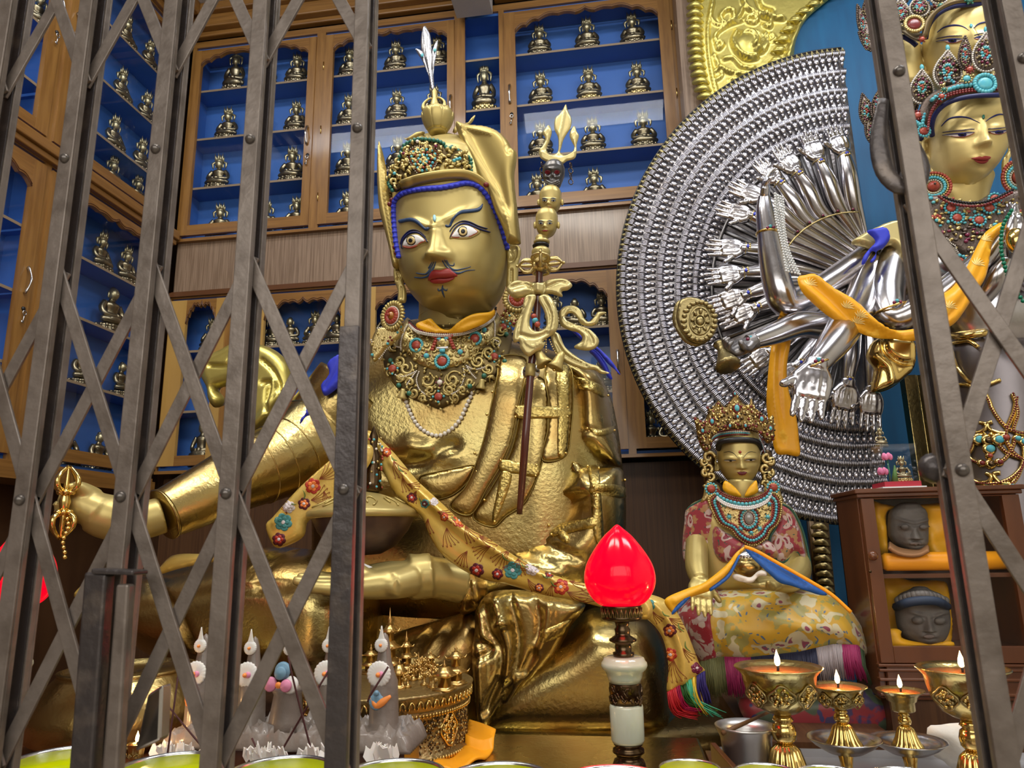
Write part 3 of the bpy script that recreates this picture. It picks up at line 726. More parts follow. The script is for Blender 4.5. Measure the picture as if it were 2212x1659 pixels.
def remesh(o, vs, sm=4):
    r = o.modifiers.new('fuse', 'REMESH'); r.mode = 'VOXEL'; r.voxel_size = vs; r.use_smooth_shade = True
    s = o.modifiers.new('soften', 'SMOOTH'); s.factor = .5; s.iterations = sm
    return o
def finger(mb, b, d, n, L, r, curl, m, side=None):
    """three-bone finger from base b along d, curling towards n"""
    d = np.array(d, float)/np.linalg.norm(d); n = np.array(n, float)/np.linalg.norm(n); p = np.array(b, float); P = [p-d*L*.15, p]; R = [r, r*1.02]; a = 0
    for seg, f in ((.45, 1.0), (.30, .9), (.25, .8)):
        a += curl; q = d*math.cos(a)+n*math.sin(a); p = p+q*L*seg*.5; P.append(p); R.append(r*f*.95); p = p+q*L*seg*.5; P.append(p); R.append(r*f)
    R[-1] = r*.5; tube(mb, P, R, m, 10, 2)
def hand(mb, wrist, dirv, nrm, L, m, curl=.15, spread=.22, thumb=1, wr=.30, curls=None, thumb_curl=.25, tdir=None):
    """palm with four fingers and a side thumb. dirv wrist->fingers, nrm palm normal, L hand length"""
    d = np.array(dirv, float)/np.linalg.norm(dirv); n = np.array(nrm, float); n = n-d*(n@d); n /= np.linalg.norm(n); s = np.cross(n, d)*thumb
    w = np.array(wrist, float)
    # palm: fused tubes
    pl = L*.50
    for q, rr in ((-.25, .105), (-.08, .12), (.08, .12), (.25, .105)):
        tube(mb, [w+s*q*L*.30, w+d*pl*.4+s*q*L*.62, w+d*pl*.85+s*q*L*.70, w+d*pl+s*q*L*.70], [L*rr*1.0, L*rr*1.15, L*rr*.9, L*rr*.7], m, 12, 2)
    tube(mb, [w-d*L*.12, w+d*L*.05], [L*wr*.5, L*wr*.5], m, 14)
    tube(mb, [w-d*L*.02, w+d*L*.10, w+d*L*.25, w+d*L*.42, w+d*L*.52], [L*.16, L*.225, L*.255, L*.255, L*.21], m, 18, 3, flat=.42, a0=s)
    ls = (.40, .47, .45, .36); cs = curls or (curl,)*4
    for k in range(4):
        q = (.255-.17*k); dd = d+s*q*spread; finger(mb, w+d*pl*.98+s*q*L*.72, dd, n, L*ls[k], L*.058*(1 if k < 3 else .88), cs[k], m)
    td = tdir if tdir is not None else d*.75+s*.75+n*.15
    tube(mb, [w+d*L*.06+s*L*.10, w+d*L*.22+s*L*.22], [L*.13, L*.11], m, 12)
    finger(mb, w+d*L*.22+s*L*.22, td, n-s*.4, L*.36, L*.078, thumb_curl, m)
    return mb

# ================================================================ great seated gilded statue
ZA = lambda p: Z(p, 800, 200, 3.3175)
ZB_ = lambda p: Z(p, 780, 620, 4.88)
ZC = lambda p: Z(p, 1060, 200, 2.6767)
R3 = lambda p: Z(p, 0, 1044, 2.6976)
R4 = lambda p: Z(p, 700, 0, 2.6976)
R5 = lambda p: Z(p, 700, 560, 2.6976)
R6 = lambda p: Z(p, 700, 1044, 2.6976)
R8 = lambda p: Z(p, 1392, 1044, 2.6976)
ZN = lambda p: Z(p, 560, 900, 4.148)
ZM = lambda p: Z(p, 380, 560, 3.317)
def clampz(mb, z=.87): mb.v = [(a, b, max(c, z)) for a, b, c in mb.v]; return mb
ST = thing('seated_statue', (-.25, 2.75, .93), 'colossal seated gilded statue with painted staring face, moustache and lotus hat', 'statue')
# throne slab
mb = MB(); out = xz([(300, 1560)], 2.5)
lathe(mb, [(0, 0), (1.02, 0), (1.04, .02), (1.02, .05), (.97, .07), (.93, .08), (0, .08)], (-.28, 3.0, .86), BRASS, 90, axis=(0, 0, 1)); mb.v = [(-.28+(a+.28)*.93, 3.0+(b-3.0)*.72, c) for a, b, c in mb.v]
mb.build('base_slab', BRASS, ST)
# torso
TO = [(900, 700), (1075, 690), (1110, 740), (1190, 760), (1270, 785), (1312, 840), (1330, 900), (1342, 980), (1350, 1080), (1352, 1150), (1345, 1240), (1300, 1320), (1150, 1380), (950, 1380), (800, 1360), (700, 1300), (690, 1150), (690, 1050), (700, 950), (715, 860), (760, 790), (840, 735)]
mb = MB(); relief(mb, TO, 2.95, .36, .30, .34, [(R5([(545, 1255), (680, 1235), (800, 1180), (860, 1160)]), .025, -.03), (R5([(300, 1000), (450, 1180), (560, 1240)]), .03, -.02), (R5([(640, 1150), (760, 1190), (860, 1190)]), .03, .02)], h=.022)
torso = mb.build('torso', BRASS, ST); bt = bvh_mb(mb)
def panel(name, pts, m, off=.012, dome=.02, thick=.02, h=7, par=ST, bv=None, tr=R5, sm=5):
    mb = MB(); decal(mb, bv or bt, tr(pts) if tr else pts, m, off, thick, h, sm, dome); 
    if not mb.v: return None
    o = mb.build(name, m, par)
    c = [hit(bv or bt, a, b, off+.001) for a, b in catmull(tr(pts) if tr else pts, 6, True)]; c = [q for q in c if q is not None]
    if len(c) > 5 and m is BRASS: mb = MB(); tube(mb, c, .0027, SEAM, 6, closed=True); mb.build('rolled_seam', SEAM, o)
    return o
SEAM = mat('dark_brass_seam', (.26, .19, .06), 1, .4)
panel('belly_sash', [(560, 1270), (660, 1240), (860, 1200), (880, 1230), (830, 1310), (740, 1380), (620, 1400), (560, 1330)], BRASS, .008, .015)
LAP = [(1030, 590), (1170, 600), (1175, 700), (1140, 850), (1100, 1050), (1050, 1180), (960, 1330), (860, 1490), (740, 1440), (830, 1330), (885, 1210), (940, 1040), (985, 830), (1010, 700)]
panel('robe_lapel', LAP, BRASS, .020, .010)
panel('robe_lapel', [(1180, 700), (1290, 720), (1300, 900), (1290, 1100), (1240, 1280), (1170, 1420), (1060, 1500), (985, 1560), (870, 1500), (960, 1360), (1060, 1190), (1110, 1060), (1150, 860)], BRASS, .010, .010)
panel('robe_panel', [(1290, 640), (1420, 640), (1440, 800), (1430, 1000), (1400, 1150), (1270, 1170), (1300, 1000), (1305, 850)], BRASS, .014, .006)
for bnd in ([(1350, 640), (1415, 645), (1418, 800), (1415, 930), (1400, 1140), (1355, 1145), (1352, 900)], [(1130, 860), (1280, 866), (1415, 870), (1415, 930), (1280, 932), (1120, 930)], [(1035, 1172), (1140, 1185), (1250, 1205), (1240, 1270), (1140, 1255), (1030, 1235)], [(1040, 1240), (1100, 1260), (1060, 1400), (1000, 1540), (985, 1500), (1010, 1380)]):
    panel('engraved_band', bnd, BRASS2, .024, .002, sm=3)
# upper sleeve, elbow and forearm sleeve
mb = MB(); relief(mb, R5([(1240, 650), (1400, 600), (1560, 640), (1635, 720), (1682, 950), (1728, 1150), (1722, 1215), (1600, 1205), (1480, 1160), (1405, 1150), (1430, 1000), (1445, 850), (1420, 740), (1300, 700)]), 2.80, .17, .12, .13, [(R5([(1640, 800), (1660, 1000)]), .012, -.015), (R5([(1420, 740), (1600, 790), (1640, 810)]), .008, -.015), (R5([(1430, 975), (1560, 1030), (1690, 1010)]), .008, -.015)], h=.016)
slv = mb.build('upper_sleeve', BRASS, ST); bs = bvh_mb(mb)
panel('engraved_band', [(1420, 690), (1500, 690), (1600, 730), (1635, 760), (1638, 810), (1560, 770), (1420, 742)], BRASS2, .004, .004, bv=bs, sm=3)
panel('engraved_band', [(1540, 985), (1620, 990), (1690, 970), (1690, 1010), (1600, 1030)], BRASS2, .004, .004, bv=bs, sm=3)
mb = MB(); relief(mb, R5([(1400, 1150), (1560, 1200), (1722, 1215), (1752, 1300), (1760, 1500), (1745, 1700), (1680, 1820), (1560, 1960), (1380, 2040), (1100, 2060), (900, 2060), (780, 1960), (790, 1880), (900, 1800), (1020, 1720), (1250, 1600), (1430, 1450), (1250, 1380), (1210, 1350), (1350, 1350), (1420, 1240)]), 2.72, .20, .25, .16,
    [(R5([(1210, 1360), (1340, 1365), (1540, 1200)]), .012, -.03), (R5([(1450, 1420), (1620, 1380), (1750, 1395)]), .008, -.02), (R6([(1040, 250), (1250, 330), (1500, 430)]), .012, -.025), (R6([(1000, 300), (1200, 450), (1400, 520)]), .014, .02)], h=.018)
mb.build('forearm_sleeve', BRASS, ST); bf = bvh_mb(mb)
for bnd in ([(1540, 1220), (1600, 1225), (1612, 1400), (1625, 1600), (1620, 1700), (1570, 1600), (1560, 1400)], [(1550, 1320), (1640, 1310), (1750, 1330), (1750, 1390), (1620, 1375), (1560, 1385)], [(1320, 1560), (1450, 1530), (1600, 1500), (1610, 1560), (1480, 1580), (1330, 1615)], [(1080, 1600), (1180, 1560), (1290, 1500), (1310, 1560), (1200, 1610), (1100, 1650)], [(1270, 1480), (1340, 1500), (1400, 1560), (1430, 1650), (1380, 1640), (1330, 1570)]):
    panel('engraved_band', bnd, BRASS2, .006, .003, bv=bf, sm=3)
mb = MB(); relief(mb, R6([(690, 390), (770, 420), (860, 500), (940, 560), (945, 690), (880, 740), (805, 768), (775, 690), (760, 600), (740, 520), (715, 470)]), 2.47, .10, .16, .06, [(R6([(800, 480), (820, 600), (810, 740)]), .008, -.02), (R6([(860, 520), (880, 620), (890, 730)]), .008, -.02)], h=.010)
mb.build('cuff', BRASS, ST)
# lap, thighs, knee
mb = MB(); relief(mb, R6([(1400, 850), (1540, 735), (1700, 730), (1860, 775), (1945, 880), (1988, 1000), (1998, 1200), (2025, 1340), (2120, 1420), (1900, 1470), (1500, 1500), (1100, 1490), (800, 1440), (880, 1300), (1000, 1100), (1200, 950)]), 2.55, .22, .35, .13, [(R6([(1200, 1450), (1600, 1420), (1950, 1370)]), .02, -.03)], h=.022)
clampz(mb).build('knee', BRASS, ST)
mb = MB(); relief(mb, R6([(380, 900), (480, 850), (620, 810), (760, 770), (890, 750), (1000, 900), (1000, 1200), (960, 1430), (800, 1450), (500, 1470), (250, 1400), (150, 1100)]), 2.52, .16, .25, .12, [(R6([(740, 790), (660, 860), (620, 960)]), .008, -.02), (R6([(820, 780), (740, 880), (720, 960)]), .008, -.02)], h=.02)
clampz(mb).build('shin', BRASS, ST)
SK = [(885, 735), (960, 640), (1100, 620), (1300, 640), (1500, 690), (1515, 735), (1440, 830), (1405, 900), (1345, 1000), (1250, 1110), (1160, 1215), (1090, 1310), (1010, 1390), (950, 1430), (920, 1425), (890, 1330), (872, 1150), (860, 1000), (878, 850)]
mb = MB(); relief(mb, R6(SK), 2.40, .075, .05, .045, [(R6([(1090, 640), (1130, 780), (1150, 900), (1120, 1080), (1060, 1230), (1010, 1350)]), .011, -.022), (R6([(950, 700), (985, 850), (1050, 950), (1055, 1080), (1000, 1220), (965, 1300)]), .010, -.022), (R6([(1240, 680), (1270, 800), (1240, 960), (1180, 1080)]), .010, -.018),
    (R6([(1020, 660), (1060, 800), (1100, 930), (1090, 1100)]), .018, .03), (R6([(1020, 820), (1060, 790), (1100, 800)]), .010, .03), (R6([(1330, 680), (1310, 830), (1260, 940)]), .015, .02), (R6([(900, 780), (910, 900), (1000, 950), (900, 1010)]), .010, -.025), (R6([(930, 1000), (930, 1200), (945, 1380)]), .016, .02)], h=.012)
mb.build('skirt_fold', BRASS, ST); bk = bvh_mb(mb)
panel('engraved_band', [(1265, 860), (1340, 830), (1440, 790), (1400, 880), (1330, 910), (1262, 930)], BRASS2, .004, .003, bv=bk, tr=R6, sm=0)
mb = MB(); relief(mb, R3([(830, 560), (1000, 490), (1250, 430), (1550, 375), (1750, 378), (1900, 410), (2100, 500), (2200, 700), (2150, 1050), (1900, 1200), (1500, 1150), (1200, 1080), (950, 1000), (830, 850)]), 2.60, .24, .3, .18, [(R3([(1850, 400), (1740, 440), (1680, 520), (1690, 600)]), .008, -.02), (R3([(1700, 395), (1650, 450), (1630, 520)]), .008, -.02), (R3([(1480, 600), (1700, 590), (1850, 600)]), .006, -.02), (R3([(1050, 560), (1250, 720), (1330, 900)]), .012, -.03)], h=.02)
clampz(mb).build('thigh', BRASS, ST)
mb = MB(); relief(mb, [(700, 1290), (980, 1260), (1060, 1290), (1060, 1420), (850, 1430), (690, 1420)], 2.75, .06, .1, .06, h=.03)
mb.build('lap_panel', BRASS, ST)
# extended arm on the left
sp = [PY(770, 850, 2.72), PY(700, 925, 2.68), PY(620, 985, 2.55), PY(520, 1030, 2.40), PY(430, 1075, 2.26), PY(352, 1112, 2.16)]
mb = MB(); tube(mb, sp, [.19, .172, .148, .122, .100, .082], None or BRASS, 40, 8)
for i in (22, 27, 33):                                                      # riveted seams round the sleeve
    pass
mb.build('sleeve', BRASS, ST)
mb = MB(); q = catmull([np.append(a, b) for a, b in zip(sp, [.19, .172, .148, .122, .100, .082])], 8)
for k in (10, 15, 18, 21): m2 = MB(); tube(m2, [c[:3] for c in (q[k], q[k]+(q[k+1]-q[k])*.12)], [q[k][3]+.003]*2, BRASS, 40); m2.build('seam_band', BRASS, ST)
tube(mb, [q[-2][:3], q[-1][:3], q[-1][:3]+(q[-1][:3]-q[-2][:3])*.15], [q[-1][3]+.004, q[-1][3]+.006, q[-1][3]+.001], BRASS, 40)
mb.build('sleeve_hem', BRASS, ST)
mb = MB(); tube(mb, [PY(352, 1112, 2.16), PY(300, 1125, 2.12), PY(240, 1118, 2.08), PY(200, 1104, 2.05)], [.060, .062, .070, .062], GOLD, 24, 4)
tube(mb, [PY(215, 1108, 2.05), PY(165, 1085, 2.02), PY(128, 1075, 2.0)], [.06, .042, .018], GOLD, 16, 4)
for a, b, c in ((118, 1096, 1.99), (120, 1108, 2.0), (128, 1118, 2.02)): tube(mb, [PY(180, 1110, 2.03), PY(a+20, b+2, c), PY(a, b-10, c-.03)], [.028, .017, .009], GOLD, 10, 3)
tube(mb, [PY(200, 1075, 2.04), PY(170, 1052, 1.99), PY(146, 1052, 1.96)], [.035, .020, .010], GOLD, 10, 3)
remesh(mb.build('hand', GOLD, ST), .006, 5)
# lower hand holding the bowl
mb = MB(); tube(mb, ZN([(0, 0)]) and [PY(1000, 1258, 2.40), PY(930, 1246, 2.34), PY(880, 1243, 2.30)], [.068, .066, .070], GOLD, 24, 4)
W0 = PY(900, 1246, 2.30); D0 = PY(740, 1262, 2.22)-W0
hand(mb, W0, D0, (0.05, -.15, 1), .40, GOLD, curl=.10, spread=.35, thumb=1, wr=.36, tdir=D0/np.linalg.norm(D0)*.9+np.array([0, .35, .10]))
remesh(mb.build('hand', GOLD, ST), .006, 6)
mb = MB(); relief(mb, ZN([(655, 1345), (700, 1330), (770, 1345), (900, 1400), (1110, 1440), (1120, 1410), (1060, 1370), (900, 1300), (760, 1270), (690, 1280)]), 2.24, .004, .004, .01, h=.006); mb.build('palm_lotus', WHITE, ST)
mb = MB()
for a, b in ((715, 1290), (740, 1365), (1040, 1395)): ball(mb, PY(*ZN([(a, b)])[0], 2.232), (.018, .006, .012), DCORAL, 6)
mb.build('palm_lotus_petals', DCORAL, ST)
# shoulder flourish behind the arm
mb = MB(); relief(mb, ZM([(200, 720), (260, 680), (330, 650), (410, 610), (520, 600), (650, 625), (750, 680), (820, 770), (850, 880), (840, 990), (780, 1100), (690, 1180), (560, 1260), (470, 1300), (460, 1100), (420, 1000), (420, 905), (340, 915), (300, 935), (345, 990), (330, 1050), (270, 1060), (240, 1000), (230, 930), (190, 850)]), 2.92, .05, .05, .05,
    [(ZM([(650, 740), (740, 830), (795, 980)]), .008, -.02), (ZM([(660, 900), (710, 900), (700, 960), (690, 1100)]), .010, -.02), (ZM([(740, 890), (740, 960), (700, 1050)]), .010, .02), (ZM([(280, 780), (400, 780), (430, 740)]), .008, -.02), (ZM([(620, 1190), (700, 1090), (800, 960)]), .02, .02)], h=.010)
mb.build('scarf_flourish', GILT, ST)
# blue hair locks
def strand(name, out, Y, m=HAIRB, front=.02, back=.012, st=(), par=ST, h=.008, edge=.015):
    mb = MB(); relief(mb, out, Y, front, back, edge, st, h=h); return mb.build(name, m, par)
strand('hair_lock', ZM([(1245, 650), (1190, 670), (1120, 710), (1085, 760), (1100, 820), (1050, 890), (1040, 920), (1070, 980), (1150, 930), (1210, 860), (1225, 800), (1215, 760), (1245, 755), (1215, 715), (1200, 700)]), 2.50, st=[(ZM([(1190, 700), (1170, 790), (1080, 930)]), .006, -.01)])
strand('hair_lock', ZM([(925, 1040), (945, 1060), (970, 1110), (930, 1130), (905, 1165), (888, 1185), (895, 1145), (925, 1110), (935, 1080)]), 2.42)
strand('hair_lock', ZC([(440, 1320), (470, 1340), (520, 1390), (580, 1440), (640, 1490), (690, 1540), (720, 1580), (752, 1635), (715, 1600), (670, 1560), (620, 1500), (560, 1460), (500, 1410), (460, 1370)]), 2.60, st=[(ZC([(470, 1350), (600, 1480), (700, 1590)]), .005, -.008)])
strand('hair_lock', ZC([(590, 1480), (630, 1510), (670, 1570), (690, 1620), (705, 1659), (680, 1650), (650, 1600), (600, 1530), (570, 1500)]), 2.62)
# neck and collar
mb = MB(); n0 = PY(975, 650, 2.74)
tube(mb, [PY(985, 735, 2.82), PY(982, 705, 2.80), PY(980, 680, 2.78), PY(980, 640, 2.76)], [.165, .150, .145, .145], GOLD, 40, 3)
for a, b, r in ((705, 2.80, .151), (688, 2.785, .147)): tube(mb, [PY(981, a, b)+np.array([.998*r*math.cos(t), r*math.sin(t), 0]) for t in np.linspace(0, 2*PI, 40)[:-1]], .003, GOLD, 6, closed=True)
mb.build('neck', GOLD, ST)
mb = MB(); relief(mb, ZB_([(580, 380), (650, 360), (740, 340), (790, 390), (860, 450), (940, 460), (1010, 400), (1100, 330), (1200, 280), (1340, 250), (1400, 215), (1400, 270), (1330, 350), (1240, 410), (1050, 490), (800, 505), (650, 480), (580, 430)]), 2.560, .012, .02, .012, [(ZB_([(640, 380), (750, 420), (820, 460)]), .006, -.012), (ZB_([(1000, 440), (1150, 340), (1330, 290)]), .008, .012)], h=.008,
    yfun=lambda x, z: 2.545+1.2*(x-xz([(965, 690)], 2.545)[0][0])**2)
mb.build('yellow_neckcloth', YELLOW, ST)
# ---- head
RG = [(352, 905, 1050), (362, 885, 1070), (378, 868, 1086), (420, 858, 1094), (470, 857, 1098), (520, 860, 1100), (560, 864, 1100), (590, 871, 1096), (615, 882, 1089), (635, 894, 1080), (650, 908, 1069), (662, 922, 1056), (670, 938, 1042), (676, 958, 1022)]
FD = (-.22, -1, -.10)
hd = MB(); head_mesh(hd, RG, 2.66, FD, [('nose', 941, 484, 946, 561, 9, 19, .012, .064), ('g', 928, 554, 10, 9, .018), ('g', 966, 550, 11, 10, .018), ('g', 912, 484, 26, 8, .012, 25), ('g', 985, 466, 34, 9, .014, -25),
    ('g', 895, 520, 22, 13, -.010), ('g', 1000, 503, 30, 16, -.012), ('g', 894, 519, 20, 12, .012), ('g', 1000, 501, 26, 15, .014), ('g', 955, 595, 34, 13, .018), ('g', 956, 578, 8, 6, -.006), ('g', 955, 616, 26, 6, -.008), ('g', 957, 642, 30, 16, .018), ('g', 900, 570, 20, 26, .008), ('g', 1035, 560, 34, 34, .008),
    ('s', [(926, 492), (936, 496), (950, 490)], 2.2, -.004), ('s', [(926, 487), (938, 491), (958, 486)], 2, .003)], GOLD, nseg=200, rows=150)
head = hd.build('head', GOLD, ST); bh = bvh_mb(hd)
def part(name, fn, m, par): 
    mb = MB(); fn(mb); return mb.build(name, m, par)
D = lambda mb, p, m, off=.0022, dome=0.0, h=2.2, tr=ZA, sm=4: decal(mb, bh, tr(p), m, off, .003, h, sm, dome)
part('eyebrow', lambda mb: D(mb, [(203, 915), (240, 905), (290, 898), (340, 915), (380, 955), (398, 968), (412, 962), (427, 972), (415, 988), (395, 988), (368, 966), (320, 930), (270, 925), (215, 935)], BROW, .003, .003), BROW, head)
part('eyebrow', lambda mb: D(mb, [(535, 952), (546, 945), (560, 952), (572, 930), (590, 895), (640, 850), (700, 838), (760, 830), (790, 810), (803, 795), (800, 825), (780, 850), (720, 862), (650, 870), (610, 897), (590, 932), (575, 962), (545, 966)], BROW, .003, .003), BROW, head)
def eye1(mb):
    D(mb, [(224, 1112), (242, 1062), (285, 1018), (340, 1008), (390, 1040), (414, 1072), (375, 1082), (335, 1104), (290, 1115), (255, 1112)], GOLD, .0025, .004)
    D(mb, [(240, 1098), (252, 1060), (290, 1028), (340, 1022), (380, 1046), (402, 1066), (370, 1074), (335, 1092), (296, 1106), (262, 1102)], WHITE, .0050, .004)
    D(mb, [(350, 1060), (380, 1050), (402, 1066), (372, 1078), (345, 1092), (358, 1074)], PINKRIM, .0062)
    D(mb, [(240, 1098), (262, 1104), (296, 1108), (335, 1096), (340, 1101), (296, 1116), (256, 1112)], PINKRIM, .0072)
    D(mb, circ(302, 1062, 34, 18), BLACK, .0085, .001); D(mb, circ(302, 1062, 27, 16), IRIS, .0100, .001); D(mb, circ(302, 1062, 13, 12), BLACK, .0118, .001, h=1.5)
    for p, w in (([(232, 1118), (238, 1062), (285, 1012), (345, 1005), (392, 1040), (414, 1074)], 3.2), ([(225, 1090), (240, 1040), (290, 992), (350, 992), (400, 1036)], 1.2)): sdecal(mb, bh, ZA(p), .8, .8, NAVY, .0075, 2, wm=w)
def eye2(mb):
    D(mb, [(565, 1045), (595, 985), (635, 945), (690, 940), (745, 962), (790, 1000), (745, 1035), (700, 1050), (640, 1052), (600, 1048)], GOLD, .0025, .004)
    D(mb, [(580, 1036), (603, 1000), (635, 967), (685, 956), (732, 972), (765, 1000), (740, 1020), (700, 1036), (640, 1040)], WHITE, .0050, .004)
    D(mb, [(735, 975), (767, 1000), (742, 1022), (700, 1040), (715, 1022), (738, 1000)], PINKRIM, .0062); D(mb, [(580, 1034), (600, 1005), (612, 1018), (640, 1040), (610, 1044)], PINKRIM, .0062)
    D(mb, circ(661, 1000, 35, 18), BLACK, .0085, .001); D(mb, circ(661, 1000, 28, 16), IRIS, .0100, .001); D(mb, circ(661, 1000, 14, 12), BLACK, .0118, .001, h=1.5)
    for p, w in (([(570, 1042), (598, 988), (640, 950), (690, 944), (740, 964), (790, 985), (855, 1004)], 4.2), ([(568, 1000), (600, 955), (650, 925), (710, 932), (770, 960), (835, 980)], 1.6)): sdecal(mb, bh, ZA(p), .8, .8, NAVY, .0075, 2, wm=w)
part('eye', eye1, WHITE, head); part('eye', eye2, WHITE, head)
part('mouth', lambda mb: (D(mb, [(415, 1345), (430, 1295), (460, 1272), (500, 1276), (520, 1272), (560, 1262), (590, 1280), (625, 1312), (590, 1322), (540, 1327), (490, 1327), (445, 1337)], RED, .003, .007), D(mb, [(430, 1341), (480, 1329), (540, 1329), (602, 1320), (590, 1340), (540, 1360), (480, 1366), (445, 1360)], RED, .003, .008)), RED, head)
def mous(mb):
    for p, w in (([(515, 1200), (540, 1240), (580, 1280), (630, 1295), (690, 1276), (750, 1271)], 4.5), ([(530, 1195), (560, 1240), (600, 1272), (660, 1264), (720, 1247)], 3.6), ([(545, 1196), (568, 1235), (598, 1238), (600, 1218)], 2.6), ([(470, 1210), (452, 1260), (420, 1310), (370, 1327), (316, 1322)], 4.5), ([(457, 1210), (432, 1262), (400, 1300), (330, 1292)], 3.4), ([(443, 1212), (425, 1248), (416, 1262)], 2.4)):
        sdecal(mb, bh, ZA(p), 1, 1, BROW, .004, 2, wm=w)
part('moustache', mous, BROW, head)
part('goatee', lambda mb: [sdecal(mb, bh, ZA(p), 1, .6, BROW, .004, 2, wm=w) for p, w in (([(520, 1378), (516, 1420), (533, 1468)], 4), ([(485, 1402), (490, 1418), (508, 1412), (518, 1396)], 2.4), ([(518, 1396), (532, 1412), (548, 1416), (553, 1402)], 2.4))], BROW, head)
part('forehead_gem', lambda mb: D(mb, circ(461, 902, 12, 12, 25), mat('pale_turquoise', (.35, .62, .72), 0, .3), .004, .006), TURQ, head)
mb = MB(); HL = ZA([(212, 1170), (190, 1050), (178, 900), (178, 800), (200, 752), (250, 720), (330, 700), (420, 690), (510, 684), (600, 668), (680, 652), (750, 664), (800, 700), (850, 770), (895, 860), (930, 960), (955, 1050), (972, 1110)])
hp = [PY(a, b, 2.50) for a, b in HL]; hp = [hit(bh, a, b, .004) if hit(bh, a, b) is not None else PY(a, b, 2.66) for a, b in HL]
hq = resample(catmull(hp, 6), .006, False); tube(mb, hq, .011, HAIRB, 8)
for p in resample(hq, .021, False): ball(mb, p+np.array([0, -.004, -.004]), (.0125, .010, .0085), HAIRB, 5)
mb.build('hairline', HAIRB, head)
# ears
def ear(mb, top, bot, w, Y, side, m=GOLD, l=0):
    (x0, y0), (x1, y1) = top, bot; H = y1-y0
    o = [(x0-w*.5, y0+H*.06), (x0, y0), (x0+w*.5, y0+H*.06), (x0+w*.62, y0+H*.22), (x0+w*.45, y0+H*.42), (x1+w*.5, y0+H*.7), (x1+w*.45, y1), (x1, y1+H*.03), (x1-w*.45, y1), (x1-w*.42, y0+H*.7), (x0-w*.5, y0+H*.42), (x0-w*.6, y0+H*.2)]
    s = w/1534*Y
    relief(mb, o, Y, s*.35, s*.3, s*.35, [([(x0-w*.15, y0+H*.14), (x0+w*.2, y0+H*.12), (x0+w*.22, y0+H*.3), (x0, y0+H*.4)], s*.12, -s*.3), ([(x0-w*.1, y0+H*.22), (x0, y0+H*.33), (x0-w*.2, y0+H*.42)], s*.12, -s*.25), ([(x1, y0+H*.62), (x1, y0+H*.9)], s*.10, -s*.25)], h=s*.13, m=m)
mb = MB(); ear(mb, ZA([(1025, 1085)])[0], ZA([(1015, 1400)])[0], 27, 2.62, 1); mb.build('ear', GOLD, head)
mb = MB(); ear(mb, ZA([(205, 1240)])[0], ZA([(225, 1500)])[0], 20, 2.60, -1); mb.build('ear', GOLD, head)
# ---- hat
hat = part('lotus_hat', lambda mb: relief(mb, ZA([(195, 560), (235, 420), (290, 350), (380, 298), (480, 282), (570, 290), (640, 330), (710, 430), (780, 560), (840, 700), (800, 740), (700, 640), (500, 600), (300, 650), (200, 700)]), 2.62, .055, .22, .14, [(ZA([(540, 300), (520, 340), (560, 400)]), .01, -.02), (ZA([(400, 300), (420, 350)]), .01, -.02)], h=.014), mat('satin_gilt', (0.43, 0.33, 0.115), .75, .42), ST)
SATIN = MATS['satin_gilt']
part('hat_flap', lambda mb: relief(mb, ZA([(612, 212), (700, 235), (830, 250), (920, 285), (980, 340), (1010, 395), (1047, 430), (1046, 500), (1032, 620), (1052, 820), (1078, 1060), (1070, 1082), (985, 1080), (970, 1030), (940, 950), (895, 850), (850, 735), (785, 635), (725, 520), (670, 400), (632, 300)]), 2.47, .035, .04, .03,
    [(ZA([(665, 268), (780, 300), (880, 330)]), .004, .007), (ZA([(665, 268), (690, 360), (770, 500), (850, 620), (930, 760), (985, 900), (1010, 1040)]), .004, .008), (ZA([(1010, 400), (990, 420), (1000, 460)]), .006, -.012), (ZA([(700, 280), (800, 450), (900, 640), (980, 820)]), .05, -.022)], h=.008), SATIN, hat)
part('hat_flap', lambda mb: relief(mb, ZA([(58, 352), (72, 375), (95, 450), (115, 560), (128, 700), (150, 820), (172, 920), (192, 1050), (214, 1200), (220, 1240), (165, 1255), (135, 1120), (100, 980), (66, 850), (52, 700), (48, 500)]), 2.56, .03, .04, .025, [(ZA([(90, 480), (105, 700), (150, 960), (195, 1200)]), .005, -.01)], h=.008), SATIN, hat)
bp = [(128, 745), (150, 705), (230, 665), (320, 632), (420, 608), (520, 592), (620, 586), (700, 596), (770, 630), (830, 690), (885, 790), (925, 890), (955, 970), (985, 1060)]
def band(mb):
    P = []
    for a, b in ZA(bp):
        q = hit(bh, a, b+8, .018); P.append(PY(a, b, q[1]-.0) if q is not None else PY(a, b, 2.63))
    tube(mb, P, .022, SATIN, 12, 6, flat=.55)
part('hat_band', band, SATIN, hat)
mb = MB()
for a, b, c in ((372, 645, CORAL), (410, 636, PEARL), (452, 630, CORAL), (778, 626, DCORAL), (805, 640, PEARL), (830, 660, DCORAL), (965, 955, DCORAL), (975, 985, PEARL), (982, 1015, DCORAL), (155, 770, DCORAL), (140, 800, DCORAL), (178, 1110, DCORAL), (188, 1150, DCORAL)):
    q = PY(*ZA([(a, b)])[0], 2.44 if 200 < a < 900 else 2.50); mb = MB(); ball(mb, q, (.011, .010, .010), c, 6); mb.build('band_bead', c, hat)
PLQ = ZA([(165, 700), (122, 620), (116, 550), (142, 502), (196, 492), (206, 430), (240, 388), (300, 355), (345, 340), (420, 345), (480, 355), (528, 380), (552, 412), (620, 392), (680, 420), (714, 480), (718, 560), (712, 582), (600, 572), (450, 597), (300, 637)])
ncx = 0; cxp = xz(ZA([(420, 500)]), 2.42)[0][0]
yf = lambda x, z: 2.41+1.1*(x-cxp)**2+.28*np.maximum(z-3.27, 0)
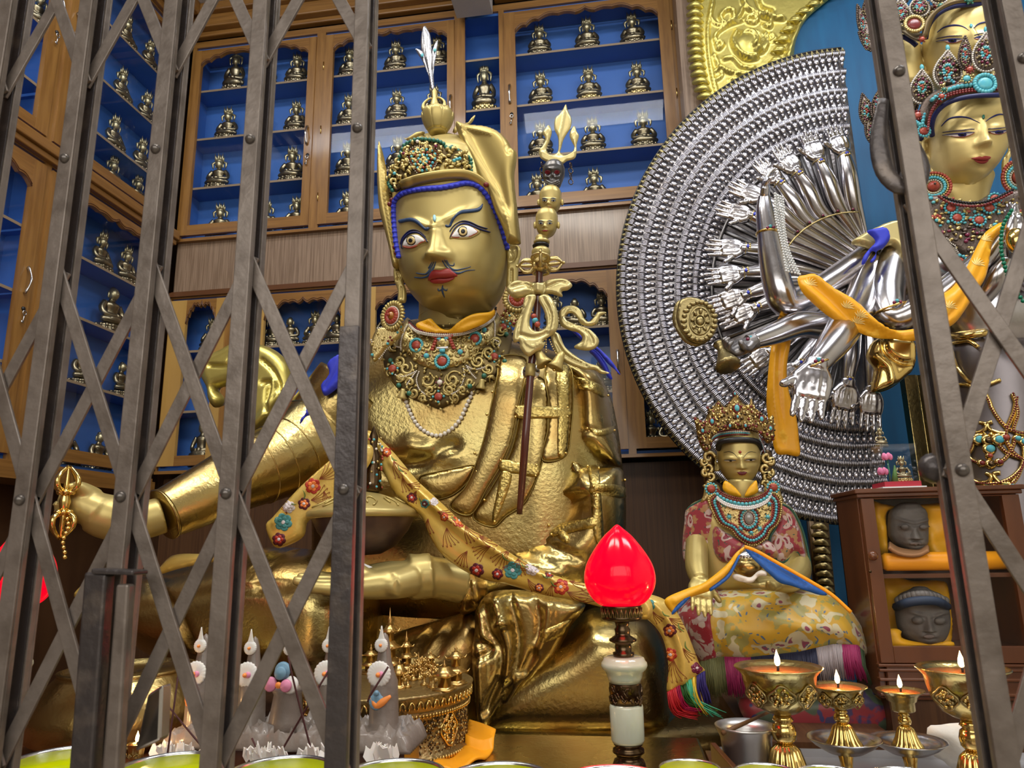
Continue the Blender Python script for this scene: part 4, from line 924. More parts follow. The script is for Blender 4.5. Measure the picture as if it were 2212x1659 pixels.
pq = MB(); relief(pq, PLQ, 2.42, .012, .02, .012, h=.008, yfun=yf, m=mat('dark_filigree_ground', (.10, .07, .03), .8, .5))
plaque = pq.build('hat_plaque', FILI, hat); bpq = bvh_mb(pq)
mb = MB(); pts = np.array(PLQ); n = 0
while n < 150:
    c = np.array([random.uniform(835, 1016), random.uniform(300, 412)])
    if not inside(c[None], pts)[0] or seg_dist(c[None], pts, True)[0] < 3: continue
    n += 1; q = hit(bpq, c[0], c[1], .003)
    if q is None: continue
    a = random.uniform(0, 6.28); l = random.uniform(.010, .018)
    tube(mb, [q+np.array([l*math.cos(a+t)*.8, -.006*math.sin(t*1.5), l*math.sin(a+t)*.8]) for t in (0, .8, 1.6, 2.4)], [.0025, .0055, .0065, .002], GOLD if n % 3 else FILI, 6, 2)
mb.build('leaf_filigree', FILI, plaque)
mb = MB(); P = [hit(bpq, a, b, .004) for a, b in catmull(PLQ[:18], 5)]; beads(mb, [p+np.array([0, -.004, 0]) for p in P if p is not None], .0082, .0158, GREENB, 6); mb.build('green_beading', GREENB, plaque)
mb = MB(); cc = ZA([(385, 490)])[0]
for rr, k, m_, r_ in ((33, 44, PEARL, .0022), (29, 40, CORAL, .0024), (24, 15, TURQ, .006), (17, 12, CORAL, .005), (10, 8, TURQ, .006), (4, 4, PEARL, .004)):
    for i in range(k):
        w = 2*PI*i/k; rq = rr*(1+.12*math.cos(3*w+1.6)); q = hit(bpq, cc[0]+rq*math.cos(w), cc[1]-2+rq*.95*math.sin(w), .008)
        if q is not None: ball(mb, q, r_, m_, 5)
for a, b, m_ in ((620, 490, TURQ), (600, 500, TURQ), (640, 485, TURQ), (185, 590, TURQ), (250, 447, GARNET), (473, 395, GARNET), (345, 362, PEARL)):
    q = hit(bpq, *ZA([(a, b)])[0], .012)
    if q is not None: ball(mb, q, .007, m_, 6)
mb.build('gem_medallion', TURQ, plaque)
# finial
c0 = PY(*ZA([(482, 292)])[0], 2.53)
mb = MB(); lathe(mb, [(.03, 0), (.036, .004), (.040, .02), (.052, .05), (.062, .085), (.055, .10), (.03, .105), (0, .10)], c0, GOLD, 24, axis=(-.06, 0, 1))
for k in range(8):
    w = k*PI/4+.2; u = np.array([math.cos(w), math.sin(w), 0]); tube(mb, [c0+u*.034+np.array([0, 0, .008]), c0+u*.050+np.array([0, 0, .045]), c0+u*.062+np.array([0, 0, .08]), c0+u*.060+np.array([0, 0, .10])], [.014, .027, .022, .003], GOLD, 12, 3, flat=.28, a0=(-u[1], u[0], 0))
mb.build('lotus_finial', GOLD, hat)
mb = MB(); c1 = PY(*ZA([(460, 150)])[0], 2.53); lathe(mb, [(.032, -.02), (.034, 0), (.026, .012), (.016, .02), (.018, .045), (.010, .07), (.012, .10), (0, .12)], c1, GOLD, 20, axis=(0, 0, 1))
for q in (-1, 1): tube(mb, [c1+np.array([q*.015, 0, .008]), c1+np.array([q*.040, -.01, .014]), c1+np.array([q*.044, -.01, .042]), c1+np.array([q*.024, -.005, .066]), c1+np.array([q*.009, 0, .070])], [.006, .011, .006, .005, .004], GOLD, 8, 4)
mb.build('half_thunderbolt', GOLD, hat)
FEA = mat('silver_feather_blade', (.40, .40, .42), .9, .36, bump=('wave', 30, .2, .003))
mb = MB(); relief(mb, R4([(583, 152), (600, 165), (620, 210), (627, 270), (640, 350), (638, 440), (642, 522), (625, 522), (608, 440), (590, 360), (566, 290), (567, 200)]), 2.58, .010, .008, .02, [(R4([(585, 170), (605, 330), (633, 520)]), .003, .006)], h=.006)
relief(mb, R4([(533, 285), (555, 288), (575, 305), (592, 355), (612, 440), (600, 420), (570, 350), (548, 318)]), 2.57, .008, .006, .012, h=.005); relief(mb, R4([(662, 235), (658, 300), (645, 370), (634, 440), (630, 380), (628, 320), (640, 268)]), 2.57, .008, .006, .012, h=.005)
for a, b in ((572, 322), (645, 292)): ball(mb, PY(*R4([(a, b)])[0], 2.558), (.007, .004, .009), TURQ, 6)
mb.build('feather_blade', FEA, hat)
for pts in ([(590, 285), (610, 240), (660, 225), (700, 215), (730, 175), (752, 162), (735, 205), (700, 235), (640, 240), (620, 285)], [(232, 320), (255, 328), (290, 312), (330, 285), (385, 280), (385, 300), (340, 320), (280, 345), (250, 335)]):
    part('ribbon_curl', lambda mb: relief(mb, ZA(pts), 2.60, .012, .01, .012, h=.006), GOLD, hat)
# ---- ear discs
def eardisc(cx, cy, r, Y, low, nm):
    c = PY(cx, cy, Y); nr = np.array([nm, -1, -.05]); nr /= np.linalg.norm(nr)
    mb = MB(); a = np.cross(nr, [0, 0, 1.0]); a /= np.linalg.norm(a); b = np.cross(a, nr)
    lathe(mb, [(0, .004), (r*.62, .004), (r*.70, 0), (r*.72, -.006), (0, -.01)], c, GOLD, 28, axis=nr)
    for k in range(26):
        w = 2*PI*k/26; u = a*math.cos(w)+b*math.sin(w); tube(mb, [c+u*r*.68, c+u*r*.88+nr*.008, c+u*r*1.05+nr*.002], [.006, .0085, .003], GOLD, 6, 2)
    o = mb.build('ear_ornament', GOLD, ST)
    mb = MB()
    for k in range(16):
        w = 2*PI*k/16; u = a*math.cos(w)+b*math.sin(w); ball(mb, c+u*r*.42+nr*.010, (.011, .009, .011), CORAL, 6)
    for k in range(46):
        w = 2*PI*k/46; u = a*math.cos(w)+b*math.sin(w); ball(mb, c+u*r*.60+nr*.009, .0034, PEARL, 5)
    lathe(mb, [(0, .026), (r*.16, .024), (r*.30, .012), (r*.32, .004)], c, AMBER, 20, axis=nr); ball(mb, c+nr*.03, .006, CORAL, 6)
    mb.build('inlaid_stones', CORAL, o)
    lb = MB(); relief(lb, low, Y+.02, .016, .012, .012, h=.008, m=FILI); pl = lb.build('ear_pendant', FILI, ST); bl = bvh_mb(lb)
    mb = MB(); pts = np.array(low); lo, hi = pts.min(0), pts.max(0)
    for i in range(60):
        p = lo+(hi-lo)*np.array([random.random(), random.random()])
        if inside(p[None], pts)[0]:
            q = hit(bl, p[0], p[1], .002)
            if q is not None: ball(mb, q, random.choice([.004, .006, .005]), random.choice([GOLD, GOLD, FILI, GOLD, TURQ, DCORAL]), 5)
    P = [hit(bl, a, b, .002) for a, b in np.array(catmull(low, 5, True))]; beads(mb, [p for p in P if p is not None], .0034, .008, PEARL, 5)
    mb.build('pendant_gems', GOLD, pl)
eardisc(850, 683, .058, 2.52, ZB_([(175, 440), (300, 420), (430, 375), (448, 440), (420, 520), (340, 600), (270, 650), (200, 740), (140, 790), (100, 700), (110, 560)]), -.45)
eardisc(1118, 646, .055, 2.56, ZB_([(1510, 240), (1580, 225), (1700, 240), (1720, 330), (1660, 410), (1580, 410), (1520, 350), (1495, 290)]), .1)
# ---- collar necklace
LACE = ZB_([(255, 700), (330, 560), (440, 440), (700, 420), (1100, 400), (1400, 240), (1500, 330), (1570, 460), (1580, 600), (1560, 700), (1510, 830), (1420, 940), (1300, 1030), (1180, 1110), (1060, 1190), (930, 1240), (820, 1285), (700, 1240), (560, 1190), (430, 1110), (330, 1000), (265, 870)])
lc = MB(); decal(lc, bt, LACE, mat('dark_lace_ground', (.14, .10, .04), .8, .45), .016, .012, 6, 4, .012); lace = lc.build('necklace_lace', FILI, ST); blc = bvh_mb(lc)
UPL = ZB_([(510, 400), (600, 470), (800, 505), (1050, 492), (1250, 425), (1385, 340), (1402, 480), (1372, 600), (1280, 675), (1200, 765), (1100, 835), (950, 882), (800, 895), (650, 855), (560, 790), (520, 735), (440, 690), (425, 600), (450, 500)])
up = MB(); decal(up, bt, UPL, FILI, .034, .03, 6, 4, .016); upp = up.build('necklace_plate', FILI, ST); bup = bvh_mb(up)
mb = MB()                                                                    # lace scrolls
def scr(mb, bv, p, r, m, off=.006, tr=ZB_):
    q = hits(bv, tr(p) if tr else p, off)
    if len(q) > 2: n = len(q); tube(mb, q, [max(r*(1-.5*abs(2*i/(n-1)-1)), .0015) for i in range(n)], m, 6, 2, flat=.8)
for cx, cy, r, d, a in ((700, 985, 75, 1, -1), (960, 985, 80, -1, 4), (735, 1090, 55, 1, 0), (925, 1090, 55, -1, 3), (480, 860, 75, 1, -1), (410, 790, 60, -1, 2), (1230, 790, 75, -1, 4), (1350, 700, 65, 1, 1), (520, 1010, 50, 1, 2), (560, 1120, 50, -1, 3), (1070, 1090, 45, 1, 1), (1340, 870, 55, -1, 2), (1430, 600, 55, 1, 2), (1480, 470, 50, -1, 1), (1450, 400, 45, 1, 0), (1380, 980, 40, 1, 2), (650, 1180, 40, 1, 3), (990, 1170, 40, -1, 2), (320, 900, 45, 1, 2), (420, 960, 40, -1, 1), (1150, 1010, 45, 1, 0), (350, 640, 45, 1, 1)):
    m2 = MB(); scr(m2, blc, spiral(cx, cy, r, 1.25, a, d), .0075, GOLD); scr(m2, blc, spiral(cx, cy, r*1.35, .5, a+1.5, d), .0055, GOLD); m2.v and m2.build('lace_scroll', GOLD, lace)
pts = np.array(LACE); n = 0
while n < 150:
    c = np.array([random.uniform(832, 1105), random.uniform(665, 884)])
    if not inside(c[None], pts)[0] or inside(c[None], np.array(UPL))[0]: continue
    q = hit(blc, c[0], c[1], .004); n += 1
    if q is not None: a = random.uniform(0, 6.28); tube(mb, [q, q+np.array([.008*math.cos(a), -.005, .008*math.sin(a)]), q+np.array([.014*math.cos(a+.6), -.001, .014*math.sin(a+.6)])], [.002, .0055, .0015], GOLD, 6, 2)
tag(mb.build('lace_leaves', GOLD, lace), kind='stuff')
mb = MB()
for p in ([(570, 900), (470, 945), (390, 940), (370, 930)], [(615, 900), (590, 980), (620, 1080), (700, 1145)], [(1080, 870), (1090, 950), (1040, 1080), (960, 1130)], [(1110, 840), (1200, 880), (1320, 850)], [(1120, 860), (1160, 920), (1210, 970)], [(1390, 570), (1450, 600), (1440, 660)], [(440, 650), (380, 640), (360, 610)], [(590, 890), (540, 960), (490, 1030)]):
    q = hits(blc, ZB_(catmull(p, 5)), .008)
    if len(q) > 2: beads(mb, q, .0032, .0065, PEARL, 5)
mb.build('lace_beading', PEARL, lace)
def stone(par, bv, x, y, r, cm, pm, n=14, off=.004, tr=ZB_):
    q = hit(bv, *(tr([(x, y)])[0]), off)
    if q is not None: mb = MB(); flower(mb, q, r, cm, pm, n); mb.build('set_stone', cm, par)
mb = MB()
for x, y, cm in ((820, 1158, CORAL), (343, 868, CORAL), (1400, 752, CORAL), (1475, 435, CORAL)): stone(lace, blc, x, y, .026, cm, TURQ, 4, .010)
stone(lace, blc, 835, 1010, .018, PEARL, GARNET, 4, .01)
for x, y in ((408, 1040), (515, 1122), (1148, 1052), (1295, 946), (1505, 800), (325, 785), (1520, 520)):
    q = hit(blc, *ZB_([(x, y)])[0], .010)
    if q is not None: mb = MB(); ball(mb, q, .010, GREENB, 6); mb.build('green_gem', GREENB, lace)
mb = MB()
for x, y in ((455, 1105), (1265, 1015)):
    q = hit(blc, *ZB_([(x, y)])[0], .016)
    if q is None: q = PY(*ZB_([(x, y)])[0], 2.56)
    mb = MB(); lathe(mb, [(.006, .016), (.010, .010), (.012, -.006), (.020, -.018), (.018, -.022), (0, -.02)], q, GOLD, 16, axis=(.2, -.2, 1)); mb.build('bell', GOLD, lace)
mb = MB(); rr = []
for i in range(16):
    for j in range(9):
        x = 455+i*62+random.uniform(-18, 18); y = 470+j*50+random.uniform(-14, 14)
        if inside(np.array(ZB_([(x, y)])), np.array(UPL))[0] and seg_dist(np.array(ZB_([(x, y)])), np.array(UPL), True)[0] > 3.5: rr.append((x, y))
for k, (x, y) in enumerate(rr):
    if k % 2: scr(mb, bup, spiral(x, y, random.uniform(22, 34), 1.0, random.uniform(0, 6), random.choice((1, -1)), 9), .0045, GOLD, .004)
    else:
        q = hit(bup, *ZB_([(x, y)])[0], .003)
        if q is not None: ball(mb, q, (.009, .007, .007), GOLD, 5)
mb.build('plate_scrolls', GOLD, upp)
mb = MB(); q = hits(bup, catmull(UPL, 4, True), .004); beads(mb, q, .0036, .0075, PEARL, 5)
tops = [(510, 400), (600, 470), (800, 505), (1050, 492), (1250, 425), (1385, 340), (1420, 260)]
for dy, r_, g_, m_ in ((-42, .0048, .0085, BLACK), (-22, .0052, .0095, DCORAL), (-4, .0042, .0075, PEARL), (14, .003, .006, SILVERB)):
    q = []
    for a, b in ZB_(catmull([(x, y+dy) for x, y in tops], 5)):
        h_ = hit(bup, a, b+1, .008) if hit(bup, a, b+6) is not None else None
        q.append(PY(a, b, (hit(bup, a, b+14, .012)[1] if hit(bup, a, b+14) is not None else 2.56)-.012))
    beads(mb, q, r_, g_, m_, 5)
mb.build('beaded_border', PEARL, upp)
mb = MB()
for x, y, r_, cm in ((587, 620, .030, CORAL), (1192, 550, .030, CORAL), (855, 785, .032, CORAL)): stone(upp, bup, x, y, r_, cm, TURQ, 20, .006)
for x, y in ((692, 730), (1042, 690), (1290, 462)): stone(upp, bup, x, y, .018, TURQ, GARNET, 4, .006)
# lion mask on the plate
lm = hit(bup, *ZB_([(870, 610)])[0], .012); mb = MB()
ball(mb, lm, (.026, .014, .022), GOLD, 10); ball(mb, lm+np.array([0, -.010, -.004]), (.012, .010, .008), GOLD, 8); ball(mb, lm+np.array([0, -.018, .002]), (.005, .004, .004), GOLD, 6)
for q in (-1, 1):
    ball(mb, lm+np.array([q*.013, -.011, .008]), .0048, WHITE, 6); ball(mb, lm+np.array([q*.013, -.0155, .008]), .0026, BLACK, 5); ball(mb, lm+np.array([q*.014, -.010, .016]), (.010, .004, .004), TURQ, 5)
    ball(mb, lm+np.array([q*.010, -.008, -.014]), (.008, .006, .005), GOLD, 6)
    for k in range(5): ball(mb, lm+np.array([q*(.026+.004*k), -.002, .018-.010*k]), (.009, .006, .006), CORAL, 5)
for k in range(8): ball(mb, lm+np.array([-.035+.010*k, -.003, .027]), (.006, .005, .006), CORAL, 5)
box(mb, lm[0]-.022, lm[0]+.022, lm[1]-.014, lm[1]-.008, lm[2]-.025, lm[2]-.018, WHITE); box(mb, lm[0]-.010, lm[0]+.010, lm[1]-.016, lm[1]-.006, lm[2]-.040, lm[2]-.027, TURQ)
mb.build('lion_mask', GOLD, upp)
mb = MB(); q = [hit(bt, a, b, .010) for a, b in catmull(ZB_([(455, 1130), (500, 1270), (560, 1400), (640, 1500), (760, 1565), (860, 1560), (960, 1500), (1050, 1400), (1110, 1270), (1165, 1150), (1190, 1080)]), 6)]
beads(mb, [p for p in q if p is not None], .0085, .0172, PEARL, 7); mb.build('pearl_string', PEARL, ST)
# rivets on the sheets
mb = MB()
for x, y in R5([(1405, 720), (1648, 795), (1120, 925), (1405, 925), (1125, 868), (1405, 872), (1365, 1138), (1398, 1135), (1535, 1215), (1600, 1225), (1570, 1330), (1580, 1385), (1685, 1000), (1540, 990), (1305, 1550), (1330, 1610), (985, 785), (955, 910), (885, 1135), (895, 1240), (940, 1405), (1035, 1175), (1240, 1205), (1235, 1265), (1745, 1290), (1040, 1380), (1000, 1530)]):
    for b_ in (bs, bf, bt):
        q = hit(b_, x, y, .022 if b_ is bt else .006)
        if q is not None: ball(mb, q, .0055, BRASS3, 6); break
mb.build('rivets', BRASS3, ST)

# ================================================================ things held by or lying on the great statue
# covered bowl in the lap
bc = PY(783, 1200, 2.34); t = thing('offering_bowl', bc, 'dark copper bowl with domed gilt lid resting in the great statue lap hand', 'bowl')
mb = MB(); lathe(mb, [(0, 0), (.06, .004), (.11, .03), (.150, .08), (.172, .125), (.178, .135), (.17, .135)], bc, mat('aged_copper', (.16, .10, .09), .75, .40, col2=(.10, .07, .08), cscale=9), 48, axis=(0, 0, 1)); mb.build('bowl', MATS['aged_copper'], t)
mb = MB(); lathe(mb, [(.182, .122), (.188, .128), (.188, .142), (.182, .148), (.155, .162), (.11, .185), (.05, .205), (.03, .21), (0, .212)], bc, GOLD, 48, axis=(0, 0, 1)); 
for k in range(12):
    w = 2*PI*k/12; P_ = [bc+np.array([r_*math.cos(w+s_), r_*math.sin(w+s_), h_]) for r_, s_, h_ in ((.17, 0, .158), (.14, .12, .172), (.11, .02, .188), (.12, -.12, .184), (.15, -.10, .168))]; tube(mb, P_, .003, GOLD, 5, 2)
mb.build('lid', GOLD, t)
mb = MB(); lathe(mb, [(.02, .205), (.034, .215), (.026, .24), (.03, .26), (.022, .30), (.028, .33), (.012, .36), (.016, .40), (0, .44)], bc+np.array([.03, 0, 0]), DBRONZE, 20, axis=(0, 0, 1))
for k in range(60):
    w = random.uniform(0, 6.28); z_ = random.uniform(.22, .40); ball(mb, bc+np.array([.03+.03*math.cos(w), .03*math.sin(w), z_]), .0045, random.choice([PEARL, FILI, TURQ, CORAL, FILI]), 5)
mb.build('lid_ornament', DBRONZE, t)
# thunderbolt in the raised hand
vc = PY(140, 1085, 1.96); t = thing('ritual_thunderbolt', vc, 'small gilt ritual thunderbolt held in the great statue outstretched hand', 'ritual object')
mb = MB()
for sgn in (1, -1):
    for k in range(5):
        w = k*2*PI/4; u = np.array([math.cos(w), math.sin(w), 0]) if k < 4 else np.zeros(3)
        tube(mb, [vc+np.array([0, 0, sgn*.03])+u*.006, vc+np.array([0, 0, sgn*.045])+u*.035, vc+np.array([0, 0, sgn*.075])+u*.036, vc+np.array([0, 0, sgn*.11])+u*.004], [.007, .008, .007, .004], BRASS3, 8, 3)
    for k in range(7): w = 2*PI*k/7; ball(mb, vc+np.array([.018*math.cos(w), .018*math.sin(w), sgn*.03]), .009, BRASS3, 6)
tube(mb, [vc+np.array([0, 0, -.03]), vc, vc+np.array([0, 0, .03])], [.010, .016, .010], BRASS3, 12, 2)
mb.build('thunderbolt_prongs', BRASS3, t)
mb = MB()
for k in range(9): ball(mb, vc+np.array([.018+.006*math.sin(k), -.004, -.05-.014*k]), .007, BRASS3, 6)
mb.build('bead_chain', BRASS3, t)
# ---- staff
YS = 2.40
base = PY(1122, 1110, YS+.02); t = thing('ritual_staff', base, 'dark wooden ritual staff with skull, two heads and gilt trident', 'staff')
mb = MB(); tube(mb, [PY(1122, 1110, YS+.05), PY(1128, 1040, YS+.03), PY(1134, 960, YS), PY(1141, 870, YS), PY(1148, 790, YS), PY(1156, 720, YS), PY(1162, 650, YS), PY(1166, 570, YS)], [.010, .0125, .0135, .0135, .0135, .0135, .013, .013], mat('dark_red_wood', (.085, .02, .012), 0, .28, coat=.5), 16, 4); mb.build('shaft', MATS['dark_red_wood'], t)
mb = MB(); q = PY(1146, 800, YS); lathe(mb, [(.0165, -.022), (.018, -.02), (.018, .02), (.0165, .022)], q, GOLD, 20, axis=(.1, 0, 1)); lathe(mb, [(0, .003), (.030, .003), (.031, 0), (0, -.002)], q+np.array([0, .02, 0]), STEEL, 20, axis=(0, -1, 0))
for k in range(6): ball(mb, q+np.array([.024*math.cos(k), .015, .024*math.sin(k)]), .003, BLACK, 5)
mb.build('clamp', GOLD, t)
TRI = ZC([(435, 68), (447, 110), (466, 150), (463, 200), (440, 240), (420, 275), (408, 320), (402, 345), (425, 362), (465, 350), (484, 318), (472, 290), (455, 250), (466, 212), (485, 193), (497, 225), (511, 250), (497, 300), (497, 345), (485, 382), (440, 397), (415, 414), (380, 404), (330, 402), (288, 378), (280, 330), (297, 312), (316, 270), (300, 232), (318, 205), (336, 187), (354, 228), (338, 285), (322, 330), (345, 362), (386, 345), (392, 290), (386, 250), (368, 210), (372, 150), (398, 125), (420, 92)])
mb = MB(); relief(mb, TRI, YS, .007, .006, .008, [(ZC([(398, 335), (400, 250), (412, 200), (432, 90)]), .003, .005), (ZC([(300, 350), (400, 385), (480, 350)]), .004, .003), (ZC([(310, 240), (340, 215), (325, 270)]), .003, .003), (ZC([(470, 245), (495, 235), (485, 280)]), .003, .003)], h=.0048, smooth=3); mb.build('trident', PALEGOLD, t)
def mini_head(name, cx, cy, rx, ry, Y, m, top, fdx=-.15, kind='calm'):
    mb = MB(); R = [(cy+ry*q, cx-rx*w, cx+rx*w) for q, w in ((-1.0, .25), (-.93, .55), (-.75, .85), (-.4, 1.0), (0, .99), (.35, .93), (.65, .76), (.85, .54), (.97, .28))]
    f = [('nose', cx-rx*.12, cy-ry*.05, cx-rx*.15, cy+ry*.33, rx*.10, rx*.22, .004, .014), ('g', cx-rx*.14, cy+ry*.55, rx*.35, ry*.12, .005), ('g', cx-rx*.52, cy+ry*.02, rx*.22, ry*.10, .003), ('g', cx+rx*.28, cy+ry*.0, rx*.22, ry*.10, .003), ('g', cx-rx*.12, cy+ry*.80, rx*.35, ry*.14, .005), ('g', cx-rx*.1, cy-ry*.14, rx*.7, ry*.07, .003)]
    head_mesh(mb, R, Y, (fdx, -1, 0), f, m, 64, 52); h = mb.build(name, m, t); b_ = bvh_mb(mb)
    mb = MB()
    for ex in (-.52, .26):
        x, y = cx+rx*ex, cy+ry*.03
        decal(mb, b_, circ(x, y, rx*.19, 10, ry*.06), WHITE, .001, .002, 1.5, 0); decal(mb, b_, circ(x, y, rx*.08, 8, ry*.06), BLACK, .0018, .002, 1.2, 0)
        s_ = 1 if kind == 'angry' else -.4
        sdecal(mb, b_, [(x-rx*.24, y-ry*(.17+(.02 if ex > 0 else -.0)*s_)), (x, y-ry*.20), (x+rx*.24, y-ry*.16)], .6, .6, BROW, .0012, 1.2, wm=1.8)
        sdecal(mb, b_, [(x-rx*.22, y-ry*.02), (x, y-ry*.07), (x+rx*.24, y)], .5, .5, BROW, .0015, 1.2, wm=1.3)
    mb.build('painted_eyes', WHITE, h)
    mb = MB(); decal(mb, b_, circ(cx-rx*.15, cy+ry*.54, rx*.26, 10, ry*.055), RED, .001, .002, 1.2, 0, .002); mb.build('mouth', RED, h)
    for s_ in (-1, 1):
        mb = MB(); q = PY(cx+s_*rx*1.05, cy+ry*.15, Y); ball(mb, q, (rx*.17*Y/1534, .008, ry*.30*Y/1534), m, 8); mb.build('ear', m, h)
    mb = MB(); cap = [p for p in range(1)]
    R2 = [(cy+ry*q, cx-rx*w, cx+rx*w) for q, w in ((-1.06, .22), (-.99, .58), (-.80, .90), (-.55, 1.01))]
    q0 = PY(cx+rx*.10, cy-ry*.42, Y+.012); ball(mb, q0, (rx*1.0*Y/1534, rx*1.02*Y/1534, ry*.66*Y/1534), SKULL, 14); mb.build('shaved_hair', SKULL, h)
    return h
mini_head('carved_head', 1181, 482, 24, 30, YS, GOLD, None, -.1)
mini_head('carved_head', 1189, 433, 24, 28, YS, GOLD, None, -.2, 'angry')
mb = MB(); sx, sy = 1196, 378
R = [(sy+28*q, sx-24*w, sx+24*w) for q, w in ((-1, .25), (-.93, .55), (-.7, .88), (-.35, 1.02), (.05, .98), (.35, .84), (.6, .72), (.85, .60), (1.05, .40))]
head_mesh(mb, R, YS, (-.1, -1, 0), [('g', sx-13, sy-6, 6.5, 5, -.013), ('g', sx+7, sy-6, 6.5, 5, -.013), ('g', sx-4, sy+4, 3.5, 4, -.008), ('s', [(sx-17, sy+14), (sx-4, sy+20), (sx+12, sy+14)], 3.5, .007), ('g', sx-15, sy+5, 6, 3, .005), ('g', sx+8, sy+5, 6, 3, .005), ('g', sx-3, sy-13, 12, 4, .004)], SKULL, 90, 80)
sk = mb.build('skull', SKULL, t); bsk = bvh_mb(mb)
mb = MB()
for ex in (-13, 7): decal(mb, bsk, circ(sx+ex, sy-6, 6.0, 14, 4.4), mat('crimson_socket', (.16, .008, .02), 0, .25), .001, .002, 1.4, 0)
mb.build('eye_sockets', MATS['crimson_socket'], sk)
mb = MB()
for k in range(11):
    for r_ in (0, 1):
        x = sx-18+2.9*k; y = sy+14+5.5*math.sin(PI*k/10)+r_*4.2; q = hit(bsk, x, y, .001)
        if q is not None: ball(mb, q, (.0019, .002, .0028), mat('tooth_grey', (.30, .29, .27), .3, .4), 5)
mb.build('teeth', MATS['tooth_grey'], sk)
vz = PY(1169, 558, YS); f = YS/1534; mb = MB()
lathe(mb, [(.006*1, -8*f), (12*f, -4*f), (20*f, 6*f), (22*f, 14*f), (21*f, 20*f), (14*f, 26*f), (13*f, 27*f)], vz, GOLD, 32, axis=(0, 0, 1)); lathe(mb, [(13*f, 26*f), (19*f, 29*f), (19.5*f, 32*f), (13*f, 36*f)], vz, BLACK, 32, axis=(0, 0, 1)); lathe(mb, [(13*f, 35*f), (18*f, 37*f), (19*f, 41*f), (14*f, 46*f), (15*f, 50*f), (12*f, 56*f), (0, 57*f)], vz+np.array([.004, 0, 0]), GOLD, 32, axis=(0, 0, 1))
mb.build('vase', GOLD, t)
cv = PY(1168, 574, YS-.015); mb = MB()
def prongs(mb, c, ax, L, m=FILI):
    ax = np.array(ax, float)/np.linalg.norm(ax); a = np.cross(ax, [0, .3, 1]); a /= np.linalg.norm(a); b = np.cross(ax, a)
    for k in range(5):
        w = k*PI/2; u = a*math.cos(w)+b*math.sin(w) if k < 4 else a*0
        tube(mb, [c+ax*L*.30+u*L*.08, c+ax*L*.48+u*L*.34, c+ax*L*.78+u*L*.34, c+ax*L*1.0+u*.02*L], [L*.07, L*.085, L*.07, L*.05], m, 8, 3)
        ball(mb, c+ax*L*.5+u*L*.36, L*.08, m, 5)
    lathe(mb, [(L*.12, 0), (L*.25, L*.12), (L*.18, L*.25), (L*.27, L*.33), (0, L*.36)], c, m, 16, axis=ax); ball(mb, c+ax*L*1.08, L*.07, m, 6)
for ax in ((-1, -.1, .02), (1, -.1, .02), (.1, -1, .25), (-.1, 1, -.1)): prongs(mb, cv, ax, .078)
ball(mb, cv, .022, FILI, 10); mb.build('crossed_thunderbolt', FILI, t)
for x0, y0 in ((1171, 355), (1233, 357)):
    mb = MB()
    for k in range(4):
        c = PY(x0, y0+k*12, YS); tube(mb, [c+np.array([(.008 if k % 2 else .003)*math.cos(w), (.003 if k % 2 else .008)*math.cos(w), .011*math.sin(w)]) for w in np.linspace(0, 2*PI, 13)[:-1]], .0018, DBRONZE, 5, closed=True)
    mb.build('chain', DBRONZE, t)
bow = mb = MB(); relief(mb, ZC([(95, 1125), (140, 1088), (200, 1090), (262, 1100), (300, 1096), (350, 1078), (430, 1078), (472, 1112), (448, 1142), (412, 1150), (414, 1182), (350, 1165), (300, 1168), (260, 1166), (205, 1182), (140, 1188), (104, 1164)]), YS-.02, .014, .014, .011, [(ZC([(120, 1130), (190, 1110), (235, 1130)]), .004, -.010), (ZC([(330, 1130), (400, 1100), (450, 1110)]), .004, -.010), (ZC([(250, 1095), (240, 1135), (256, 1170)]), .004, -.014), (ZC([(305, 1095), (315, 1135), (300, 1170)]), .004, -.014), (ZC([(275, 1095), (275, 1170)]), .006, .010), (ZC([(140, 1165), (200, 1150), (240, 1150)]), .004, .008)], h=.006)
relief(mb, ZC([(200, 1180), (262, 1172), (240, 1260), (225, 1330), (245, 1372), (290, 1378), (322, 1345), (310, 1270), (275, 1185), (330, 1168), (372, 1225), (392, 1310), (378, 1380), (320, 1425), (300, 1445), (318, 1440), (300, 1480), (262, 1500), (215, 1527), (172, 1480), (165, 1440), (132, 1445), (130, 1390), (150, 1330), (180, 1260)]), YS-.035, .010, .010, .009, [(ZC([(220, 1190), (180, 1300), (160, 1420)]), .004, -.009), (ZC([(300, 1185), (350, 1290), (340, 1370)]), .004, -.009), (ZC([(170, 1400), (250, 1420), (330, 1390)]), .005, -.009), (ZC([(330, 1200), (365, 1290), (350, 1380)]), .003, .007), (ZC([(200, 1440), (240, 1470), (290, 1450)]), .003, .006)], h=.0065)
relief(mb, ZC([(395, 1282), (420, 1240), (480, 1232), (520, 1258), (540, 1305), (568, 1325), (598, 1298), (620, 1268), (672, 1272), (635, 1295), (615, 1338), (575, 1352), (522, 1340), (500, 1302), (468, 1275), (432, 1290), (442, 1318), (500, 1342), (572, 1368), (626, 1430), (604, 1480), (545, 1492), (480, 1472), (528, 1432), (510, 1392), (450, 1372), (405, 1345)]), YS+.04, .010, .010, .009, [(ZC([(410, 1300), (450, 1250), (500, 1270), (530, 1330)]), .004, -.007), (ZC([(450, 1340), (560, 1390), (590, 1450)]), .004, -.008), (ZC([(480, 1350), (550, 1410), (540, 1470)]), .004, .006)], h=.0065)
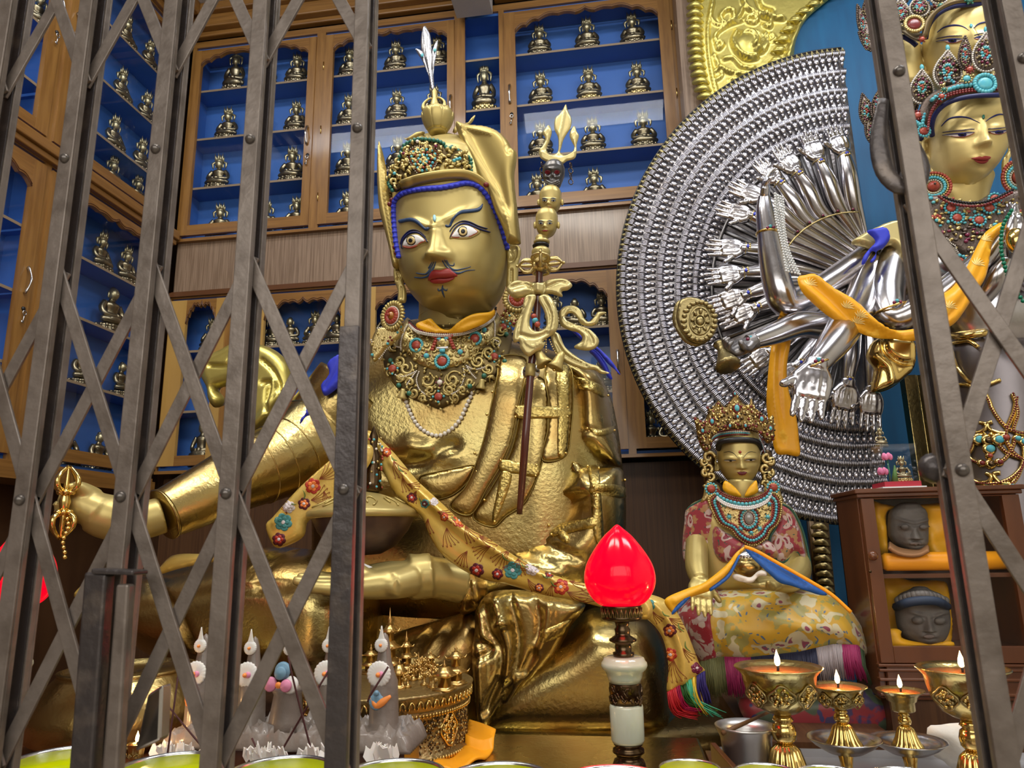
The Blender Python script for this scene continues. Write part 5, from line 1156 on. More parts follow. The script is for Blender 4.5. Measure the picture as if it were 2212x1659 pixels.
relief(mb, ZC([(345, 1385), (395, 1395), (430, 1470), (500, 1528), (560, 1562), (620, 1580), (640, 1602), (690, 1622), (640, 1626), (600, 1605), (540, 1600), (470, 1580), (410, 1545), (370, 1490)]), YS+.01, .010, .010, .009, [(ZC([(370, 1410), (420, 1510), (560, 1585)]), .004, -.009), (ZC([(385, 1420), (460, 1520), (560, 1572)]), .003, .006)], h=.0065)
mb.build('gilt_scarf', PALEGOLD, t)
for x, y, ax in ((290, 1530, (-.45, .1, 1)), (392, 1548, (.45, .1, 1))):
    mb = MB(); q = PY(*ZC([(x, y)])[0], YS-.02); lathe(mb, [(.004, .036), (.012, .030), (.016, .010), (.020, -.010), (.030, -.028), (.028, -.032), (0, -.025)], q, GOLD, 20, axis=ax); ball(mb, q-np.array(ax)*.034, .006, BRASS3, 6); mb.build('bell', GOLD, t)
mb = MB(); 
for a, b, m_ in ((250, 1295, CORAL), (257, 1318, TURQ), (270, 1340, CORAL)): ball(mb, PY(*ZC([(a, b)])[0], YS-.03), .011, m_, 6)
beads(mb, [PY(*p, YS-.03) for p in ZC([(240, 1270), (250, 1295), (257, 1318), (270, 1340), (320, 1430), (320, 1500)])], .0035, .009, FILI, 5); beads(mb, [PY(*p, YS-.03) for p in ZC([(340, 1430), (360, 1480), (385, 1520)])], .0035, .009, FILI, 5)
mb.build('bead_strings', CORAL, t)

# ---- brocade sash
BROC = mat('gold_brocade', (0.60, 0.38, 0.06), 0.25, 0.30, col2=(0.72, 0.52, 0.14), cscale=6, coat=.4, bump=('noise', 70, .3, .003))
BL1 = mat('rust_thread', (.22, .05, .01), 0, .5); BR1 = mat('red_flower_silk', (.42, .035, .02), 0, .45); BR2 = mat('orange_flower_silk', (.80, .22, .05), 0, .45); BT1 = mat('teal_flower_silk', (.06, .24, .24), 0, .45); BM1 = mat('maroon_silk', (.10, .012, .02), 0, .5); BG1 = mat('green_leaf_silk', (.14, .22, .05), 0, .5); BW1 = mat('lilac_white_silk', (.66, .60, .62), 0, .45)
t = thing('brocade_sash', PY(1250, 1290, 2.2), 'gold brocade sash with red flowers draped across the great statue lap', 'sash')
x0s, x1s = PY(808, 970, 2.50)[0], PY(1310, 1290, 2.15)[0]
ysf = lambda x, z: 2.42-(x-x0s)/(x1s-x0s)*.30
def P_s(px, py):
    Y = 2.4
    for _ in range(6): Y = float(ysf(PY(px, py, Y)[0], 0))
    return PY(px, py, Y)
SA = [(795, 930), (838, 965), (872, 1003), (903, 1040), (938, 1072), (968, 1100), (1005, 1135), (1055, 1163), (1095, 1190), (1145, 1220), (1205, 1245), (1270, 1262), (1330, 1275), (1400, 1290), (1400, 1338), (1310, 1314), (1240, 1297), (1170, 1284), (1100, 1263), (1040, 1250), (985, 1222), (950, 1192), (926, 1152), (912, 1118), (880, 1090), (850, 1060), (828, 1020), (795, 985)]
tr2 = [tuple(P_s(a, b)[[0, 2]]) for a, b in SA]; st = []
mb = MB(); relief(mb, tr2, 0, .030, .02, .03, [([tuple(P_s(a, b)[[0, 2]]) for a, b in [(830, 985), (900, 1070), (960, 1130), (1040, 1195), (1180, 1255), (1380, 1310)]], .018, -.008), ([tuple(P_s(a, b)[[0, 2]]) for a, b in [(850, 1000), (905, 1058), (965, 1112), (1060, 1178), (1200, 1250)]], .012, .014)], h=.009, px=False, yfun=ysf, rim=.004)
cl = mb.build('sash_cloth', BROC, t); bsa = bvh_mb(mb)
def pattern(bv, par, flowers, fans, leaves):
    mb = MB()
    for x, y, r, m1, m2 in flowers:
        r *= 1.22
        for k in range(6):
            w = k*PI/3+.3; decal(mb, bv, circ(x+r*.55*math.cos(w), y+r*.55*math.sin(w), r*.42, 8), m1, .0012, .001, 3, 0)
        for k in range(5):
            w = k*2*PI/5; decal(mb, bv, circ(x+r*.38*math.cos(w), y+r*.38*math.sin(w), r*.26, 7), m2, .0024, .001, 2.5, 0)
        decal(mb, bv, circ(x, y, r*.22, 8), BW1, .0034, .001, 2, 0)
    for x, y, a, L, n in fans:
        for k in range(n):
            w = a+(k-(n-1)/2)*.22; p = [(x, y), (x+L*.5*math.cos(w+.15), y+L*.5*math.sin(w+.15)), (x+L*math.cos(w), y+L*math.sin(w)), (x+L*.9*math.cos(w+.10), y+L*.9*math.sin(w+.10))]
            sdecal(mb, bv, p, 1.1, .8, BL1, .0012, 2.5, dome=0, thick=.001)
    for x, y, a, L in leaves: sdecal(mb, bv, [(x, y), (x+L*.5*math.cos(a+.4), y+L*.5*math.sin(a+.4)), (x+L*math.cos(a), y+L*math.sin(a))], .8, .6, BG1, .0014, 2.2, wm=3.2, dome=0, thick=.001)
    return mb.build('woven_pattern', BR1, par)
pattern(bsa, cl, [(835, 977, 9, BR1, BR2), (890, 1075, 10, BM1, BR1), (918, 1088, 9, BT1, BM1), (960, 1117, 8, BR1, BR2), (993, 1124, 14, BR1, BR2), (1030, 1232, 14, BM1, BR1), (1075, 1240, 11, BM1, BR1), (1108, 1232, 17, BT1, BT1), (1150, 1228, 14, BW1, BW1), (1165, 1270, 9, BM1, BR2), (1212, 1268, 15, BR1, BR2), (1187, 1240, 9, BM1, BR1), (938, 1084, 8, BW1, BW1), (1340, 1295, 12, BR1, BR2)],
    [(1005, 1135, .9, 40, 6), (965, 1140, 1.3, 42, 5), (850, 995, 1.0, 40, 5), (870, 1030, 1.2, 34, 4), (1100, 1190, 2.2, 44, 6), (1060, 1180, 2.6, 40, 5), (1225, 1278, .3, 48, 5), (1150, 1235, 3.6, 38, 5), (1270, 1280, .1, 40, 4), (900, 1060, 1.9, 28, 4), (1330, 1290, .5, 40, 4), (945, 1105, .2, 40, 5), (1035, 1160, .1, 44, 6), (1120, 1205, 1.6, 40, 5), (1010, 1190, 2.0, 36, 5), (1085, 1225, .0, 30, 4), (1140, 1250, .9, 30, 4), (1195, 1262, 1.9, 26, 4), (925, 1120, 1.5, 34, 4), (880, 1045, .1, 28, 4), (1290, 1298, 3.3, 40, 5), (1230, 1255, .2, 34, 4)],
    [(975, 1115, .5, 22), (1085, 1195, .8, 24), (1170, 1240, .3, 24), (905, 1075, .6, 20), (1190, 1255, .6, 22), (860, 1005, .9, 20), (845, 985, .7, 16), (1125, 1215, .5, 22)])
mb = MB(); relief(mb, [(702, 1003), (742, 975), (800, 960), (800, 1000), (752, 1060), (738, 1092), (695, 1110), (665, 1127), (655, 1160), (612, 1182), (590, 1178), (574, 1136), (592, 1114), (642, 1058)], 2.30, .022, .016, .03, [([(720, 1010), (650, 1075), (600, 1130)], .012, .012)], h=.009); c2 = mb.build('sash_cloth', BROC, t); b2 = bvh_mb(mb)
pattern(b2, c2, [(676, 1050, 15, BR1, BR2), (657, 1088, 12, BM1, BR2), (612, 1128, 17, BT1, BT1), (603, 1165, 13, BM1, BR1), (624, 1095, 12, BW1, BW1)], [(690, 1035, -.7, 48, 6), (672, 1080, -.3, 44, 6), (620, 1110, -2.2, 34, 4), (700, 1060, 1.2, 40, 4)], [(668, 1035, -1.5, 20), (655, 1080, -1.6, 22), (640, 1090, 2.8, 22)])
mb = MB(); relief(mb, [(372, 1200), (446, 1196), (480, 1190), (470, 1212), (441, 1216), (385, 1229), (340, 1240)], 2.25, .015, .012, .02, h=.01); relief(mb, [(160, 1282), (184, 1258), (215, 1240), (300, 1215), (305, 1228), (210, 1258), (168, 1290)], 2.22, .012, .012, .015, h=.01); mb.build('sash_cloth', BROC, t)
KN = [(1385, 1285), (1425, 1290), (1455, 1312), (1480, 1355), (1498, 1400), (1512, 1436), (1522, 1450), (1482, 1480), (1442, 1496), (1444, 1445), (1437, 1395), (1422, 1362), (1396, 1336), (1375, 1322)]
mb = MB(); relief(mb, KN, 2.225, .02, .02, .03, [([(1410, 1300), (1450, 1350), (1472, 1420), (1475, 1470)], .012, .012), ([(1425, 1340), (1455, 1400), (1460, 1480)], .010, -.008)], h=.008); c3 = mb.build('sash_cloth', BROC, t); b3 = bvh_mb(mb)
pattern(b3, c3, [(1400, 1308, 13, BT1, BT1), (1447, 1362, 13, BM1, BR2), (1448, 1414, 13, BR1, BR2), (1505, 1443, 11, GARNET, GARNET)], [(1455, 1425, 1.5, 50, 6), (1445, 1335, .4, 40, 5), (1475, 1400, .8, 34, 4), (1410, 1320, .9, 30, 4)], [(1465, 1345, 1.0, 24), (1480, 1385, 1.1, 26), (1430, 1320, .6, 20)])
TC = [mat('red_thread', (.45, .01, .02), 0, .5), mat('crimson_thread', (.30, .0, .05), 0, .5), mat('dark_green_thread', (.02, .10, .02), 0, .5), mat('green_thread', (.12, .35, .04), 0, .5), mat('yellow_thread', (.75, .50, .04), 0, .5), mat('sea_green_thread', (.06, .42, .26), 0, .5), mat('indigo_thread', (.03, .02, .16), 0, .5)]
mb = MB()
E0, E1 = np.array([1442, 1495]), np.array([1522, 1450])
for k in range(150):
    u = k/149; s = E0+(E1-E0)*u; j = lambda a: random.uniform(-a, a)
    if u < .22: m_ = TC[0]; e = s+np.array([14+30*u+j(5), 46+j(6)]); e2 = e+np.array([30+j(20), 8+j(4)])
    elif u < .34: m_ = TC[1]; e = s+np.array([18+j(5), 48]); e2 = e+np.array([45+j(15), 6+j(3)])
    elif u < .52: m_ = TC[2]; e = s+np.array([20+j(4), 40]); e2 = e+np.array([35+j(20), 22+j(4)])
    elif u < .64: m_ = TC[3]; e = s+np.array([14+j(4), 48]); e2 = e+np.array([30+j(20), 22+j(5)])
    elif u < .80: m_ = TC[4]; e = s+np.array([10+j(4), 55]); e2 = e+np.array([18+j(10), 22+j(5)])
    else: m_ = TC[6]; e = s+np.array([8+j(4), 50]); e2 = e+np.array([4+j(5), 18+j(4)])
    if .45 < u < .7 and k % 2: m_ = TC[5]; e2 = e2+np.array([10, 6])
    y_ = 2.215+j(.008); tube(mb, [PY(*s, y_), PY(*((s+e)/2+np.array([-3, 2])), y_-.01), PY(*e, y_-.005), PY(*e2, y_)], [.0022, .0022, .002, .0008], m_, 4, 2)
mb.build('rainbow_fringe', TC[0], t)
# big brass basin at the left
bb = PY(330, 1640, 2.05); bb = PY(262, 1640, 2.0); t = thing('brass_basin', (bb[0], 2.0, .985), 'large rounded brass vessel glowing orange at the bottom left behind the gate', 'vessel')
k_ = (1640-1440)/1534*2.0
mb = MB(); lathe(mb, [(0, 0), (.21, .0), (.245, .03), (.240, .09), (.215, .14), (.185, .172), (.178, .182), (.183, .188), (.172, .190), (.168, .18), (0, .17)], (bb[0], 2.0, .985), BRASS, 72, axis=(0, 0, 1)); mb.build('vessel_body', BRASS, t)

# ================================================================ silver thousand-hand fan
G2 = lambda p: Z(p, 1880, 0, 3.77)
ZD = lambda p: Z(p, 1300, 500, 3.318)
ZE = lambda p: Z(p, 1700, 500, 3.0156)
G3 = lambda p: Z(p, 1880, 860, 3.77)
FC = (1848.0, 618.0); YF = 3.40
def pol(r, a, Y=YF): return PY(FC[0]+r*math.cos(a), FC[1]+r*math.sin(a), Y)      # a measured in the picture plane, pi = left
FN = thing('thousand_hand_fan', PY(1800, 1130, YF), 'huge silver fan of embossed rows of hands and long radiating arms, beside the gilded faces', 'fan')
A0, A1 = math.radians(266.5), math.radians(82)
outl = [(FC[0]+515*math.cos(a), FC[1]+515*math.sin(a)) for a in np.linspace(A0, A1, 60)]+[(1900, 900), (1885, 700), (1868, 480), (1842, 290)]
mb = MB(); relief(mb, outl, YF, .012, .02, .02, h=.05, smooth=0); mb.build('backing_sheet', LSILVER, FN)
mb = MB(); tube(mb, [pol(515, a) for a in np.linspace(A0, A1, 90)], .006, BLACK, 6); 
for a in np.linspace(A0, A1, 150):
    p = pol(506, a, YF-.026); q = pol(517, a+.006, YF-.026); s = pol(506, a+.018, YF-.026); u = pol(499, a+.009, YF-.026); hexa(mb, [p, q, s, u]+[c+np.array([0, .012, 0]) for c in (p, q, s, u)], PALEGOLD)
mb.build('gilt_edge', PALEGOLD, FN)
PXM = YF/1534*1.0
def emb():                                    # one embossed hand, outward +X (length about 40 px), tangential Z, towards viewer -Y
    m = MB(); k = PXM*1.02
    tube(m, [(-15*k, 1*k, 0), (-10*k, -1*k, 0), (-3*k, -2*k, 0)], [3.6*k, 3.8*k, 3.0*k], SILVER2, 7, flat=.8)
    ball(m, (1.5*k, -3.2*k, 0), (9.4*k, 3.6*k, 5.9*k), SILVER2, 6, 8)
    for j in range(4):
        z = (j-1.5)*2.9*k; tube(m, [(7*k, -4.5*k, z), (13*k, -7.5*k, z*1.05), (19*k, -7*k, z*1.15), (24*k, -4.5*k, z*1.1)], [1.8*k, 1.7*k, 1.5*k, .6*k], SILVER2, 5)
    tube(m, [(1*k, -3*k, 5*k), (6*k, -6*k, 6*k), (11*k, -7*k, 4*k)], [2*k, 1.9*k, .8*k], SILVER2, 5)
    return m
em = emb(); ev = np.array(em.v); ef = em.f
me = bpy.data.meshes.new('embossed_hand'); me.from_pydata([tuple(v) for v in ev], [], ef); me.materials.append(SILVER2); me.polygons.foreach_set('use_smooth', [True]*len(ef))
o0 = np.array(rootloc(FN)); rest = MB(); cnt = 0
def place(a, r, part):
    p = pol(r, a, YF-.022); q = pol(r+10, a, YF-.022); u = (q-p)/np.linalg.norm(q-p); w = np.cross(u, [0, 1, 0]); R = np.stack([u, [0, 1, 0], w], 1)
    if part:
        o = bpy.data.objects.new('embossed_hand', me); COL.objects.link(o); o.parent = FN
        Mx = Matrix([[*R[0], p[0]-o0[0]], [*R[1], p[1]-o0[1]], [*R[2], p[2]-o0[2]], [0, 0, 0, 1]]); o.matrix_local = Mx
    else: rest.add(ev@R.T+p, ef, SILVER2)
for ri, r in enumerate((488, 448, 408, 368, 330)):
    n = int(round(abs(A1-A0)*r/14.0))
    for j in range(n+1):
        a = A0+(A1-A0)*j/n
        x, y = FC[0]+r*math.cos(a), FC[1]+r*math.sin(a)
        if ri == 4 and not (a < math.radians(150)) and random.random() < .0: continue
        place(a, r+random.uniform(-.5, .5), ri == 0 and 4 < j < 105)
for j in range(28): place(math.radians(84+2.6*j), 292, False)
tag(rest.build('embossed_hands', SILVER2, FN), kind='stuff')
# radial sheet strips inside the rings
mb = MB()
for a in np.linspace(math.radians(262), math.radians(95), 46):
    tube(mb, [pol(150, a, YF-.03), pol(235, a, YF-.022), pol(312, a, YF-.014)], [.004, .009, .012], DSILVER, 6, flat=.5)
tube(mb, [pol(310, a, YF-.02) for a in np.linspace(math.radians(262), math.radians(95), 60)], .009, DSILVER, 8)
mb.build('ribbed_sheet', DSILVER, FN)
def parm(name, pts, m, par, n=24, flat=1.0, k=6):
    mb = MB(); tube(mb, [PY(x, y, Y) for x, y, Y, r in pts], [r/1534*Y for x, y, Y, r in pts], m, n, k, flat=flat); return mb.build(name, m, par)
HT = None
ARMS = [((1842, 434), (1822, 330), (1797, 272)), ((1807, 441), (1767, 345), (1742, 284)), ((1770, 460), (1719, 371), (1679, 315)), ((1742, 478), (1679, 392), (1634, 346)), ((1724, 493), (1645, 428), (1576, 399)), ((1716, 520), (1619, 466), (1546, 448)), ((1712, 545), (1604, 537), (1523, 535)), ((1710, 585), (1600, 590), (1521, 600)), ((1700, 610), (1605, 639), (1525, 664)), ((1700, 640), (1627, 668), (1552, 698)), ((1720, 720), (1662, 762), (1600, 803)), ((1775, 730), (1722, 793), (1668, 862)), ((1842, 720), (1830, 832), (1816, 926)), ((1884, 740), (1882, 846), (1879, 932))]
for i, (b, w, tp) in enumerate(ARMS):
    Y = YF-.10; mb = MB(); W_ = PY(*w, Y-.03); B_ = PY(*b, Y); T_ = PY(*tp, Y-.03); c = PY(1868, 520+14*i if i < 8 else 620, YF-.05)
    tube(mb, [c, (c+B_)/2, B_, (B_+W_)/2+np.array([0, -.01, 0]), W_], [.020, .030, .040, .040, .026], SILVER, 16, 5)
    arm = mb.build('radiating_arm', SILVER, FN)
    L = np.linalg.norm(T_-W_)*1.08; d = (T_-W_); mb = MB(); s_ = 1
    hand(mb, W_, d, (0, -1, .05), L, SILVER, curl=.06, spread=.25, thumb=s_ if i < 10 else -1, wr=.34, thumb_curl=.1)
    remesh(mb.build('hand', SILVER, arm), L*.022, 3)
    mb = MB(); e = d/np.linalg.norm(d); a1 = np.cross(e, [0, 1, 0]); a1 /= np.linalg.norm(a1)
    tube(mb, [W_-e*.012+.029*(a1*math.cos(t_)+np.array([0, 1, 0])*math.sin(t_)) for t_ in np.linspace(0, 2*PI, 20)[:-1]], .0035, FILI, 6, closed=True)
    f_ = W_-e*.02+np.array([0, -.032, 0]); ball(mb, f_, (.009, .005, .009), mat('sapphire', (.02, .04, .5), 0, .1, coat=1), 6)
    for q in (-1, 0, 1): ball(mb, f_+a1*q*.010-e*.008, (.006, .005, .006), FILI, 5)
    mb.build('bracelet', FILI, arm)
mb = MB()
for a in np.linspace(math.radians(268), math.radians(182), 9):
    x, y = FC[0]+178*math.cos(a), FC[1]+165*math.sin(a); p = PY(x, y, YF-.145); lathe(mb, [(.014, 0), (.010, .006), (0, .010)], p, DBRONZE, 3, axis=(0, -1, 0)); ball(mb, p+np.array([0, -.008, 0]), .006, GARNET, 5)
tube(mb, [PY(FC[0]+172*math.cos(a), FC[1]+160*math.sin(a), YF-.145) for a in np.linspace(math.radians(272), math.radians(180), 30)], .004, FILI, 6)
mb.build('armlet_band', FILI, FN)

# ================================================================ standing silver statue with gilded faces
SV = thing('standing_statue', PY(2110, 1640, 2.95)*np.array([1, 1, 0])+np.array([0, 0, .60]), 'tall silver many-armed statue with stacked gilded faces and jewelled crowns', 'statue')
GF = mat('matte_gilt_face', (0.68, 0.54, 0.22), .45, .42)
mb = MB(); relief(mb, [(1890, 540), (1950, 500), (2000, 440), (2090, 425), (2180, 430), (2260, 470), (2300, 560), (2290, 700), (2270, 780), (2200, 790), (2080, 780), (2030, 740), (1990, 680), (1920, 640)], 3.02, .18, .2, .2, h=.025); mb.build('torso', SILVER, SV); bto = bvh_mb(mb)
mb = MB(); relief(mb, [(2040, 735), (2140, 725), (2290, 735), (2340, 900), (2360, 1200), (2380, 1640), (2200, 1650), (2120, 1640), (2085, 1500), (2070, 1300), (2050, 1100), (2040, 900)], 3.02, .20, .2, .2, [([(2150, 1200), (2170, 1400), (2180, 1650)], .04, -.03), ([(2100, 1250), (2140, 1275), (2180, 1270)], .008, -.015), ([(2110, 1350), (2150, 1372), (2200, 1360)], .008, -.015), ([(2115, 1410), (2160, 1432), (2210, 1415)], .008, -.015), ([(2120, 1180), (2150, 1195), (2190, 1190)], .008, -.015)], h=.025); leg = mb.build('lower_body', mat('tarnished_silver', (.22, .20, .21), 1, .42, bump=('noise', 9, .2, .01)), SV); bl_ = bvh_mb(mb)
# jewelled festoons
mb = MB()
def fes(pts, r, m, off=.010, tr=G3):
    q = hits(bl_, tr(catmull(pts, 5)), off)
    if len(q) > 2: m2 = MB(); tube(m2, q, r, m, 8); m2.build('festoon', m, SV)
for p in ([(900, -120), (960, 0), (1010, 120), (1110, 250), (1252, 300)], [(1180, 0), (1160, 120), (1110, 250), (1100, 330), (1150, 440), (1252, 520)], [(1150, -30), (1190, 120), (1160, 270), (1252, 290)], [(780, 430), (850, 510), (980, 545), (1090, 500), (1150, 410), (1170, 330)], [(1230, 370), (1240, 480), (1200, 620), (1150, 700)], [(1050, 390), (1110, 450), (1200, 490)], [(860, 340), (840, 420), (780, 500)], [(850, 680), (960, 700), (1090, 680), (1200, 600), (1252, 480)]):
    fes(p, .008, BRASS3, .012)
    q = hits(bl_, G3(catmull(p, 5)), .022)
    if len(q) > 2: beads(mb, q, .0038, .009, DCORAL, 5)
for p in ([(840, 275), (890, 285), (940, 260), (950, 220), (900, 205)], [(1100, 290), (1040, 285), (980, 260), (960, 215), (1000, 200)], [(840, 660), (900, 690), (970, 680), (990, 640), (950, 615)], [(1140, 700), (1060, 690), (1020, 650), (1010, 620), (1060, 610)], [(880, 300), (930, 310), (945, 290)], [(1060, 300), (1000, 310), (985, 290)]): fes(p, .008, BRASS3, .014)
for x, y, r, m_ in ((895, 343, .014, TURQ), (968, 350, .014, DBRONZE), (1045, 343, .014, TURQ), (975, 418, .014, TURQ), (935, 755, .012, TURQ), (1020, 757, .014, DBRONZE), (1090, 745, .012, TURQ), (1030, 820, .012, TURQ), (915, 535, .009, DCORAL), (985, 540, .011, DBRONZE), (1050, 525, .009, DCORAL), (1240, 360, .012, TURQ), (975, 475, .008, CORAL), (1035, 880, .008, TURQ), (1185, 335, .009, TURQ), (1145, 720, .008, TURQ), (1095, 325, .010, CORAL), (828, 322, .010, DCORAL)):
    q = hit(bl_, *G3([(x, y)])[0], .014)
    if q is not None: ball(mb, q, (r*1.8, .010, r*1.7), BRASS3, 8); ball(mb, q+np.array([0, -.010, 0]), (r*1.15, .008, r), m_, 8)
for p in ([(1090, 120), (1100, 250), (1160, 420)], [(1085, 740), (1190, 720), (1252, 760)],):
    fes(p, .008, BRASS3, .012, tr=lambda s: Z(s, 1700, 500, 3.0156))
fes([(1050, 690), (1150, 700), (1290, 690)], .014, BRASS3, .02, tr=ZE); fes([(1085, 780), (1130, 900), (1200, 980), (1300, 1000), (1390, 970)], .008, BRASS3, .012, tr=ZE); fes([(1085, 1020), (1150, 1000), (1210, 1010)], .008, BRASS3, .012, tr=ZE)
mb.build('festoon_stones', BRASS3, SV)
# big arms
parm('arm', [(1925, 530, 2.96, 30), (1880, 552, 2.93, 30), (1800, 606, 2.86, 29), (1735, 645, 2.80, 28), (1700, 656, 2.76, 30), (1684, 630, 2.74, 32), (1670, 570, 2.74, 29), (1660, 510, 2.74, 24), (1652, 455, 2.74, 19), (1651, 425, 2.74, 13)], SILVER, SV)
mb = MB(); hand(mb, PY(1651, 428, 2.74), PY(1657, 375, 2.74)-PY(1651, 428, 2.74), (1, -.2, 0), .145, SILVER, curl=.35, spread=.2, thumb=1, wr=.30); remesh(mb.build('hand', SILVER, SV), .0035, 3)
parm('arm', [(1905, 560, 2.95, 30), (1862, 640, 2.90, 32), (1800, 700, 2.82, 30), (1730, 700, 2.74, 28), (1670, 722, 2.68, 24), (1625, 738, 2.64, 18)], SILVER, SV)
mb = MB(); WB = PY(1622, 740, 2.63); hand(mb, WB, PY(1580, 758, 2.62)-WB, (.1, -.5, .8), .17, DSILVER, curl=.95, spread=.1, thumb=1, wr=.40, thumb_curl=.6); remesh(mb.build('hand', SILVER, SV), .004, 3)
parm('arm', [(1890, 570, 2.92, 34), (1862, 640, 2.84, 36), (1836, 690, 2.72, 36), (1806, 735, 2.62, 34), (1778, 770, 2.56, 28), (1762, 790, 2.54, 24)], SILVER, SV)
mb = MB(); WC = PY(1760, 795, 2.53); hand(mb, WC, PY(1738, 925, 2.47)-WC, (-.05, -1, .15), .235, SILVER, curl=.06, spread=.14, thumb=-1, wr=.36, thumb_curl=.15); remesh(mb.build('hand', SILVER, SV), .005, 3)
parm('arm', [(1935, 540, 2.93, 36), (1918, 600, 2.86, 38), (1915, 650, 2.80, 36), (1932, 690, 2.75, 31), (1980, 670, 2.72, 28), (2050, 620, 2.70, 26), (2120, 560, 2.68, 22), (2165, 500, 2.66, 15)], SILVER, SV)
parm('arm', [(2260, 560, 2.93, 36), (2230, 600, 2.80, 32), (2205, 560, 2.72, 24), (2190, 505, 2.67, 15)], SILVER, SV)
mb = MB()
for q, x in ((1, 2172), (-1, 2200)):
    w_ = PY(x, 520, 2.66); hand(mb, w_, PY(2184, 440, 2.66)-w_, (q*1, 0, .1), .16, SILVER, curl=.08, spread=.08, thumb=-q, wr=.3)
remesh(mb.build('praying_hands', SILVER, SV), .004, 3)
parm('arm', [(2120, 640, 2.75, 22), (2150, 600, 2.70, 24), (2175, 560, 2.68, 16)], SILVER, SV)
mb = MB()
for x, y, Y, r, ax in ((1762, 790, 2.535, 27, (-.4, 0, 1)), (1619, 741, 2.64, 20, (1, .1, -.3)), (1660, 505, 2.74, 25, (.1, 0, 1)), (1925, 668, 2.76, 36, (-.25, 0, 1))):
    mb = MB(); c = PY(x, y, Y); ax = np.array(ax)/np.linalg.norm(ax); a1 = np.cross(ax, [0, 1, 0]); a1 /= np.linalg.norm(a1); b1 = np.cross(ax, a1); r = r/1534*Y
    tube(mb, [c+r*(a1*math.cos(t_)+b1*math.sin(t_)) for t_ in np.linspace(0, 2*PI, 28)[:-1]], .0045, BRASS3, 8, closed=True)
    for q in (-1, 0, 1): ball(mb, c+np.array([q*.011, -r, .012 if q == 0 else .006]), .007, GARNET if q else TURQ, 6)
    mb.build('bangle', BRASS3, SV)
strand("shoulder_scarf", Z([(1205, 1415), (1260, 1370), (1340, 1330), (1450, 1290), (1560, 1300), (1600, 1480), (1500, 1500), (1440, 1430), (1360, 1460), (1290, 1440)], 1392, 0, 2.6976), 2.84, PALEGOLD, .03, .03, par=SV)
strand('hair_lock', ZE([(520, 0), (560, 40), (575, 70), (540, 110), (500, 160), (485, 215), (505, 212), (525, 180), (550, 130), (580, 140), (560, 170), (540, 195), (552, 205), (580, 175), (585, 130), (625, 110), (665, 60), (670, 20), (640, -25), (580, -20)]), 2.78, par=SV)
strand('hip_scarf', ZE([(515, 800), (560, 715), (640, 690), (760, 700), (830, 730), (830, 880), (760, 960), (660, 1030), (560, 1052), (548, 1000), (565, 900), (530, 850)]), 2.84, BRASS3, .035, .03, [(ZE([(620, 700), (630, 790), (720, 860), (810, 870)]), .01, -.02), (ZE([(560, 830), (640, 900), (660, 1000)]), .012, .015)], par=SV, edge=.03)
# ---- faces
def gface(nm, rg, Y, feats, par=SV, fd=(.12, -1, -.2)):
    mb = MB(); R = [((y/3.77), 1880+a/3.77, 1880+b/3.77) for y, a, b in rg]; head_mesh(mb, R, Y, fd, feats, GF, nseg=150, rows=110); return mb.build(nm, GF, par), bvh_mb(mb)
g = lambda x, y: (1880+x/3.77, y/3.77)
def gg(x, y, sx, sy, h, an=0): a, b = g(x, y); return ('g', a, b, sx/3.77, sy/3.77, h, an)
f1, bf1 = gface('face', [(600, 640, 1090), (650, 600, 1110), (770, 570, 1125), (850, 545, 1135), (950, 510, 1143), (1050, 498, 1143), (1150, 498, 1128), (1250, 512, 1095), (1320, 532, 1062), (1380, 562, 1022), (1430, 612, 975), (1470, 680, 925), (1495, 760, 860)], 2.87,
    [('nose', *g(918, 985), *g(915, 1192), 6.5, 12.5, .012, .042), gg(880, 1175, 28, 26, .012), gg(955, 1170, 28, 26, .012), gg(905, 1300, 75, 26, .012), gg(905, 1240, 18, 22, -.004), gg(905, 1365, 70, 22, -.005), gg(900, 1420, 70, 45, .012), gg(750, 1060, 110, 34, .012), gg(1040, 1040, 80, 32, .012), gg(740, 1120, 110, 22, -.005), gg(740, 985, 120, 18, .005, -8)])
f2, bf2 = gface('face', [(-120, 640, 1040), (0, 560, 1100), (60, 530, 1120), (150, 482, 1140), (250, 452, 1150), (350, 446, 1145), (450, 468, 1120), (550, 520, 1080), (620, 580, 1020), (680, 680, 930), (712, 750, 860)], 2.98,
    [('nose', *g(820, 240), *g(850, 400), 6, 12, .012, .04), gg(660, 300, 100, 34, .012), gg(930, 285, 90, 32, .012), gg(650, 350, 100, 20, -.004)])
f3, bf3 = gface('face', [(150, 190, 320), (220, 150, 350), (300, 120, 372), (450, 110, 400), (600, 150, 425), (700, 230, 410), (765, 290, 380)], 3.08, [])
f4, bf4 = gface('face', [(980, 330, 430), (1080, 300, 450), (1200, 320, 460), (1330, 360, 450)], 3.05, [])
BRN = mat('indigo_brow_paint', (.018, .022, .14), 0, .4)
def gd(mb, bv, p, w, m=BRN, wm=None, off=.0025): sdecal(mb, bv, [g(*q) for q in p], .6, .6, m, off, 1.6, wm=wm or w)
def lids(nm, face, bv, lower, upper, iris, ir):
    mb = MB(); decal(mb, bv, [g(*q) for q in lower+upper[::-1]], WHITE, .003, .003, 1.5, 0)
    decal(mb, bv, circ(*g(*iris), ir, 12, ir*.55), BRN, .0042, .002, 1.4, 0); decal(mb, bv, circ(*g(*iris), ir*.5, 8, ir*.3), BLACK, .0052, .002, 1.2, 0)
    gd(mb, bv, upper, 2.6, off=.0055, wm=3.0); gd(mb, bv, lower, 1.0, PINKRIM, off=.0045); gd(mb, bv, [(x, y-24) for x, y in upper], 1.2, off=.003)
    mb.build('eye', WHITE, face)
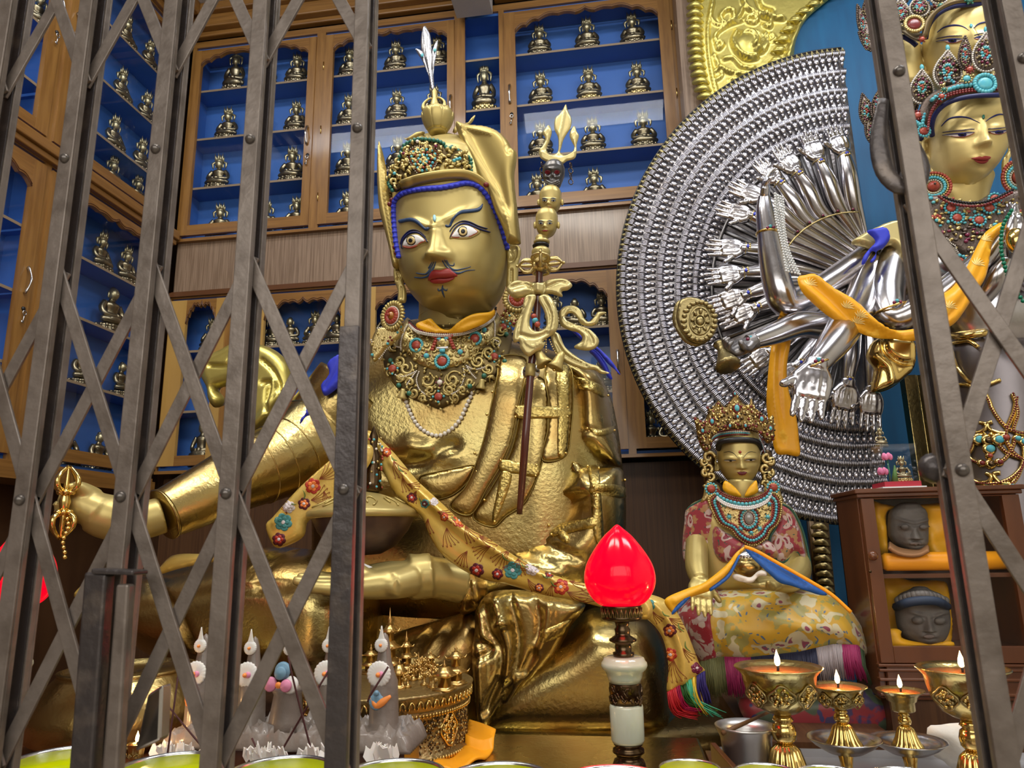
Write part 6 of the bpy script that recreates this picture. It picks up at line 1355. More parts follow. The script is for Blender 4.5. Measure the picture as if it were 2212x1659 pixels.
lids('e', f1, bf1, [(660, 1108), (700, 1114), (760, 1115), (810, 1100), (848, 1080)], [(590, 1102), (680, 1090), (750, 1085), (800, 1078), (848, 1078)], (752, 1096), 9)
lids('e', f1, bf1, [(962, 1076), (1000, 1090), (1050, 1092), (1090, 1080), (1110, 1070)], [(958, 1074), (1000, 1072), (1050, 1068), (1090, 1062), (1122, 1056)], (1045, 1078), 9)
lids('e', f2, bf2, [(610, 335), (650, 348), (700, 345), (750, 325)], [(540, 338), (620, 322), (690, 316), (750, 316)], (672, 330), 9)
lids('e', f2, bf2, [(850, 316), (890, 322), (940, 312)], [(848, 312), (890, 300), (950, 290)], (900, 306), 8)
for face, bv, ps in ((f1, bf1, ([(578, 1030), (640, 970), (720, 953), (800, 962), (895, 1003)], [(938, 990), (990, 955), (1060, 932), (1145, 952)])), (f2, bf2, ([(545, 265), (600, 225), (680, 206), (750, 215), (805, 248)], [(838, 232), (880, 197), (940, 182), (988, 192)]))):
    for p in ps: mb = MB(); gd(mb, bv, p, 1.2, wm=3.6); mb.build('eyebrow', BRN, face)
mb = MB(); decal(mb, bf1, [g(*q) for q in [(822, 1290), (860, 1280), (890, 1275), (910, 1280), (935, 1272), (980, 1278), (960, 1300), (910, 1305), (860, 1302)]], RED, .002, .003, 1.6, 3, .003); decal(mb, bf1, [g(*q) for q in [(845, 1300), (880, 1306), (920, 1308), (962, 1300), (940, 1325), (905, 1332), (870, 1322)]], RED, .002, .003, 1.6, 3, .004); mb.build('mouth', RED, f1)
for face, bv, c in ((f1, bf1, (920, 955)), (f2, bf2, (820, 212))): mb = MB(); decal(mb, bv, circ(*g(*c), 3.2, 10, 4.6), GREENB if face is f1 else TURQ, .003, .003, 1.4, 0, .004); mb.build('forehead_gem', TURQ, face)
for tp, bt_, w, Y, f in (((455, 1125), (520, 1440), 20, 2.92, f1), ((1150, 1085), (1098, 1410), 16, 2.92, f1), ((398, 362), (460, 610), 17, 3.03, f2)):
    mb = MB(); ear(mb, g(*tp), g(*bt_), w, Y, 1, GF); mb.build('ear', GF, f)
mb = MB(); tube(mb, [PY(2060, 455, 2.98), PY(2075, 425, 2.96), PY(2085, 380, 2.96)], [.14, .10, .105], GF, 32, 4); mb.build('neck', GF, SV); mb = MB(); tube(mb, [PY(2090, 190, 3.05), PY(2100, 60, 3.1)], .12, GF, 20); mb.build('neck', GF, SV)
# ---- crowns
CRB = mat('dark_crown_silver', (.13, .10, .085), .8, .42, bump=('noise', 120, .6, .004))
crown = part('crown', lambda mb: tube(mb, [PY(*g(*p), Y) for p, Y in (((300, 985), 2.95), ((385, 1015), 2.84), ((440, 985), 2.76), ((480, 860), 2.74), ((570, 790), 2.72), ((700, 745), 2.70), ((850, 712), 2.69), ((1000, 700), 2.69), ((1120, 695), 2.71))], .030, CRB, 12, 4, flat=.5), CRB, SV)
def petal(cx, cy, w, h, Y, par, gem=True, tilt=0, dark=False):
    o = [(0, -1.12), (.30, -.86), (.72, -.45), (1, .05), (.95, .5), (.6, .88), (0, 1.02), (-.6, .88), (-.95, .5), (-1, .05), (-.72, -.45), (-.30, -.86)]
    c_, s_ = math.cos(tilt), math.sin(tilt); o = [(cx+(a*c_-b*s_*h/w)*w, cy+(b*c_+a*s_*w/h)*h) for a, b in o]; P = [(1880+x/3.77, y/3.77) for x, y in o]
    mb = MB(); relief(mb, P, Y, .010, .012, .014, h=.008, m=CRB); pt = mb.build('crown_leaf', CRB, par); bp_ = bvh_mb(mb)
    mb = MB(); q = hits(bp_, catmull(P, 5, True), .0); q = [PY(a, b, Y-.006) for a, b in catmull(P, 5, True)]; beads(mb, q, .0052, .0092, SILVERB if not dark else CRB, 5, True)
    x0, y0 = 1880+cx/3.77, cy/3.77; k = w/3.77
    for rr, n_, m_, r_ in ((.72, 16, FILI2, .0055), (.56, 9, GARNET if gem else CORAL, .006), (.40, 16, SILVERB, .0035), (.30, 10, TURQ, .0065), (.12, 5, CORAL, .0060)):
        for i in range(n_):
            t_ = 2*PI*i/n_; q = PY(x0+k*rr*math.cos(t_), y0+k*(h/w)*rr*math.sin(t_), Y-.017); ball(mb, q, r_*(w/110)**.5, m_ if (i+int(rr*10)) % 3 or rr > .7 else random.choice([GREENB, GARNET, FILI2, FILI2]), 5)
    mb.build('leaf_gems', TURQ, pt)
    if not dark: mb = MB(); q = PY(*[(1880+(cx)/3.77), (cy-h*1.28)/3.77], Y); ball(mb, q, (.008, .007, .014), TURQ, 7); mb.build('tip_bead', TURQ, pt)
petal(630, 572, 112, 142, 2.73, crown); petal(420, 712, 94, 128, 2.78, crown); petal(322, 812, 66, 118, 2.84, crown, dark=True); petal(942, 432, 108, 148, 2.70, crown); petal(772, 440, 50, 128, 2.71, crown, dark=True); petal(1180, 480, 80, 130, 2.74, crown)
petal(-30, 905, 60, 130, 2.96, crown, dark=True, tilt=-.25); petal(60, 850, 46, 120, 2.93, crown, dark=True, tilt=.15); petal(20, 1080, 60, 110, 2.95, crown, dark=True, tilt=-.5)
mb = MB()
for pth, dy, r_, g_, m_ in (([(615, 740), (720, 705), (850, 690)], 0, .009, .016, TURQ), ([(1010, 668), (1110, 665)], 0, .009, .016, TURQ), ([(425, 1010), (440, 930), (480, 840), (530, 790)], 0, .008, .015, TURQ), ([(300, 965), (350, 985), (400, 1015)], 0, .009, .015, TURQ)):
    beads(mb, [PY(*g(x, y), 2.665 if x > 500 else 2.74) for x, y in catmull(pth, 6)], r_, g_, m_, 6)
for dy in (0, 16): beads(mb, [PY(*g(x, y+dy), 2.66 if x > 560 else 2.70) for x, y in catmull([(470, 1040), (480, 960), (510, 880), (570, 810), (640, 765), (760, 735), (880, 722), (1000, 712), (1110, 708)], 6)], .0055, .011, DCORAL, 5)
beads(mb, [PY(*g(x, y), 2.78) for x, y in catmull([(310, 1030), (360, 1055), (400, 1080)], 5)], .0055, .011, DCORAL, 5)
for x, y, r, cm, pm, n_ in ((935, 680, .046, TURQ, TURQ, 22), (385, 937, .024, CORAL, DCORAL, 12), (437, 1068, .028, CORAL, TURQ, 14), (810, 565, .020, CORAL, DCORAL, 8), (1048, 568, .018, CORAL, DCORAL, 8), (785, 640, .022, TURQ, FILI, 10), (580, 785, .018, CORAL, TURQ, 8), (600, 730, .014, GREENB, FILI, 8)): m2 = MB(); flower(m2, PY(*g(x, y), 2.655 if x > 500 else 2.74), r, cm, pm, n_); m2.build('crown_rosette', cm, crown)
for i in range(70):
    x = random.uniform(560, 1100); y = 700-(x-560)*.10-random.uniform(0, 60); ball(mb, PY(*g(x, y), 2.69), random.uniform(.004, .008), random.choice([CRB, FILI, CRB, TURQ, GARNET]), 5)
mb.build('crown_stones', TURQ, crown)
mb = MB(); tube(mb, [PY(*g(*p), Y) for p, Y in (((505, 1105), 2.80), ((500, 1030), 2.76), ((530, 930), 2.72), ((610, 850), 2.69), ((720, 805), 2.67), ((860, 782), 2.66), ((1000, 776), 2.66), ((1120, 772), 2.68))], .010, NAVY, 8, 5); tube(mb, [PY(*g(*p), 2.92) for p in ((330, 1070), (380, 1115), (430, 1130))], .012, NAVY, 8, 3); mb.build('hairline', NAVY, f1)
cr2 = part('crown', lambda mb: (tube(mb, [PY(*g(*p), Y) for p, Y in (((190, 232), 3.0), ((290, 245), 2.92), ((385, 300), 2.88), ((435, 300), 2.86), ((470, 190), 2.84), ((540, 105), 2.82), ((650, 42), 2.80), ((800, 15), 2.79), ((980, 8), 2.80))], .024, mat('worn_gilt_band', (.22, .17, .10), .8, .4), 12, 4, flat=.5)), CRB, SV)
petal(245, 98, 78, 98, 2.86, cr2); petal(400, 50, 78, 80, 2.85, cr2); petal(560, -60, 80, 90, 2.83, cr2); petal(-60, 190, 42, 140, 2.98, cr2, dark=True, tilt=-.3); petal(-20, 60, 40, 100, 2.98, cr2, dark=True, tilt=.1); petal(-30, 340, 36, 90, 2.98, cr2, dark=True, tilt=-.7)
for x, y, Y_, r, cm, pm, n_ in ((357, 195, 2.83, .045, DCORAL, FILI, 26), (422, 318, 2.84, .018, CORAL, DCORAL, 6), (572, 45, 2.80, .018, GREENB, FILI, 6), (810, 2, 2.77, .022, GREENB, GREENB, 6)): mb = MB(); flower(mb, PY(*g(x, y), Y_), r, cm, pm, n_); mb.build('crown_rosette', cm, cr2)
mb = MB()
for i in range(60): ball(mb, PY(*g(random.uniform(170, 540), random.uniform(0, 180)), 2.90), random.uniform(.006, .012), random.choice([CRB, CRB, FILI, DCORAL]), 5)
mb.build('crown_stones', FILI, cr2)
mb = MB(); tube(mb, [PY(*g(*p), Y) for p, Y in (((452, 318), 2.90), ((475, 215), 2.86), ((540, 125), 2.82), ((640, 65), 2.80), ((760, 42), 2.79), ((980, 35), 2.80))], .010, NAVY, 8, 5); tube(mb, [PY(*g(*p), 2.96) for p in ((195, 285), (270, 300), (340, 340), (375, 372))], .010, NAVY, 8, 3); mb.build('hairline', NAVY, f2)
# ---- earrings and breast jewellery
def earring(cx, cy, r, Y, nr):
    c = PY(*g(cx, cy), Y); nr = np.array(nr, float); nr /= np.linalg.norm(nr); a = np.cross(nr, [0, 0, 1.0]); a /= np.linalg.norm(a); b = np.cross(a, nr); mb = MB(); lathe(mb, [(0, .004), (r*.9, .002), (r*.92, -.005), (0, -.006)], c, FILI, 24, axis=nr)
    for rr, n_, m_, s_ in ((.93, 34, CORAL, .0062), (.78, 34, FILI, .0045), (.62, 24, TURQ, .0060), (.44, 22, SILVERB, .0032)):
        for i in range(n_): t_ = 2*PI*i/n_; ball(mb, c+r*rr*(a*math.cos(t_)+b*math.sin(t_))+nr*.006, s_*r/.06, m_, 5)
    lathe(mb, [(r*.36, .004), (r*.30, .016), (r*.12, .026), (0, .028)], c, CORAL, 18, axis=nr); ball(mb, c+nr*.03, .005, CRB, 5); return mb.build('earring', CORAL, SV)
earring(512, 1525, .066, 2.84, (-.15, -1, .05)); earring(1190, 1450, .070, 2.84, (.25, -1, -.25))
mb = MB(); NP = [g(*p) for p in [(420, 1640), (560, 1590), (760, 1640), (950, 1620), (1130, 1560), (1260, 1560), (1280, 1760), (1180, 1960), (1000, 2080), (860, 2160), (720, 2060), (580, 1960), (450, 1850)]]
relief(mb, NP, 2.80, .02, .02, .03, h=.010, m=CRB, yfun=lambda x, z: 2.80+.0*x); npl = mb.build('breast_ornament', CRB, SV); bn = bvh_mb(mb)
mb = MB(); pts = np.array(NP)
for i in range(330):
    p = np.array([random.uniform(1995, 2215), random.uniform(425, 570)])
    if inside(p[None], pts)[0]:
        q = hit(bn, p[0], p[1], .004)
        if q is not None: ball(mb, q, (random.uniform(.005, .011), .006, random.uniform(.004, .009)), random.choice([FILI, GOLD, GOLD, FILI, TURQ, CORAL]) if p[1] < 490 else random.choice([CRB, FILI, CRB, GARNET, FILI]), 5)
for k in range(7):
    q = [hit(bn, 1995+k*4+t_*12, 478+k*8+t_*10+6*math.sin(t_), .010) for t_ in np.linspace(0, 7, 16)]; q = [p for p in q if p is not None]
    if len(q) > 3: beads(mb, q, .0032, .007, SILVERB, 5)
for x, y in ((650, 1700), (880, 1800), (1120, 2120), (700, 1780), (1010, 1630), (960, 1700)): 
    q = hit(bn, *g(x, y), .008)
    if q is not None: flower(mb, q, .028, CORAL, TURQ, 12)
q = PY(2072, 567, 2.76); flower(mb, q, .036, CORAL, TURQ, 14)
beads(mb, [PY(*g(x, y), 2.755) for x, y in catmull([(560, 1600), (640, 1650), (800, 1680), (960, 1660), (1150, 1570)], 6)], .006, .011, DCORAL, 5); beads(mb, [PY(*g(x, y-16), 2.757) for x, y in catmull([(600, 1620), (700, 1655), (850, 1670), (1000, 1640), (1160, 1560)], 6)], .006, .010, BLACK, 5)
mb.build('breast_stones', TURQ, npl)
mb = MB(); ball(mb, PY(2196, 520, 2.58), (.034, .03, .048), BRASS3, 14); t = mb.build('gilt_jewel', BRASS3); tag(t, 'small bright gilt egg-shaped jewel held between the silver praying hands', 'jewel')
mb = MB(); beads(mb, [PY(x, y, 2.56) for x, y in catmull([(2185, 455), (2166, 490), (2163, 540), (2172, 580), (2185, 615), (2210, 650)], 6)], .0075, .015, mat('emerald_bead', (.0, .15, .08), 0, .2), 6); tag(mb.build('prayer_beads', MATS['emerald_bead']), 'green prayer bead string hanging from the silver praying hands', 'beads')
# crystal beads, wheel, scarf
t = thing('crystal_beads', PY(1700, 560, 2.70), 'clear crystal bead strings hanging over the raised silver forearm', 'beads'); 
for j in range(6):
    mb = MB(); q = [PY(x+j*3.4+2*math.sin(y*.05+j), y+j*1.5, 2.66+.004*(j % 3)) for x, y in catmull([(1672, 418), (1676, 460), (1682, 500), (1690, 545), (1700+j*2, 585)], 6)]; beads(mb, q, .0050, .0112, CRYST, 5); mb.build('bead_string', CRYST, t)
t = thing('wheel_emblem', PY(1560, 790, 2.56), 'antique gilt eight-spoked wheel emblem with bell-shaped handle held by silver hand', 'emblem')
OG = mat('antique_gilt', (.30, .24, .11), .9, .36, bump=('noise', 60, .5, .004)); oz = 2.60
WO = ZD([(590, 475), (650, 470), (720, 490), (780, 530), (815, 590), (826, 660), (810, 730), (760, 790), (700, 812), (620, 780), (560, 700), (532, 620), (545, 530), (560, 495)])
WH = [(ZD([(704, 642)])[0][0]+20*math.cos(a), ZD([(704, 642)])[0][1]+27*math.sin(a)) for a in np.linspace(0, 2*PI, 22)[:-1]]
mb = MB(); relief(mb, WO, oz, .012, .02, .012, [(WH, .003, .006)], h=.007); relief(mb, [(x*1.0-8, y+4) for x, y in WO], oz+.045, .004, .012, .012, h=.012); wd = mb.build('wheel_disc', OG, t)
mb = MB(); cw = ZD([(704, 642)])[0]; c = PY(*cw, oz-.012)
tube(mb, [PY(cw[0]+22*math.cos(a), cw[1]+29*math.sin(a), oz-.014) for a in np.linspace(0, 2*PI, 40)[:-1]], .004, OG, 8, closed=True); tube(mb, [PY(cw[0]+11*math.cos(a), cw[1]+13*math.sin(a), oz-.016) for a in np.linspace(0, 2*PI, 30)[:-1]], .003, OG, 8, closed=True)
for k in range(8): a = k*PI/4+.1; tube(mb, [PY(cw[0]+11*math.cos(a), cw[1]+14*math.sin(a), oz-.016), PY(cw[0]+17*math.cos(a), cw[1]+22*math.sin(a), oz-.018), PY(cw[0]+21*math.cos(a), cw[1]+27*math.sin(a), oz-.016)], [.003, .007, .003], OG, 8, 2)
ball(mb, c, (.016, .010, .018), OG, 8)
for k in range(22): a = 2*PI*k/22; ball(mb, PY(cw[0]+34*math.cos(a)-1, cw[1]+41*math.sin(a), oz-.014), (.010+.003*(k % 2), .008, .009), OG, 6)
mb.build('wheel_spokes', OG, wd)
mb = MB(); s0 = PY(1552, 740, oz+.02); s1 = PY(1572, 788, oz-.03); ax = s1-s0
lathe(mb, [(.010, 0), (.024, .008), (.020, .02), (.014, .03), (.016, .045), (.024, .07), (.040, .105), (.046, .118), (.036, .125), (0, .125)], s0, OG, 28, axis=ax, flute=lambda w, i: 1+.05*math.cos(14*w) if i > 4 else 1); mb.build('bell_handle', OG, t)
SCF = mat('orange_gold_scarf', (.90, .42, .015), 0, .38, bump=('noise', 7, .5, .01), col2=(.95, .52, .04), cscale=14, contrast=(.62, .66))
t = thing('silk_scarf', PY(1900, 700, 2.6), 'long orange-yellow silk scarf draped across the silver arms and praying hands', 'scarf')
mb = MB(); relief(mb, ZE([(68, 302), (120, 284), (180, 280), (300, 372), (380, 410), (460, 460), (540, 540), (610, 605), (690, 640), (790, 640), (900, 600), (980, 440), (1080, 360), (1160, 250), (1220, 130), (1280, 20), (1340, -30), (1400, -60), (1430, -20), (1345, 60), (1300, 280), (1230, 400), (1110, 580), (1010, 645), (900, 700), (790, 715), (690, 702), (560, 692), (430, 640), (280, 560), (170, 470), (95, 390)]), 2.62, .035, .02, .05,
    [(ZE([(100, 310), (250, 440), (420, 590), (600, 670), (800, 690)]), .014, -.018), (ZE([(180, 300), (340, 430), (520, 580), (680, 660)]), .012, .014), (ZE([(1310, 60), (1240, 260), (1120, 460), (1000, 590)]), .012, -.014)], h=.011); sc_ = mb.build('scarf_cloth', SCF, t); bsc = bvh_mb(mb)
mb = MB()
for x, y in ((390, 500), (460, 600), (480, 560), (1060, 500), (1240, 220), (150, 350), (1290, 60)):
    for k in range(7):
        w = -2.6+k*.42; sdecal(mb, bsc, ZE([(x, y), (x+28*math.cos(w), y+28*math.sin(w)), (x+52*math.cos(w+.2), y+52*math.sin(w+.2))]), .8, .4, mat('pale_yellow_damask', (.95, .68, .22), 0, .4), .001, 2, wm=3.4, dome=0, thick=.001)
mb.build('leaf_damask', MATS['pale_yellow_damask'], sc_)
mb = MB(); relief(mb, [(1683, 682), (1716, 672), (1708, 740), (1700, 790), (1703, 840), (1720, 900), (1726, 950), (1727, 984), (1700, 982), (1676, 978), (1665, 930), (1656, 880), (1658, 820), (1666, 750)], 2.78, .012, .01, .02, [([(1700, 690), (1680, 800), (1690, 960)], .008, -.008), ([(1672, 760), (1672, 860), (1690, 940)], .008, .010)], h=.01); mb.build('hanging_end', SCF, t)
index_kids(None)

# ================================================================ dressed seated statue in the middle
ZF = lambda p: Z(p, 1420, 840, 2.9636)
G4 = lambda p: Z(p, 1880, 1220, 3.78)
def floral(name, bg, c1, c2, c3, scale=14, bg2=None):
    m = bpy.data.materials.new(name); m.use_nodes = True; nt = m.node_tree; L = nt.links.new; b = nt.nodes['Principled BSDF']; b.inputs['Roughness'].default_value = .45; b.inputs['Sheen Weight'].default_value = .2
    tc = nt.nodes.new('ShaderNodeTexCoord'); n = nt.nodes.new('ShaderNodeTexNoise'); n.inputs['Scale'].default_value = scale*.9; n.inputs['Detail'].default_value = 1
    mx = nt.nodes.new('ShaderNodeMix'); mx.data_type = 'RGBA'; mx.inputs[0].default_value = .10; L(tc.outputs['Object'], mx.inputs[6]); L(n.outputs['Color'], mx.inputs[7]); L(tc.outputs['Object'], n.inputs['Vector'])
    def layer(sc, thr, col, prev, feat='F1', rough=.03):
        v = nt.nodes.new('ShaderNodeTexVoronoi'); v.inputs['Scale'].default_value = sc; L(mx.outputs[2], v.inputs['Vector'])
        r = nt.nodes.new('ShaderNodeMapRange'); r.inputs[1].default_value = thr; r.inputs[2].default_value = thr+rough; r.inputs[3].default_value = 1; r.inputs[4].default_value = 0; L(v.outputs['Distance'], r.inputs[0])
        q = nt.nodes.new('ShaderNodeMix'); q.data_type = 'RGBA'; L(r.outputs[0], q.inputs[0]); L(prev, q.inputs[6]); q.inputs[7].default_value = (*col, 1); return q.outputs[2], v
    base = nt.nodes.new('ShaderNodeRGB'); base.outputs[0].default_value = (*bg, 1); o = base.outputs[0]
    w = nt.nodes.new('ShaderNodeTexNoise'); w.inputs['Scale'].default_value = scale*1.4; w.inputs['Detail'].default_value = 3; L(tc.outputs['Object'], w.inputs['Vector'])
    r0 = nt.nodes.new('ShaderNodeMapRange'); r0.inputs[1].default_value = .52; r0.inputs[2].default_value = .55; L(w.outputs[0], r0.inputs[0]); q0 = nt.nodes.new('ShaderNodeMix'); q0.data_type = 'RGBA'; L(r0.outputs[0], q0.inputs[0]); L(o, q0.inputs[6]); q0.inputs[7].default_value = (*(bg2 or c1), 1); o = q0.outputs[2]
    o, _ = layer(scale, .43, c1, o); o, _ = layer(scale, .20, c2, o); o, _ = layer(scale*2.3, .17, c3, o); o, _ = layer(scale, .06, c1, o)
    L(o, b.inputs['Base Color']); bn = nt.nodes.new('ShaderNodeBump'); bn.inputs['Strength'].default_value = .2; bn.inputs['Distance'].default_value = .003; L(w.outputs[0], bn.inputs['Height']); L(bn.outputs[0], b.inputs['Normal']); MATS[name] = m; return m
FLY = floral('yellow_floral_brocade', (.50, .30, .02), (.52, .47, .30), (.24, .05, .09), (.08, .13, .20), 19, (.30, .27, .07))
FLR = floral('red_floral_brocade', (.27, .015, .03), (.48, .40, .36), (.16, .02, .05), (.42, .32, .30), 20, (.40, .30, .28))
FLC = floral('cape_floral_brocade', (.28, .03, .045), (.50, .36, .33), (.20, .01, .03), (.03, .09, .06), 24, (.36, .19, .08))
FLM = floral('mat_brocade', (.22, .02, .03), (.05, .08, .05), (.36, .22, .06), (.03, .03, .12), 9, (.04, .03, .10))
MS = thing('dressed_statue', PY(1650, 1500, 2.5), 'small gilded crowned statue in floral brocade robes, seated beside the red lamp', 'statue')
YM = 2.50
mb = MB(); relief(mb, ZF([(200, 760), (300, 700), (420, 660), (680, 660), (800, 720), (890, 800), (960, 1000), (970, 1250), (880, 1330), (300, 1330), (220, 1200), (190, 950)]), YM, .10, .12, .10, h=.014); mb.build('torso', GOLD, MS); bm = bvh_mb(mb)
mb = MB(); R = [(840+y/2.9636, 1420+a/2.9636, 1420+b/2.9636) for y, a, b in [(230, 430, 610), (260, 405, 635), (300, 392, 645), (350, 385, 652), (420, 382, 656), (470, 388, 655), (510, 402, 648), (550, 425, 634), (580, 450, 614), (600, 480, 590), (612, 505, 565)]]
f = lambda x, y: ZF([(x, y)])[0]
fg = lambda x, y, sx, sy, h: ('g', *f(x, y), sx/2.9636, sy/2.9636, h)
head_mesh(mb, R, 2.47, (0, -1, -.15), [('nose', *f(532, 435), *f(538, 510), 4.2, 8.5, .006, .024), fg(543, 540, 38, 13, .007), fg(465, 445, 55, 15, .006), fg(595, 442, 52, 15, .006), fg(545, 590, 36, 20, .008), fg(465, 475, 50, 12, -.003), fg(595, 473, 50, 12, -.003)], GOLD, nseg=110, rows=80); fc = mb.build('head', GOLD, MS); bfc = bvh_mb(mb)
mb = MB(); 
for p in ([(424, 408), (460, 402), (490, 414), (514, 442)], [(550, 442), (575, 412), (600, 402), (632, 408)]): sdecal(mb, bfc, ZF(p), .5, .5, BLACK, .001, 1.2, wm=1.4)
mb.build('eyebrows', BLACK, fc)
for lo, upx, ir in (([(430, 462), (470, 466), (502, 460)], [(428, 455), (465, 454), (505, 457)], (470, 461)), ([(562, 458), (600, 462), (622, 456)], [(560, 455), (598, 450), (628, 450)], (598, 456))):
    mb = MB(); decal(mb, bfc, ZF(lo+upx[::-1]), WHITE, .001, .002, 1, 0); decal(mb, bfc, circ(*f(*ir), 3, 8, 1.6), BLACK, .0016, .002, 1, 0); sdecal(mb, bfc, ZF(upx), .5, .5, BLACK, .002, 1.1, wm=1.4); mb.build('eye', WHITE, fc)
mb = MB(); decal(mb, bfc, ZF([(510, 534), (530, 530), (543, 533), (555, 529), (575, 534), (560, 550), (543, 553), (525, 550)]), mat('dark_lip_paint', (.14, .02, .03), 0, .4), .001, .002, 1.2, 0, .003); mb.build('mouth', MATS['dark_lip_paint'], fc)
mb = MB(); ball(mb, hit(bfc, *f(529, 405), .001), .005, CORAL, 6); mb.build('forehead_gem', CORAL, fc)
for tp, b_ in (((362, 420), (382, 525)), ((672, 420), (662, 525))): mb = MB(); ear(mb, f(*tp), f(*b_), 13, 2.50, 1); mb.build('ear', GOLD, fc)
mb = MB(); tube(mb, [PY(*f(392, 385), 2.44), PY(*f(400, 345), 2.41), PY(*f(470, 328), 2.39), PY(*f(560, 326), 2.39), PY(*f(640, 340), 2.41), PY(*f(656, 385), 2.44)], .010, BLACK, 8, 5); mb.build('hairline', BLACK, fc)
CRO = ZF([(238, 185), (262, 180), (292, 215), (325, 150), (318, 110), (345, 130), (390, 75), (425, 120), (455, 90), (480, 60), (498, 22), (518, 60), (545, 95), (580, 110), (600, 62), (622, 120), (650, 140), (690, 170), (715, 210), (742, 160), (752, 240), (748, 320), (700, 350), (668, 300), (620, 275), (500, 258), (400, 268), (350, 310), (330, 400), (290, 390), (262, 320), (250, 250)])
CX = xz([f(500, 280)], 2.42)[0][0]; mb = MB(); relief(mb, CRO, 2.40, .008, .008, .008, h=.006, smooth=3, yfun=lambda x, z: 2.39+1.3*(x-CX)**2, m=mat('dark_crown_gold', (.20, .13, .045), .9, .45)); crn = mb.build('crown', FILI, MS); bcr = bvh_mb(mb)
mb = MB(); pts = np.array(CRO)
for i in range(800):
    p = np.array([random.uniform(1500, 1675), random.uniform(848, 975)])
    if inside(p[None], pts)[0]:
        q = hit(bcr, p[0], p[1], .001)
        if q is not None: ball(mb, q, random.uniform(.0028, .0060), random.choice([FILI, FILI, FILI, BRASS3, DBRONZE, DBRONZE, DCORAL]), 4, 6)
for x, y, s_ in ((508, 125, 1.6), (350, 210, 1.2), (665, 195, 1.2), (290, 270, 1), (722, 255, 1), (498, 35, .8), (512, 180, .8), (463, 238, .8), (562, 238, .8)):
    q = hit(bcr, *f(x, y), .002)
    if q is None: q = PY(*f(x, y), 2.41)
    ball(mb, q, (.008*s_, .005, .011*s_), DCORAL, 7); ball(mb, q+np.array([0, -.004, 0]), (.005*s_, .005, .007*s_), TURQ, 7)
for off_, m_, r_ in ((0, DCORAL, .0030), (10, PEARL, .0026), (20, TURQ, .0028), (30, DCORAL, .0030)):
    beads(mb, [PY(*f(x, y+off_), 2.385+.9*((x-520)/500)**2) for x, y in catmull([(335, 395), (350, 310), (400, 275), (500, 262), (600, 268), (650, 300), (685, 385)], 6)], r_, .0062, m_, 5)
mb.build('crown_gems', TURQ, crn)
for q in (-1, 1):
    mb = MB(); cx = 515+q*185
    for k, (dx, dy, r_) in enumerate(((0, 440, 40), (-10, 510, 34), (10, 560, 30), (-6, 610, 26), (25*q, 470, 26), (22*q, 540, 24))):
        tube(mb, [PY(*f(a, b), 2.46) for a, b in spiral(cx+dx, dy, r_, 1.1, k, q, 10)], [.0065]*8+[.004]*3, FILI, 6, 2)
    relief(mb, ZF([(cx-30, 400), (cx+30, 400), (cx+35, 500), (cx+25, 620), (cx-25, 620), (cx-35, 500)]), 2.49, .006, .006, .01, h=.01, m=DBRONZE); mb.build('ear_scroll', FILI, MS)
for p in ([(432, 588), (418, 640), (455, 672), (537, 692), (515, 650), (480, 615)], [(632, 585), (595, 620), (572, 655), (562, 692), (640, 665), (642, 620)]): mb = MB(); relief(mb, ZF(p), 2.40, .008, .006, .01, h=.006); mb.build('yellow_collar', YELLOW, MS)
mb = MB(); tube(mb, [PY(*f(540, 740), 2.46), PY(*f(540, 660), 2.45), PY(*f(540, 590), 2.45)], .045, GOLD, 24, 3); mb.build('neck', GOLD, MS)
for p in ([(195, 770), (250, 730), (320, 700), (350, 760), (372, 850), (362, 980), (355, 1035), (300, 1050), (240, 1045), (215, 1090), (190, 1115), (175, 1060), (175, 950), (185, 850)], [(760, 740), (850, 765), (910, 860), (945, 960), (985, 1160), (940, 1100), (885, 1045), (810, 1110), (745, 1080), (720, 960), (770, 860)], [(365, 880), (480, 950), (600, 1000), (700, 970), (770, 1060), (700, 1085), (640, 1030), (560, 1015), (470, 1100), (400, 1100), (358, 1020)]):
    mb = MB(); relief(mb, ZF(p), 2.40, .020, .03, .02, h=.008, yfun=lambda x, z: (2.395 if p[0][0] != 365 else 2.372)+1.6*(x-CX-.03)**2); cp = mb.build('brocade_cape', FLC, MS)
    mb = MB(); q = [PY(a, b, 2.39+1.6*(PY(a, b, 2.40)[0]-CX-.03)**2) for a, b in catmull(ZF(p), 4, True)]; tube(mb, q, .0035, mat('green_piping', (.03, .10, .07), 0, .5), 6, closed=True); mb.build('piping', MATS['green_piping'], cp)
BIB = ZF([(325, 700), (380, 672), (450, 722), (570, 748), (680, 722), (740, 665), (790, 700), (795, 780), (772, 860), (722, 905), (692, 962), (612, 1005), (525, 962), (472, 900), (395, 860), (350, 780)])
mb = MB(); relief(mb, BIB, 2.365, .008, .01, .01, h=.008, m=FILI, yfun=lambda x, z: 2.365+1.2*(x-CX-.03)**2); bib = mb.build('bib_necklace', FILI, MS); bbi = bvh_mb(mb)
mb = MB(); ctr = np.mean(BIB, axis=0)
for s_, m_, r_, g_ in ((.97, FILI, .0042, .007), (.90, DCORAL, .0042, .0075), (.83, TURQ, .0052, .009), (.76, DCORAL, .0038, .007), (.71, PINKRIM, .0026, .005)):
    P = [hit(bbi, *(ctr+(np.array(p)-ctr)*s_), .002) for p in catmull(BIB, 4, True)]; beads(mb, [p for p in P if p is not None], r_, g_, m_, 5)
